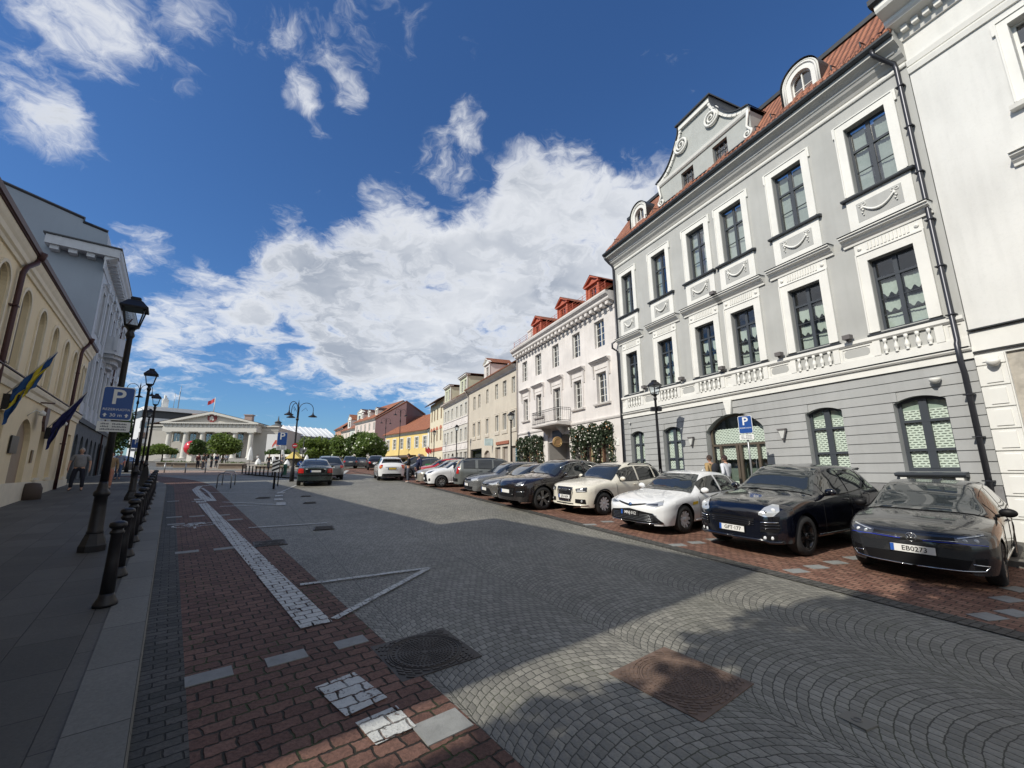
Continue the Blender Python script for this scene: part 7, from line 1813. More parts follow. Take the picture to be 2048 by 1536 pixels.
def bollard():
    T = thing('bollard', 'x', 'bollard', (0, 0, 0), 0, 'black bollards along the left kerb')
    q = MB(); q.lathe([(.115, 0), (.115, .03), (.10, .06), (.078, .10), (.072, .14)], n=14); q.build('foot', M_BLACK, T)
    q = MB(); q.lathe([(.070, .12), (.060, .5), (.056, .80), (.072, .815), (.072, .835), (.056, .85), (.056, .875)], n=14); q.build('shaft', M_BLACK, T)
    q = MB(); q.lathe([(.058, .87), (.082, .885), (.088, .91), (.080, .94), (.05, .955), (0, .96)], n=14); q.build('cap', M_BLACK, T)
    return T
b0 = bollard(); words = ['nearest', 'second', 'third', 'fourth', 'fifth', 'sixth', 'seventh', 'eighth', 'ninth', 'tenth', 'eleventh', 'twelfth']
for k in range(12):
    lab = '%s black iron bollard in the row along the left kerb' % words[k]; p = LP(7.2+1.46*k, -.40+kc(7.2+1.46*k), .12)
    if k == 0: b0.location = p; b0['label'] = lab
    else: dup(b0, p, 0, lab)
for k, (x, y) in enumerate(((484, 947), (491, 948), (497.5, 948.8), (504, 949.4), (511, 950.2), (519, 950.8), (526.5, 951.6), (535, 952.3), (544, 953), (563, 955.5))):
    dup(b0, pxg(x, y, .09), 0, ('leftmost' if k == 0 else words[k] if k < 9 else 'rightmost')+' bollard of the short row round the paved island', scale=.72, group='bollards round the paved island')
M_SIGNB = mat('sign_blue', (.010, .065, .27), .35); M_SIGNW = mat('sign_white', (.72, .73, .72), .4); M_SIGNR = mat('sign_red', (.50, .02, .03), .35); M_ZINC = mat('zinc', (.32, .33, .34), .4, metal=.6)
def parking_sign(loc, face, zt, zb, w, label, pole=None, lines=('REZERVUOTA', '30 m'), arrows=True, sub=True, psize=1.0, dep=.08, text_=True):
    """loc: ground point; face: horizontal unit vector the board looks along"""
    T = thing('parking_sign', label, 'sign', tuple(loc), 0)
    f = Vector(face).normalized(); r = Vector((-f.y, f.x, 0)); fr = Frame((loc[0], loc[1], 0), r, f); z0 = loc[2]
    h = zt-zb; q = MB(fr)
    def rr(w_, h_, cz, rad, n=5):
        P = []
        for sx, sz, a0 in ((1, 1, 0), (-1, 1, pi/2), (-1, -1, pi), (1, -1, 3*pi/2)):
            for i in range(n+1): a = a0+pi/2*i/n; P.append((sx*(w_/2-rad)+rad*cos(a), cz+sz*(h_/2-rad)+rad*sin(a)))
        return P
    cz = z0+(zt+zb)/2
    q.prism(rr(w, h, cz, .05), dep, dep+.018); q.build('board', M_SIGNW, T)
    q = MB(fr); q.prism(rr(w-.03, h-.03, cz, .04), dep+.019, dep+.022); q.build('board_face', M_SIGNB, T)
    def tx(s, size, z, nm='lettering', mt=M_SIGNW, x=0, bold=0): text(s, size, facemat(fr(x, dep+.023, z), r, (0, 0, 1)), mt, nm, T, .0015, bold=bold)
    fz = .62*h if text_ and lines else .72*h
    tx('P', fz*psize, cz+h*.17, bold=.006)
    if lines:
        tx(lines[0], w*.135, cz-h*.19)
        if len(lines) > 1:
            tx(lines[1], w*.19, cz-h*.36)
            for sx in (-1, 1):
                q = MB(fr); x = sx*w*.33; z = cz-h*.36; a = w*.07
                q.prism([(x-a, z), (x, z+a*1.2), (x+a, z), (x+a*.4, z), (x+a*.4, z-a), (x-a*.4, z-a), (x-a*.4, z)], dep+.0225, dep+.024); q.build('arrow_mark', M_SIGNW, T)
    if sub:
        q = MB(fr); sz = z0+zb-.03; q.prism(rr(w*1.02, h*.30, sz-h*.15, .025), dep-.0, dep+.016); q.build('sub_plate', M_SIGNW, T)
        # two small flags and lines of small print, too small to read in the photograph
        for k, zz in enumerate((.07, .15, .23)):
            q = MB(fr); x0 = -w*.40; n = 16; 
            for i in range(n):
                if k < 2 and i in (5, 6): continue
                q.box(x0+w*.8*i/n, x0+w*.8*(i+.72)/n, dep+.0165, dep+.018, sz-h*zz-h*.022, sz-h*zz+h*.022 if i % 3 else sz-h*zz+h*.010)
            q.build('small_print', mat('print_grey', (.12, .13, .16), .5), T)
    if pole:
        q = MB(fr); q.tube([(0, 0, z0), (0, 0, z0+pole)], .03, 8); q.build('pole', M_ZINC if pole > 2.5 and text_ else M_BLACK, T)
        q = MB(fr); q.box(-.04, .04, 0, dep, cz-.02, cz+.02); q.build('clamp', M_ZINC, T)
    else:
        q = MB(fr); q.box(-.06, .06, -.06, dep, cz+h*.3, cz+h*.3+.03); q.box(-.06, .06, -.06, dep, cz-h*.3, cz-h*.3+.03); q.build('clamp', M_ZINC, T)
    return T
p = LP(11.05, -.92, .12); tocam = Vector((-p.x, -p.y, 0)).normalized(); fdir = (tocam*.75 - uL*.5).normalized()
parking_sign(p, fdir, 3.0, 2.36, .46, 'blue P sign reading REZERVUOTA 30 m, fixed on the nearest lantern post', None)
p = RP(9.75, 12.6, .10); parking_sign(p, (-nR*.9-uR*.35).normalized(), 3.08, 2.50, .42, 'blue P sign on its own pole before the palace entrance', 3.1, lines=('REZERVUOTA',))
p = pxg(555, 972); tc = Vector((-p.x, -p.y, 0)).normalized(); parking_sign(p, tc, 2.93, 2.20, .50, 'blue P sign on a black pole on the far traffic island', 2.95, lines=None, sub=True, text_=False)
p = LP(38, -1.9, .12); parking_sign(p, -uL, 2.5, 1.9, .5, 'small blue P sign far along the left pavement by the dark terrace', 2.6, lines=None, sub=True, text_=False)
# striped marker board
p = pxg(547, 978); q = MB(); T = thing('marker_post', 'black post with diagonal black and white striped board', 'sign post', tuple(p)); tc = Vector((-p.x, -p.y, 0)).normalized(); fr = Frame(p, Vector((-tc.y, tc.x, 0)), tc)
q = MB(fr); q.tube([(0, 0, p.z), (0, 0, p.z+1.45)], .05, 8); q.build('post', M_BLACK, T)
q = MB(fr); q.box(-.16, .16, .06, .08, p.z+.85, p.z+1.45); q.build('board', M_SIGNW, T)
for k in range(3): q = MB(fr); z = p.z+.86+.2*k; q.prism([(-.16, z), (.16, z+.14), (.16, z+.24) if z+.24 < p.z+1.45 else (.16, p.z+1.44), (-.16, z+.10)], .081, .085); q.build('stripe', M_BLACK, T)
def round_sign(loc, z, r, mt, label, kind, pole=True):
    tc = Vector((-loc.x, -loc.y, 0)).normalized(); T = thing('road_sign', label, 'sign', tuple(loc)); fr = Frame(loc, Vector((-tc.y, tc.x, 0)), tc); z0 = loc.z+z
    q = MB(fr); q.prism([(r*cos(2*pi*i/24), z0+r*sin(2*pi*i/24)) for i in range(24)], .14, .16); q.build('disc', mt, T)
    if kind == 'noentry': q = MB(fr); q.box(-r*.68, r*.68, .161, .166, z0-r*.18, z0+r*.18); q.build('bar', M_SIGNW, T)
    if kind == 'arrow': q = MB(fr); q.prism([(-r*.5, z0+r*.6), (-r*.3, z0+r*.7), (r*.4, z0-r*.3), (r*.6, z0-r*.1), (r*.6, z0-r*.7), (0, z0-r*.6), (r*.2, z0-r*.4)], .161, .165); q.build('arrow_mark', M_SIGNW, T)
    if pole: q = MB(fr); q.tube([(0, .05, loc.z), (0, .05, z0+.3)], .035, 7); q.build('pole', M_BLACK, T)
    return T
def arm_lamp(base, h, rot, label, arms=3, grp='tall lamps with curved arms'):
    T = thing('arm_lamp', label, 'street lamp', (0, 0, 0), 0, grp)
    q = MB(); q.lathe([(.14, 0), (.13, .5), (.10, .9), (.075, 1.0), (.06, 1.1), (.05, h*.8), (.04, h)], n=10); q.lathe([(.09, h*.78), (.09, h*.80), (.06, h*.82)], n=10); q.lathe([(.04, h), (.02, h+.12), (0, h+.3)], n=8); q.build('pole', M_BLACK, T)
    for k in range(arms):
        a = 2*pi*k/arms if arms > 2 else pi*k; c, s = cos(a), sin(a); P = []
        for i in range(13): t = i/12*pi; rad = .42; x = .06+rad-rad*cos(t); z = h-.35+.42*sin(t); P.append((x*c, x*s, z))
        P.append((.9*c, .9*s, h-.55)); q = MB(); q.tube([(.05*c, .05*s, h-1.0)]+P, .022, 6); ar = q.build('arm', M_BLACK, T)
        q = MB(); q.lathe([(.03, h-.55), (.05, h-.66), (.10, h-.72), (.27, h-.82), (.28, h-.85), (0, h-.84)], (.9*c, .9*s), 12); q.build('lamp_shade', M_BLACK, ar)
        q = MB(); q.tube([(.2*c, .2*s, h-.5), (.45*c, .45*s, h-.25), (.55*c, .55*s, h-.45)], .012, 5); q.build('scroll', M_BLACK, ar)
    T.location = base; T.rotation_euler = (0, 0, rot); return T
p = pxg(583, 963); arm_lamp(p, 5.0, .4, 'tall three-armed lamp on the traffic island behind the no entry sign')
round_sign(p, 2.25, .16, M_SIGNR, 'red no entry sign on the three-armed lamp pole', 'noentry', False)
p2 = pxg(598, 960); round_sign(p2, 1.05, .20, M_SIGNB, 'round blue arrow sign low beside the dark green saloon', 'arrow')
q = thing('road_sign', 'dark shield-shaped sign seen from behind on a pole', 'sign', tuple(pxg(601, 960))); pz = pxg(601, 960); m_ = MB(); m_.tube([(pz.x, pz.y, pz.z), (pz.x, pz.y, pz.z+2.9)], .03, 6); m_.build('pole', M_BLACK, q)
m_ = MB(); m_.sphere((pz.x, pz.y, pz.z+2.0), .24, 3, 2, (1, .1, 1)); m_.P([(pz.x-.25, pz.y, pz.z+2.15), (pz.x+.25, pz.y, pz.z+2.15), (pz.x+.22, pz.y, pz.z+1.9), (pz.x, pz.y, pz.z+1.7), (pz.x-.22, pz.y, pz.z+1.9)], [(0, 1, 2, 3, 4)]); m_.build('board', M_ZINC, q)
arm_lamp(at_px(804, 60)+Vector((0, 0, 2.3)), 9.6-2.3+.8, .9, 'tall two-armed lamp in front of the yellow house', 2)
arm_lamp(at_px(776, 74)+Vector((0, 0, 2.6)), 8.2, .9, 'two-armed lamp behind the flowering tree', 2)
arm_lamp(at_px(281, 34)+Vector((0, 0, 1.9)), 7.0, .2, 'tall three-armed lamp behind the left lantern posts')
arm_lamp(at_px(296, 52)+Vector((0, 0, 2.4)), 7.2, .2, 'three-armed lamp farther off, left of the columned hall')
# bicycle stands
for k, (x, y, w) in enumerate(((433, 977, .62), (444, 970, .62))):
    p = pxg(x, y); q = MB(); d = Vector((.97, .24, 0)); P = [p, p+Vector((0, 0, .62))]+[p+d*(w/2*(1-cos(pi*i/8)))*1.0+Vector((0, 0, .62+.13*sin(pi*i/8)))*1.0 for i in range(1, 8)]
    e = p+d*w; e.z = gz(e.x, e.y); P = [p, p+Vector((0, 0, .60)), p+d*.04+Vector((0, 0, .70)), p+d*.12+Vector((0, 0, .75)), e-d*.12+Vector((0, 0, .75)), e-d*.04+Vector((0, 0, .70)), e+Vector((0, 0, .60)), e]
    q.tube(P, .026, 8); q.build('bike_stand', mat('steel_tube', (.34, .35, .36), .3, metal=.8), None, at=p, label=('nearer' if k == 0 else 'farther')+' steel hoop bicycle stand beyond the white corner line', cat='bike stand', group='bicycle stands')
# manhole covers
def manhole(c, size, label, mt, rad=None, rot=0.0, rings_=5):
    T = thing('manhole_cover', label, 'manhole', tuple(c), 0); n = Vector((-gz(c.x+.5, c.y)+gz(c.x-.5, c.y), -gz(c.x, c.y+.5)+gz(c.x, c.y-.5), 1)).normalized()
    M_ = Matrix.Rotation(rot, 4, 'Z'); zax = n; xax = (M_ @ Vector((1, 0, 0))); xax = (xax-zax*xax.dot(zax)).normalized(); yax = zax.cross(xax)
    class Fm:
        def __call__(f, x, y, z): return Vector(c)+xax*x+yax*y+zax*z
    fr = Fm(); h = size/2; q = MB(fr); q.box(-h, h, -h, h, -.01, .004); q.build('frame', mt, T)
    rad = rad or size*.36
    q = MB(fr); rnd = random.Random(5)
    def ringseg(r, w, n_, gap, z0=.004, z1=.010, ph=0):
        for i in range(n_):
            a0 = 2*pi*(i+gap/2)/n_+ph; a1 = 2*pi*(i+1-gap/2)/n_+ph; am = (a0+a1)/2
            P = [((r-w/2)*cos(a0), (r-w/2)*sin(a0)), ((r+w/2)*cos(a0), (r+w/2)*sin(a0)), ((r+w/2)*cos(am), (r+w/2)*sin(am)), ((r+w/2)*cos(a1), (r+w/2)*sin(a1)), ((r-w/2)*cos(a1), (r-w/2)*sin(a1)), ((r-w/2)*cos(am), (r-w/2)*sin(am))]
            if max(max(abs(a), abs(b)) for a, b in P) < h*.985: q.prism(P, z0, z1, 'z')
    r = rad+.045; k = 0
    while r < h*1.38: ringseg(r, .022, int(2*pi*r/.085), .22, ph=k*.05); r += .036; k += 1
    q.build('frame_ribs', mt, T)
    q = MB(fr); q.tube([(rad*cos(2*pi*i/40), rad*sin(2*pi*i/40), .004) for i in range(40)], .008, 5, close=True); q.tube([((rad+.022)*cos(2*pi*i/40), (rad+.022)*sin(2*pi*i/40), .004) for i in range(40)], .006, 5, close=True); q.build('rim_ring', mt, T)
    q = MB(fr); r = rad-.03; first = True
    while r > .03: ringseg(r, .024 if first else .015, int(2*pi*r/(.05 if first else .035)),   .42, .004, .010, ph=r*9); r -= .045 if first else .030; first = False
    q.build('lid_pattern', mt, T)
    return T
M_IRON = mat('cast_iron', (.050, .042, .036), .55, metal=.35, var=.2, vs=12); M_RUSTY = mat('rusty_iron', (.155, .105, .080), .75, metal=.1, var=.25, vs=9, dirt=.3)
manhole(pxg(850, 1303, .004), .81, 'dark cast iron manhole cover in a square ribbed frame beside the bike lane', M_IRON, .33, R(37))
manhole(pxg(1360, 1357, .004), .86, 'rust brown round manhole cover in a square frame in the roadway', M_RUSTY, .325, R(38))
manhole(pxg(540, 1086, .012), .60, 'small manhole cover cutting across the white lane line', M_IRON, .22, .6)
for (u, v, sz, lab) in ((648, 1055, .75, 'square gully cover in the shade beyond the first thin line'), (528, 995, .8, 'far drain cover inside the hatched area'), (620, 1005, .7, 'drain cover near the short white dashes'), (612, 992, .6, 'farthest drain cover, near the dashes and the dark green saloon')):
    p = pxg(u, v, .004); q = MB(Frame(p, uR, nR)); q.box(-sz/2, sz/2, -sz*.32, sz*.32, p.z-.01, p.z+.004)
    for i in range(8): q.box(-sz/2+.04+i*sz*.115, -sz/2+.07+i*sz*.115, -sz*.27, sz*.27, p.z+.004, p.z+.010)
    q.build('drain_cover', M_IRON, None, at=p, label=lab, cat='drain cover')
p = pxg(1714, 1441, .004); q = MB(Frame(p, uR, nR)); q.box(-.10, .10, -.075, .075, p.z-.01, p.z+.004); q.tube([(.03*cos(2*pi*i/12), .03*sin(2*pi*i/12), p.z+.005) for i in range(12)], .006, 4, close=True); q.build('valve_cover', mat('worn_iron', (.19, .18, .155), .6, metal=.2), None, at=p, label='little rectangular valve cover among the setts at lower right', cat='valve cover')
# ------------------------------------------------------------ trees
M_LEAF1 = leafmat('maple_leaf', (.085, .135, .025), (.15, .20, .04), .4); M_LEAF2 = leafmat('deep_leaf', (.045, .085, .02), (.085, .13, .03), .35); M_LEAF3 = leafmat('blossom_tree_leaf', (.085, .14, .03), (.16, .22, .055), .4)
M_BARK = mat('bark', (.11, .085, .06), .9, var=.3, vs=8, bump=.6, bs=25)
def tree(label, base, trunk_h, cz, rx, rz, n, size, mt, seed, cat='tree', blossoms=0, group=None, lobes=9, flatb=.5, trunk_r=.14, name='street_tree', ry=None):
    rnd = random.Random(seed); T = thing(name, label, cat, tuple(base), 0, group); ry = ry or rx
    B = Vector(base); q = MB(); q.tube([B+Vector((0, 0, -.1)), B+Vector((.04, .02, trunk_h*.5)), B+Vector((0, .03, trunk_h)), B+Vector((.03, 0, cz))], [trunk_r*1.3, trunk_r, trunk_r*.85, trunk_r*.4], 8)
    for k in range(7):
        a = 2*pi*k/7+rnd.random(); e = B+Vector((cos(a)*rx*.65, sin(a)*ry*.65, cz+rnd.uniform(-.1, .5)*rz)); q.tube([B+Vector((0, 0, trunk_h*.92)), B.lerp(e, .5)+Vector((0, 0, (trunk_h*.5+cz*.5)*.5)), e], [trunk_r*.5, trunk_r*.3, .02], 5)
    q.build('trunk', M_BARK, T)
    L = []
    for k in range(lobes):
        a = rnd.uniform(0, 2*pi); ph = rnd.uniform(-.7, 1.0); rr = rnd.uniform(.35, .62)
        L.append((Vector((cos(a)*rx*rr*(1-.3*abs(ph)), sin(a)*ry*rr*(1-.3*abs(ph)), cz+ph*rz*.5)), rnd.uniform(.42, .62)))
    pts = []
    for _ in range(n):
        c, f = L[rnd.randrange(lobes)]; d = Vector((rnd.gauss(0, 1), rnd.gauss(0, 1), rnd.gauss(0, 1))).normalized(); r = f*(rnd.random()**.22)*rnd.uniform(.85, 1.08)
        p = c+Vector((d.x*rx*r, d.y*ry*r, d.z*rz*r)); 
        if p.z < cz-rz*flatb: p.z = cz-rz*flatb+rnd.uniform(0, .15)*rz
        pts.append(B+p)
    q = MB(); leaves(q, pts, size, rnd, .15, .7); q.build('crown', mt, T)
    if blossoms:
        q = MB()
        for _ in range(blossoms): p = rnd.choice(pts); d = (p-B-Vector((0, 0, cz))); q.sphere(p+d*.06, rnd.uniform(.10, .2), 6, 4)
        q.build('blossom', mat('tree_blossom', (.62, .66, .52), .7), T)
    return T
def px_tree(label, u, vt, vb, wpx, dep, n, mt, seed, gzh=None, **k):
    """crown spans v vt..vb and wpx wide at camera depth dep"""
    b = at_px(u, dep); b.z = gz(b.x, b.y) if gzh is None else gzh
    zt, zb_ = zpx(u, vt, dep), zpx(u, vb, dep); rx = wpx/2*dep/FPX*1.04; rz = (zt-zb_)/2/.80
    return tree(label, b, max(.6, zb_-b.z+rz*.3), (zt+zb_)/2-b.z-rz*.1, rx, rz, n, max(.10, dep*.0030), mt, seed, **k)
TG = 'round trimmed trees on the square'; FG = 'flowering trees before the far houses'
px_tree('large round maple in front of the columned hall', 463, 863, 910, 58, 76, 5200, M_LEAF1, 1, group=TG, lobes=14, flatb=.62)
px_tree('smaller dark round tree covering the red ball', 417, 881, 912, 36, 60, 3200, M_LEAF2, 2, group=TG, lobes=10)
px_tree('flat topped light green tree left of the columned hall', 346, 889, 912, 46, 92, 2600, M_LEAF1, 3, group=TG, flatb=.4)
px_tree('light green tree left of the flat topped tree, beside the office block', 318, 892, 912, 36, 94, 2000, M_LEAF1, 4, group=TG)
px_tree('large round tree in front of the white scaffold tent', 637, 876, 917, 68, 68, 5200, M_LEAF1, 5, group=TG, lobes=14, flatb=.62)
px_tree('low dark tree between the no entry sign and the billboard', 572, 896, 914, 46, 90, 2200, M_LEAF2, 6)
px_tree('broad flowering tree with cream blossoms, nearest the yellow house', 750, 863, 916, 62, 62, 5600, M_LEAF3, 7, blossoms=110, group=FG, flatb=.8, lobes=12)
px_tree('flowering tree standing left of and behind the broad one', 722, 866, 918, 44, 66, 3600, M_LEAF2, 8, blossoms=60, group=FG, flatb=.8)
px_tree('third flowering tree of the row with pale blossoms', 694, 873, 918, 56, 74, 4200, M_LEAF3, 9, blossoms=80, group=FG, flatb=.8)
px_tree('farthest tree of the flowering row, beside the round tree', 670, 884, 918, 34, 84, 2400, M_LEAF1, 10, group=FG)
px_tree('distant tree below the church tower', 567, 868, 892, 44, 170, 2000, M_LEAF2, 11)
px_tree('dark leafy tree behind the left lantern posts', 250, 812, 905, 52, 46, 5600, M_LEAF2, 12, flatb=.9, lobes=14)
px_tree('dark tree over the terrace next to the blue grey building', 206, 852, 905, 60, 52, 3600, M_LEAF2, 13, flatb=.9)
px_tree('bright green bush-like tree at the end of the left pavement', 180, 900, 930, 26, 48, 1600, M_LEAF1, 14, flatb=.9)
# tree behind the camera whose crown dapples the road, and an unseen low house added beside it for shade
tree('tall leafy street tree standing behind the viewpoint on the left', LP(.15, -3.75, .12), 4.0, 7.9, 2.7, 4.2, 9500, .20, M_LEAF1, 21, trunk_r=.2, lobes=13, flatb=.9)
tree('third street tree behind the viewpoint, close to the wall line', LP(.45, -6.3, .12), 3.6, 6.8, 2.4, 3.0, 5500, .19, M_LEAF1, 23, trunk_r=.18, lobes=10, flatb=.9)
tree('second street tree behind the viewpoint, farther back', LP(-3.4, -3.4, .12), 4.6, 8.0, 3.0, 2.8, 6000, .19, M_LEAF1, 22, trunk_r=.2, lobes=12, flatb=.9)
def shade_house():
    fr = FL; A, B = -14.0, -.6
    H = thing('added_shade_house', 'unseen low house added behind the viewpoint to shade the left side', 'building', tuple(fr(-5, -2, gL(-5))))
    block(fr, A, B, -1, 4.2, [(A+1+3*k, A+2.2+3*k, 1.2, 3.0) for k in range(4)], M_LY, H, depth=10, d=-1.0); pitched(fr, A, B, -.6, 4.3, -6, 7.0, -10, 4.2, M_TILE, H, M_LY)
shade_house()
# ------------------------------------------------------------ people
def skinmesh(chains, sub=2):
    """chains: list of [(point, radius), ...]; the first chain is the spine; others start at an existing point"""
    me = bpy.data.meshes.new('s'); vs = []; es = []; rs = []
    def add(p, r):
        for i, q in enumerate(vs):
            if (q-Vector(p)).length < 1e-4: return i
        vs.append(Vector(p)); rs.append(r); return len(vs)-1
    for ch in chains:
        prev = None
        for p, r in ch:
            i = add(p, r)
            if prev is not None and prev != i: es.append((prev, i))
            prev = i
    me.from_pydata(vs, es, []); ob = bpy.data.objects.new('s', me); COL.objects.link(ob)
    md = ob.modifiers.new('k', 'SKIN'); md.use_smooth_shade = True
    for i, sv in enumerate(me.skin_vertices[0].data): r = rs[i]; sv.radius = (r, r) if not hasattr(r, '__len__') else r; sv.use_root = (i == 0)
    m2 = ob.modifiers.new('s', 'SUBSURF'); m2.levels = sub; m2.render_levels = sub
    dg = bpy.context.evaluated_depsgraph_get(); out = bpy.data.meshes.new_from_object(ob.evaluated_get(dg)); bpy.data.objects.remove(ob); bpy.data.meshes.remove(me)
    for p in out.polygons: p.use_smooth = True
    return out
def part(name, me, mt, par):
    me.name = name; me.materials.clear(); me.materials.append(mt); o = bpy.data.objects.new(name, me); COL.objects.link(o); o.parent = par; return o
M_SKIN = mat('skin', (.48, .29, .21), .6, spec=.35)
def cloth(name, col): return mat(name, col, .9, var=.12, vs=8)
def person(loc, az, h, label, top, legs_, hair=(.06, .04, .03), pose='stand', group=None, shoes=(.03, .03, .03), bag=None, sleeves='long', coat=0.0, detail=True, build=1.0, fold=0):
    """faces azimuth az (radians clockwise from +Y); built 1.75 m tall then scaled"""
    T = thing('person', label, 'person', tuple(loc), -az, group); k = h/1.75; T.scale = (k, k, k); b = build
    st = dict(stand=(.10, .10, 0, 0), walk=(.09, .09, .24, -.26), apart=(.16, .16, .03, -.02))[pose]
    # +Y is forward
    hipL, hipR = (-.09, 0, .92), (.09, 0, .92); kL = (-st[0]-.0, st[2]*.55+.03, .49); kR = (st[1], st[3]*.55+.04, .49); aL_ = (-st[0]-.01, st[2], .085+.03*(st[2] < -.1)); aR_ = (st[1]+.01, st[3], .085+.05*(st[3] < -.1))
    tL, tR = (aL_[0]-.02, aL_[1]+.15, .03), (aR_[0]+.02, aR_[1]+.15, .03)
    shL, shR = (-.17*b, 0, 1.42), (.17*b, 0, 1.42); sw = .14 if pose == 'walk' else .03
    eL, eR = (-.24*b, -sw*.6, 1.14), (.24*b, sw*.4, 1.14); wL, wR = (-.25*b, -sw*.3+.08, .90), (.25*b, sw+.08, .90)
    if fold: eL, wL = (-.25, .02, 1.15), (-.08, .22, 1.12); eR, wR = (.25, .02, 1.15), (.08, .24, 1.10)
    def hand(w, s):
        d = Vector((s*.0, .03, -1)).normalized(); W_ = Vector(w); out = []
        pal = W_+d*.085
        ch = [[(w, .028), (tuple(pal), (.036, .020))]]
        for i, (o, ln) in enumerate(((-.030, .060), (-.010, .072), (.011, .068), (.030, .050))):
            a = pal+Vector((0, o, 0))*.9+d*.02; ch.append([(tuple(pal), (.036, .020)), (tuple(a), .011), (tuple(a+d*ln*.55+Vector((-s*.006, 0, 0))), .0095), (tuple(a+d*ln+Vector((-s*.02, 0, 0))), .008)])
        ch.append([(w, .028), (tuple(W_+d*.04+Vector((-s*.012, .038, 0))), .012), (tuple(W_+d*.085+Vector((-s*.02, .052, 0))), .010)])
        return ch
    neck = (0, .0, 1.47); hd = (0, .025, 1.56)
    ch = [[((0, 0, .95), (.15*b, .105)), ((0, .01, 1.10), (.135*b, .10*b)), ((0, .0, 1.28), (.155*b, .11*b)), ((0, 0, 1.41), (.12, .085)), (neck, .055), ((0, .015, 1.53), .052)],
          [((0, 0, .95), (.15*b, .105)), (hipL, .095), (kL, .062), (aL_, .042), (tL, .036)], [((0, 0, .95), (.15*b, .105)), (hipR, .095), (kR, .062), (aR_, .042), (tR, .036)],
          [((0, 0, 1.41), (.12, .085)), (shL, .062), (eL, .044), (wL, .028)], [((0, 0, 1.41), (.12, .085)), (shR, .062), (eR, .044), (wR, .028)]]
    if detail: ch += hand(wL, -1)+hand(wR, 1)
    body = skinmesh(ch, 1)
    # head joined to the body as one mesh: skull, jaw, nose, ears, lips and eyes
    bm = bmesh.new(); bm.from_mesh(body); bpy.data.meshes.remove(body)
    hm = MB(); n, m_ = 20, 16; pts = []
    for i in range(m_+1):
        t = pi*i/m_; 
        for j in range(n):
            a = 2*pi*j/n; x, y, z = sin(t)*cos(a), sin(t)*sin(a), cos(t)
            rx, ry, rz = .078, .098, .118
            if z < 0: rx *= 1-.30*(-z)**1.5; ry *= 1-.12*(-z)
            px_, py_, pz_ = x*rx, y*ry, z*rz
            if y > .8: py_ += .022*math.exp(-((x/.16)**2+((z+.12)/.22)**2)); py_ -= .010*(math.exp(-(((abs(x)-.38)/.15)**2+((z-.08)/.13)**2))); py_ += .006*math.exp(-((x/.3)**2+((z+.5)/.08)**2))
            if abs(abs(x)-1) < .05 and abs(z) < .2 and y < .3: px_ *= 1.14
            pts.append((px_, py_+.03, pz_+1.635))
    fs = [(i*n+j, (i+1)*n+j, (i+1)*n+(j+1) % n, i*n+(j+1) % n) for i in range(m_) for j in range(n)]
    vv = [bm.verts.new(p) for p in pts]
    for f in fs:
        try: ff = bm.faces.new([vv[i] for i in f]); ff.smooth = True
        except ValueError: pass
    me = bpy.data.meshes.new('body'); bm.to_mesh(me); bm.free(); part('body', me, M_SKIN, T)
    # clothes
    tm = cloth(*top); lm = cloth(*legs_)
    e = .016
    if sleeves == 'long': armL = [((0, 0, 1.40), (.13*b, .10)), (shL, .078), (eL, .060), (wL, .042)]; armR = [((0, 0, 1.40), (.13*b, .10)), (shR, .078), (eR, .060), (wR, .042)]
    else:
        mL = tuple(Vector(shL).lerp(Vector(eL), .8)); mR = tuple(Vector(shR).lerp(Vector(eR), .8)); armL = [((0, 0, 1.40), (.13*b, .10)), (shL, .078), (mL, .066)]; armR = [((0, 0, 1.40), (.13*b, .10)), (shR, .078), (mR, .066)]
    spine = [((0, 0, .90-coat*.5), (.17*b+.05*coat, .125*b+.03*coat)), ((0, .01, 1.06), (.160*b, .120*b)), ((0, .0, 1.26), (.172*b, .128*b)), ((0, 0, 1.40), (.13*b, .10)), ((0, .0, 1.455), .072)]
    part('top', skinmesh([spine, armL, armR], 1), tm, T)
    part('trousers', skinmesh([[((0, 0, .99), (.160*b, .118)), ((0, 0, .93), (.165*b, .12)), (hipL, .108), (kL, .080), (aL_[:2]+(.10,), .062)], [((0, 0, .93), (.165*b, .12)), (hipR, .108), (kR, .080), (aR_[:2]+(.10,), .062)]], 1), lm, T)
    for a, t in ((aL_, tL), (aR_, tR)): part('shoe', skinmesh([[((a[0], a[1]-.05, .045), .045), ((a[0], a[1]+.03, .045), .048), ((t[0], t[1], .035), (.042, .034))]], 1), cloth('shoe_%02x' % int(shoes[0]*255), shoes), T)
    hr = MB(); pts = []; n, m_ = 16, 8
    for i in range(m_+1):
        t = pi*.60*i/m_
        for j in range(n):
            a = 2*pi*j/n; f = 1.0 if sin(a) < .35 else (1-.45*(sin(a)-.35)/.65); tt = t*f; pts.append((sin(tt)*cos(a)*.088, sin(tt)*sin(a)*.108+.022, cos(tt)*.128+1.64))
    hr.P(pts, [(i*n+j, (i+1)*n+j, (i+1)*n+(j+1) % n, i*n+(j+1) % n) for i in range(m_) for j in range(n)], True)
    o = hr.build('hair', cloth('hair_%02x%02x' % (int(hair[0]*255), int(hair[1]*255)), hair), None); o.parent = T
    for sx in (-1, 1):
        q = MB(); q.sphere((sx*.031, .108, 1.648), .010, 8, 6); q.build('eye', mat('eye_dark', (.03, .02, .02), .3), None).parent = T
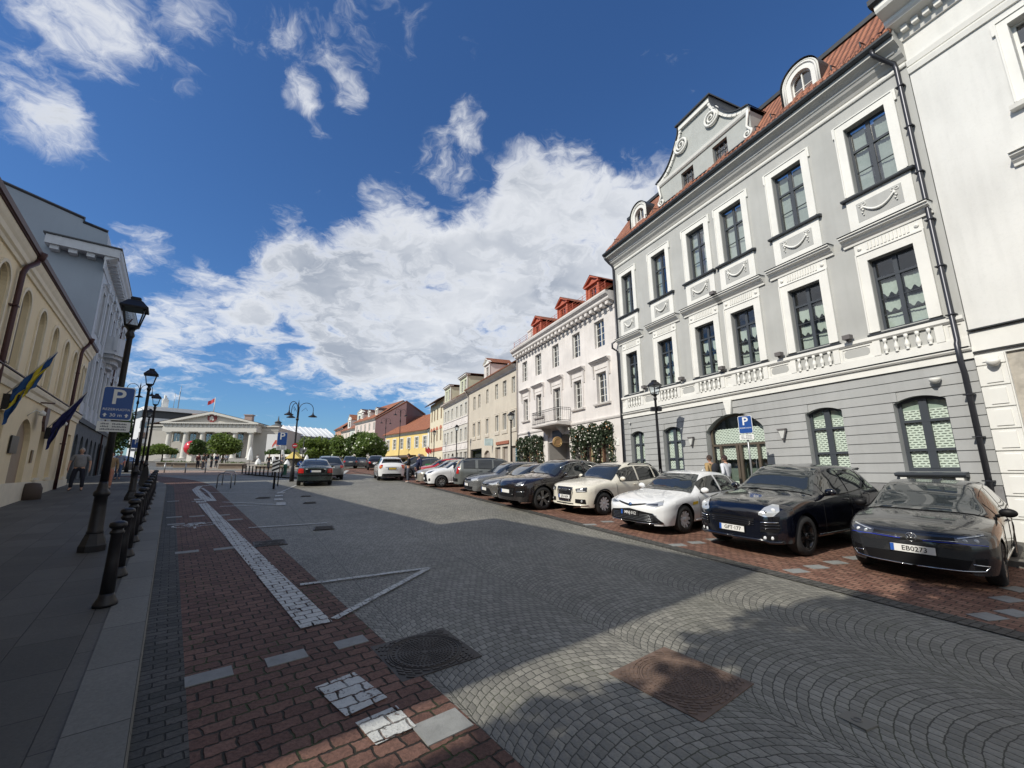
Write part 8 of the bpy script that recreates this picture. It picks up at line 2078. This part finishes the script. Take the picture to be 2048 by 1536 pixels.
    if bag == 'backpack':
        q = MB(); q.sphere((0, -.20, 1.24), .17, 12, 10, (.95, .62, 1.35)); q.tube([(-.11, -.1, 1.42), (-.13, .05, 1.47), (-.13, .14, 1.3), (-.13, 0, 1.05)], .018, 6); q.tube([(.11, -.1, 1.42), (.13, .05, 1.47), (.13, .14, 1.3), (.13, 0, 1.05)], .018, 6)
        o = q.build('backpack', cloth('pack_black', (.02, .022, .03)), None); o.name = 'backpack'; o.parent = T
    return T
NONE = None
PP = [
 (LP(26.8, -3.1, .12), uL*-1, 1.84, 'heavy man in grey polo shirt and dark trousers walking down the left pavement', ('polo_grey', (.23, .235, .25)), ('trousers_navy', (.015, .017, .03)), dict(hair=(.35, .33, .31), pose='apart', sleeves='short', build=1.28)),
 (LP(27.5, -2.15, .12), uL*-1, 1.66, 'woman in tan jacket and salmon trousers behind the nearest lantern post', ('jacket_tan', (.30, .21, .12)), ('trousers_salmon', (.42, .19, .13)), dict(hair=(.05, .03, .03), pose='walk', build=1.05)),
 (LP(35.5, -2.4, .12), uL*-1, 1.70, 'person in pale blue shirt and jeans carrying a bag on the far left pavement', ('shirt_paleblue', (.26, .30, .40)), ('jeans_blue', (.05, .09, .18)), dict(hair=(.30, .22, .12), pose='walk', sleeves='short')),
 (RP(11.85, 13.15, .10), uR, 1.78, 'bearded man in tan hooded jacket with black backpack behind the white saloon', ('jacket_ochre', (.36, .25, .12)), ('trousers_dark', (.03, .03, .04)), dict(hair=(.045, .03, .025), pose='walk', bag='backpack', build=1.12)),
 (RP(11.22, 13.2, .10), uR, 1.78, 'dark haired man in white shirt walking beside the man in the tan jacket', ('shirt_white', (.62, .64, .70)), ('trousers_dark', (.03, .03, .04)), dict(hair=(.035, .02, .02), pose='walk')),
 (pxg(816, 965), (uR*.3-nR).normalized(), 1.80, 'man in black jacket and jeans standing right of the white taxi', ('jacket_black', (.018, .018, .02)), ('jeans_grey', (.07, .08, .11)), dict(pose='stand', fold=1, shoes=(.6, .6, .6))),
 (pxg(837, 964), (uR*-.3-nR).normalized(), 1.80, 'man in long navy coat standing beside the man in the black jacket', ('coat_navy', (.015, .02, .06)), ('trousers_navy', (.015, .017, .03)), dict(hair=(.30, .28, .27), pose='stand', coat=.25, build=1.12)),
]
for p, f, h, lab, a, b, kw in PP: person(p, atan2(f.x, f.y), h, lab, a, b, **kw)
far = [(394, 937, 'dark red', (.10, .02, .02)), (404, 939, 'black', (.02, .02, .02)), (410, 938, 'charcoal', (.03, .03, .035)), (421, 937, 'dark green', (.02, .04, .03)), (431, 936, 'deep blue', (.02, .03, .07))]
for i, (u, v, c, col) in enumerate(far):
    p = pxg(u, v); person(p, .5*i, 1.75, 'small far person in %s clothes in front of the planters below the columned hall' % c, ('far_cloth_%d' % i, col), ('trousers_dark', (.03, .03, .04)), pose='stand', group='people standing on the far square', detail=False)
for i, (u, v, c, col) in enumerate(((514, 927, 'white and black', (.5, .5, .5)), (442, 926, 'white', (.62, .62, .6)), (448, 926, 'pale grey', (.45, .45, .46)), (453, 927, 'light blue', (.35, .4, .5)), (536, 940, 'dark', (.03, .03, .03)), (562, 936, 'grey', (.15, .15, .16)), (727, 930, 'red', (.5, .05, .05)))):
    p = pxg(u, v); person(p, .7*i, 1.72, 'very small person in a %s top among the cafe tables and trees' % c, ('far_top_%d' % i, col), ('trousers_dark', (.03, .03, .04)), pose='walk', group='walkers on the far square', detail=False)
# ------------------------------------------------------------ the square: columned hall and what stands round it
M_HALL = mat('hall_render', (.50, .475, .43), .9, var=.05, vs=.4, streak=.05); M_HALLW = mat('hall_white', (.62, .60, .55), .85, var=.04); M_HALLD = mat('hall_wall_shade', (.42, .39, .35), .9)
def town_hall():
    fr, Lw = facade_between(354.6, 103, 514.5, 106.5); dep = 104.8; zz = lambda v: zpx(435, v, dep)
    H = thing('columned_hall', 'pale neoclassical town hall with six round columns and a triangular pediment bearing a red shield', 'building', tuple(fr(Lw/2, 0, 3.8)))
    H['label'] = 'pale neoclassical hall with round columns and a pediment bearing a red shield'
    zb, zc, ze, za = zz(917), zz(864), zz(846), zz(824.5)
    A, B = -1.3, Lw+1.3; g0 = 2.5; dw = -2.7
    # wings and cella
    ws = []
    for k in range(5): c = Lw*(k+.5)/5+1.75; ws += [(c-.75, c+.75, zb+4.2, zb+6.6), (c-.7, c+.7, zb+.1, zb+2.6)]
    block(fr, A-.2, B+.2, g0, ze, [], M_HALLD, H, depth=24, d=dw, name='wall') if False else None
    w = MB(fr); wall(w, -5.2, Lw+6.2, g0, zz(851), ws, dw, .3); w.quad((-5.2, dw, g0), (-5.2, dw-22, g0), (-5.2, dw-22, zz(851)), (-5.2, dw, zz(851))); w.quad((Lw+6.2, dw, g0), (Lw+6.2, dw-22, g0), (Lw+6.2, dw-22, zz(851)), (Lw+6.2, dw, zz(851))); w.build('wall', M_HALL, H)
    for i, h in enumerate(ws):
        window(H, fr, *h, d=dw-.15, fmat=M_HALLW if i % 2 == 0 else M_WOOD, mull=.1, fwid=.1, rows=[(h[2]+h[3])/2], bars=.05)
        if i % 2 == 0: s = MB(Frame(fr(0, dw, 0), fr.u, fr.d)); surround(s, *h, .25, .08); hoodmould(s, h[0]-.4, h[1]+.4, h[3]+.75, .3, .3); s.build('window_surround', M_HALLW, H)
    s = MB(fr); s.box(-5.3, Lw+6.3, dw-.02, dw+.12, zz(858), zz(856)); s.box(-5.5, Lw+6.5, dw-.5, dw+.5, zz(851), zz(848.5)); s.build('cornice', M_HALLW, H)
    f = MB(fr); f.box(A, B, dw, 1.2, g0, zb); 
    for k in range(6): f.box(A-.3, B+.3, 1.2+.35*k, 1.2+.35*(k+1), g0, zb-.18*(k+1))
    f.build('steps', mat('step_stone', (.36, .35, .33), .8, var=.08), H)
    for k in range(6):
        c = Lw*k/5; q = MB(fr); q.lathe([(.78, zb), (.78, zb+.25), (.66, zb+.3), (.66, zb+.5), (.62, zb+2), (.52, zc-.55), (.52, zc-.45), (.60, zc-.38), (.70, zc-.2)], (c, .2), 18); q.box(c-.78, c+.78, -.58, .98, zc-.2, zc); q.build('column', M_HALLW, H)
    e = MB(fr); e.box(A, B, dw+.1, 1.0, zc, zc+(ze-zc)*.42); e.box(A+.05, B-.05, dw+.1, .94, zc+(ze-zc)*.42, ze-.35); e.box(A-.5, B+.5, dw+.1, 1.5, ze-.30, ze)
    n = 22
    for k in range(n): s = A+.2+(B-A-.4)*k/n; e.box(s, s+.45, .9, 1.08, zc+(ze-zc)*.5, ze-.42)
    for k in range(n*2): s = A-.4+(B-A+.8)*k/(n*2); e.box(s, s+.30, 1.05, 1.4, ze-.45, ze-.30)
    e.build('entablature', M_HALLW, H)
    p = MB(fr); m_ = Lw/2; p.prism([(A, ze), (B, ze), (m_, za-.55)], dw, .55); p.build('pediment', M_HALL, H)
    t = MB(fr)
    for x0 in (A-.5, B+.5):
        sg = 1 if x0 < m_ else -1; t.prism([(x0, ze), (m_, za), (m_, za-.62), (x0+sg*1.9, ze)], dw, 1.45)
        for k in range(14): u = k/14; x = x0+sg*1.6+(m_-x0-sg*1.6)*u; z = ze+(za-.75-ze)*u+.0; t.box(x-.16, x+.16, .55, 1.2, z-.08, z+.20)
    t.build('pediment_cornice', M_HALLW, H)
    sh = MB(fr); zc2 = ze+(za-ze)*.36; sh.prism([(m_-1.0, zc2+1.1), (m_+1.0, zc2+1.1), (m_+1.0, zc2-.2), (m_, zc2-1.1), (m_-1.0, zc2-.2)], .56, .8); sh.build('shield', mat('shield_red', (.22, .05, .05), .7), H)
    rd = MB(fr); rd.prism([(m_-.5, zc2-.2), (m_-.2, zc2+.5), (m_+.1, zc2+.8), (m_+.3, zc2+.4), (m_+.6, zc2+.2), (m_+.4, zc2-.1), (m_+.5, zc2-.5), (m_+.1, zc2-.2), (m_-.3, zc2-.5)], .81, .86); rd.build('shield_figure', M_HALLW, H)
    r = MB(fr); rt_ = mat('hall_roof', (.36, .24, .19), .8, var=.1)
    for x0 in (A-.7, B+.7): r.quad((x0, 1.5, ze+.05), (m_, 1.5, za+.08), (m_, -26, za+.08), (x0, -26, ze+.05))
    for (x0, x1) in ((-5.6, A), (B, Lw+6.6)):
        top_in = za-2.2; xo, xi = (x0, x1) if x0 < 0 else (x1, x0); r.quad((xo, dw+.6, zz(848.5)), (xi, dw+.6, zz(848.5)+1.3), (xi, dw-20, zz(848.5)+1.3), (xo, dw-20, zz(848.5)))
    r.build('roof', rt_, H)
    for c, h in ((m_-5.3, .0), (m_+6.9, .0)): q = MB(fr); z0 = za-2.0; q.box(c-.9, c+.9, -8, -6.5, z0-1.5, z0+2.1); q.box(c-1.1, c+1.1, -8.2, -6.3, z0+2.1, z0+2.35); q.build('chimney', mat('chimney_brick', (.34, .27, .24), .9), H)
    fp = fr(m_, .5, za); FT = thing('roof_flag', 'small red flag on a white pole above the pediment', 'flag', tuple(fp)); q = MB(); q.tube([fp, fp+Vector((0, 0, 3.6))], .09, 6); q.build('flag_pole', M_WHITE, FT)
    q = MB(); rows = [[fp+fr.u*(1.5*i/8)*1.0+Vector((0, 0, 3.5-1.0*j/4-.9*i/8))+fr.d*(.12*sin(i)) for j in range(5)] for i in range(9)]; q.grid(rows, True); q.build('flag_cloth', mat('cloth_red', (.50, .05, .06), .8), FT)
town_hall()
def slabblock(name, label, u0, d0, u1, d1, v_top, mt, rows, cols, win=(1.6, 1.6), g=2.5, depth=12, fm=None, rowh=3.3, cat='building'):
    fr, L = facade_between(u0, d0, u1, d1); zt = zpx((u0+u1)/2, v_top, (d0+d1)/2); H = thing(name, label, cat, tuple(fr(L/2, 0, g))); ws = []
    for j in range(rows):
        for k in range(cols): c = L*(k+.5)/cols; z1 = zt-1.2-rowh*j; ws.append((c-win[0]/2, c+win[0]/2, z1-win[1], z1))
    block(fr, 0, L, g-3, zt, ws, mt, H, depth=depth)
    for w_ in ws: window(H, fr, *w_, d=-.12, fmat=fm or M_WHITE, mull=.08, fwid=.08)
    return H, fr, L, zt
H, fr, L, zt = slabblock('office_block', 'white modern office block with strip windows and roof antennas, left of the columned hall', 296, 128, 420, 141, 839, mat('office_white', (.60, .61, .62), .8, var=.04), 4, 11, (2.0, 2.1))
q = MB(fr); q.box(0, L, -9, -1.5, zt, zt+2.4); q.build('setback', M_METAL, H); q = MB(fr); q.box(-.5, L*.98, -10, -.2, zt+2.4, zt+3.6); q.build('roof_slab', mat('roof_white', (.75, .76, .77), .5), H)
for i, (x, h) in enumerate(((.62, 3.5), (.64, 4.2), (.66, 4.4), (.68, 3.2), (.60, 3.0), (.50, 5.4), (.43, 6.2), (.42, 8.0), (.70, 3.0))):
    q = MB(fr); q.tube([(L*x, -4, zt+3.6), (L*x, -4, zt+3.6+h)], .22 if i < 5 else .07, 6); q.build('antenna', M_WHITE if i < 5 else M_ZINC, H)
# scaffold tent
fr, L = facade_between(598, 128, 682, 140); zt = zpx(640, 852, 134); ze = zpx(640, 872, 131); H = thing('scaffold_tent', 'white ribbed tent roof over a building wrapped in scaffolding', 'building', tuple(fr(L/2, 0, 3)))
q = MB(fr); q.quad((0, 0, ze), (L, 0, ze), (L, -7, zt), (0, -7, zt)); q.quad((0, -14, ze), (L, -14, ze), (L, -7, zt), (0, -7, zt)); q.P([(L, 0, ze), (L, -7, zt), (L, -14, ze), (L, -14, 2), (L, 0, 2)], [(0, 1, 2, 3, 4)]); q.build('tent_roof', mat('tent_white', (.78, .79, .80), .6, var=.03), H)
q = MB(fr)
for k in range(9): x = L*k/8; q.tube([(x, .05, ze), (x, -7, zt+.05)], .22, 5)
q.build('tent_rib', mat('tent_rib', (.58, .60, .62), .6), H)
q = MB(fr); q.box(.3, L-.3, -12, -.3, 2, ze); q.build('wrapped_wall', mat('scaffold_net', (.30, .32, .34), .8, var=.25, vs=.5), H)
q = MB(fr)
for k in range(14): x = L*k/13; q.tube([(x, .1, 2), (x, .1, ze)], .07, 4)
for z in range(4, int(ze), 2): q.tube([(0, .1, z), (L, .1, z)], .07, 4)
q.build('scaffold', M_ZINC, H)
# church tower
p = at_px(564, 235); p.z = 3; z0, z1 = zpx(564, 872, 235), zpx(564, 838, 235); H = thing('church_tower', 'distant dark domed church tower above the trees', 'tower', tuple(p)); q = MB(Loc((p.x, p.y, 0)))
hh_ = z1-z0; q.box(-5, 5, -5, 5, 3, z0+hh_*.30); q.build('tower_shaft', mat('tower_brown', (.22, .17, .15), .9), H)
q = MB(Loc((p.x, p.y, 0))); q.lathe([(4.2, z0+hh_*.30), (4.0, z0+hh_*.5), (4.6, z0+hh_*.52), (3.0, z0+hh_*.62), (1.6, z0+hh_*.68), (1.6, z0+hh_*.78), (2.0, z0+hh_*.80), (.5, z0+hh_*.90), (.15, z0+hh_*1.15), (0, z0+hh_*1.2)], n=12); q.build('dome', mat('tower_dome', (.08, .085, .09), .7), H)
# low far houses closing the gaps
slabblock('low_far_house', 'low tan building with a dark roof behind the cafe umbrellas', 575, 118, 603, 120, 903, mat('tan_wall', (.45, .36, .24), .9), 1, 4, (1.4, 1.4))
slabblock('far_side_house', 'pale building closing the side street at far left', 172, 75, 236, 72, 893, mat('pale_far_wall', (.60, .60, .58), .9), 2, 6, (1.2, 1.7), depth=.8)
slabblock('end_house', 'pale row at the far end of the street behind the tree line', 640, 150, 682, 142, 893, mat('end_wall', (.55, .52, .48), .9), 2, 8, (1.2, 1.8))
# billboard with red mark
fr, L = facade_between(545, 98, 576, 99); H = thing('billboard', 'tall white banner wall with a red angular mark beside the columned hall', 'billboard', tuple(fr(L/2, 0, 3.5))); zt, zb_ = zpx(560, 868, 98), 3.0
q = MB(fr); q.box(0, L, -.3, 0, zb_, zt); q.build('panel', mat('banner_white', (.76, .76, .75), .7), H)
q = MB(fr); z = zpx(560, 885, 98); q.prism([(L*.05, z-2.2), (L*.35, z+.6), (L*.45, z+.6), (L*.62, z-.6), (L*.62, z-1.1), (L*.42, z-.1), (L*.2, z-2.2)], .01, .05); q.build('mark', mat('banner_red', (.60, .10, .07), .6), H)
# red ball
p = at_px(401, 84); z1, z0 = zpx(401, 881, 84), zpx(401, 910, 84); r = (z1-z0)/2; q = MB(); q.sphere((0, 0, r), r, 28, 20, (.95, .95, 1)); T = q.build('red_ball', mat('ball_red', (.55, .02, .03), .2, coat=.6), None, label='large glossy red ball standing before the hall columns, half hidden by a dark tree', cat='inflated ball'); T.location = (p.x, p.y, z0)
q = MB(); q.box(p.x-.5, p.x+.5, p.y-.4, p.y+.4, 3.2, z0+.15); q.build('ball_stand', M_HALLW, None, at=(p.x, p.y, 3.2), label='white plinth under the large red ball', cat='plinth')
# planters and low walls on the square
M_CORT = mat('planter_brown', (.22, .17, .13), .7, var=.15)
def pl(u0, u1, v, hpx, label, name='planter', dep_m=1.6, plants=True):
    a, b = pxg(u0, v), pxg(u1, v); d = (b-a); L = d.length; d.normalize(); out = Vector((d.y, -d.x, 0)); out = out if out.dot(-a) > 0 else -out; fr = Frame(a, d, out); z = a.z; h = hpx*a.y/FPX*1.05
    T = thing(name, label, 'planter', tuple(a)); q = MB(fr); q.box(0, L, -dep_m, 0, z-.2, z+h); q.build('box', M_CORT, T); q = MB(fr); q.box(-.12, L+.12, -dep_m-.1, .12, z+h, z+h+.10); q.build('rim', mat('planter_stone', (.42, .38, .33), .8), T)
    if plants: rnd = random.Random(int(u0)); q = MB(fr); leaves(q, [(rnd.uniform(.1, L-.1), -rnd.uniform(.1, dep_m-.1), z+h+.1+abs(rnd.gauss(0, .09))) for _ in range(160)], .08, rnd); q.build('foliage', M_LEAF2, T)
pl(436, 484, 938, 9, 'long brown planter bench below the large round maple')
pl(345, 400, 935, 8, 'brown planter left of the standing people'); pl(312, 342, 933, 7, 'leftmost planter by the light green trees')
pl(510, 572, 938, 5, 'low pale edged planter behind the bollard row'); pl(600, 640, 940, 6, 'planter beside the round tree before the tent')
# posts of the far crossing
for i, (u, v) in enumerate(((328, 946), (370, 946), (410, 946))):
    p = pxg(u, v); q = MB(Loc((p.x, p.y, 0))); q.tube([(0, 0, p.z), (0, 0, p.z+.8)], .05, 8); q.sphere((0, 0, p.z+.82), .06, 8, 6); q.build('steel_post', M_ZINC, None, at=p, label=('left', 'middle', 'right')[i]+' slim steel post on the sunlit crossing', cat='post', group='steel posts on the crossing')
# closed parasols and the cafe stall
for i, (u, vb, vt, dep) in enumerate(((516, 928, 894, 66), (533, 935, 917, 60), (562, 934, 912, 60), (578, 932, 897, 62), (626, 932, 910, 64), (589, 938, 920, 55))):
    p = at_px(u, dep); g_ = gz(p.x, p.y); z1 = zpx(u, vt, dep); z0 = g_; T = thing('parasol', ['tall closed white parasol right of the hall columns', 'short closed white parasol by the bollard row', 'closed white parasol behind the blue parking sign', 'tallest closed white parasol beside the stall', 'closed white parasol below the round tree', 'small closed parasol behind the round arrow sign'][i], 'parasol', (p.x, p.y, g_), 0, 'closed white parasols')
    q = MB(Loc((p.x, p.y, 0))); q.tube([(0, 0, z0), (0, 0, z1)], .05, 6); q.build('pole', M_ZINC, T); h = z1-z0; q = MB(Loc((p.x, p.y, 0))); q.lathe([(.12, z0+h*.25), (.42, z0+h*.30), (.38, z0+h*.55), (.22, z0+h*.85), (.06, z1), (0, z1+.1)], n=7, smooth=False); q.build('canopy', mat('parasol_cloth', (.74, .75, .74), .8), T)
p = at_px(590, 66); g_ = gz(p.x, p.y); T = thing('cafe_stall', 'cafe stall with a white roof and a yellow awning behind the parasols', 'stall', (p.x, p.y, g_)); lo = Loc((p.x, p.y, 0)); za = zpx(590, 912, 66)
q = MB(lo); q.box(-2.6, 2.2, 0, 3, g_, za-.1); q.build('booth', M_SHOP, T); q = MB(lo); q.box(-3.2, 2.6, -.4, 3.3, za-.1, za+.25); q.build('roof', M_WHITE, T)
q = MB(lo); q.prism([(.4, za-.4), (2.6, za-.4), (1.5, za+.6)], -1.6, -.2); q.build('awning', mat('awning_yellow', (.70, .55, .18), .8), T)
p = pxg(569, 952); q = MB(Loc((p.x, p.y, 0))); q.lathe([(.16, p.z), (.15, p.z+.1), (.12, p.z+.6), (.15, p.z+.65), (.14, p.z+.9), (0, p.z+.95)], n=10); q.build('litter_bin', mat('bin_green', (.02, .10, .07), .5), None, at=p, label='small dark green litter bin on the traffic island', cat='bin')
p = RP(31.5, 7.0); q = MB(Loc((p.x, p.y, 0))); q.box(-.3, .3, -.3, .3, p.z+.1, p.z+1.0); q.box(-.34, .34, -.34, .34, p.z+1.0, p.z+1.1); q.tube([(-.3, -.34, p.z+.1), (.3, -.34, p.z+.1)], .09, 8); q.build('wheelie_bin', mat('bin_bright_green', (.03, .22, .08), .5), None, at=p, label='green wheeled bin between the red hatchback and the supermini', cat='bin')
# dark terrace on the left
fr, L = facade_between(172, 40, 246, 45); zt = 5.4; T = thing('terrace_canopy', 'large dark canopy over the cafe terrace at the end of the left pavement', 'canopy', tuple(fr(L/2, 0, 1.9)))
q = MB(fr); q.prism([(0, 4.2), (.2, 4.25), (-2.5, 5.6), (-5.5, 5.6), (-5.5, 4.2)], 0, L, 's'); q.build('roof', mat('canopy_black', (.012, .012, .014), .8), T)
for x in (.3, L*.35, L*.68, L-.3):
    q = MB(fr); q.tube([(x, 0, 1.5), (x, 0, 4.3)], .07, 6); q.build('post', M_BLACK, T)
q = MB(fr); q.box(0, L, -5.4, -5.2, 1.4, 4.3); q.build('back_wall', M_DARK, T); q = MB(fr); q.box(.2, L*.7, -.6, -.3, 1.5, 2.6); q.build('low_screen', M_BLACK, T)
# red flags at the cream house
for k in range(2):
    f_ = thing('wall_flag', ('upper' if k else 'lower')+' red flag hanging from the cream house with the red band', 'flag', tuple(F1(63.6-k*1.6, .6, 5)), group='red flags on the far house'); q = MB(F1); s = 63.6-k*1.6; q.tube([(s, 0, 4.6), (s, 1.5, 6.0)], .03, 5); q.build('flag_pole', M_WHITE, f_)
    q = MB(F1); q.grid([[(s+.05*sin(j), .2+.55*i/6, 4.75+.5*i/6-.6*j/5) for j in range(6)] for i in range(7)], True); q.build('flag_cloth', mat('cloth_red', (.50, .05, .06), .8), f_)
# curved dark barrier at the kerb corner
q = MB(); rows = []
for i in range(9):
    a = i/8; p = LP(26.5+2.6*a, -.75-.25*a+kc(27+2.5*a), .12); h = 1.0*sin(pi*(.25+.6*a)); rows.append([p, p+Vector((0, 0, h*.6)), p+Vector((0, 0, h))])
q.grid(rows); rows = [[r_+nL*.03 for r_ in row] for row in rows]; q.grid(rows); q.build('kerb_barrier', M_BLACK, None, at=LP(27, -.8, .12), label='dark curved metal barrier at the kerb behind the last bollards', cat='barrier')
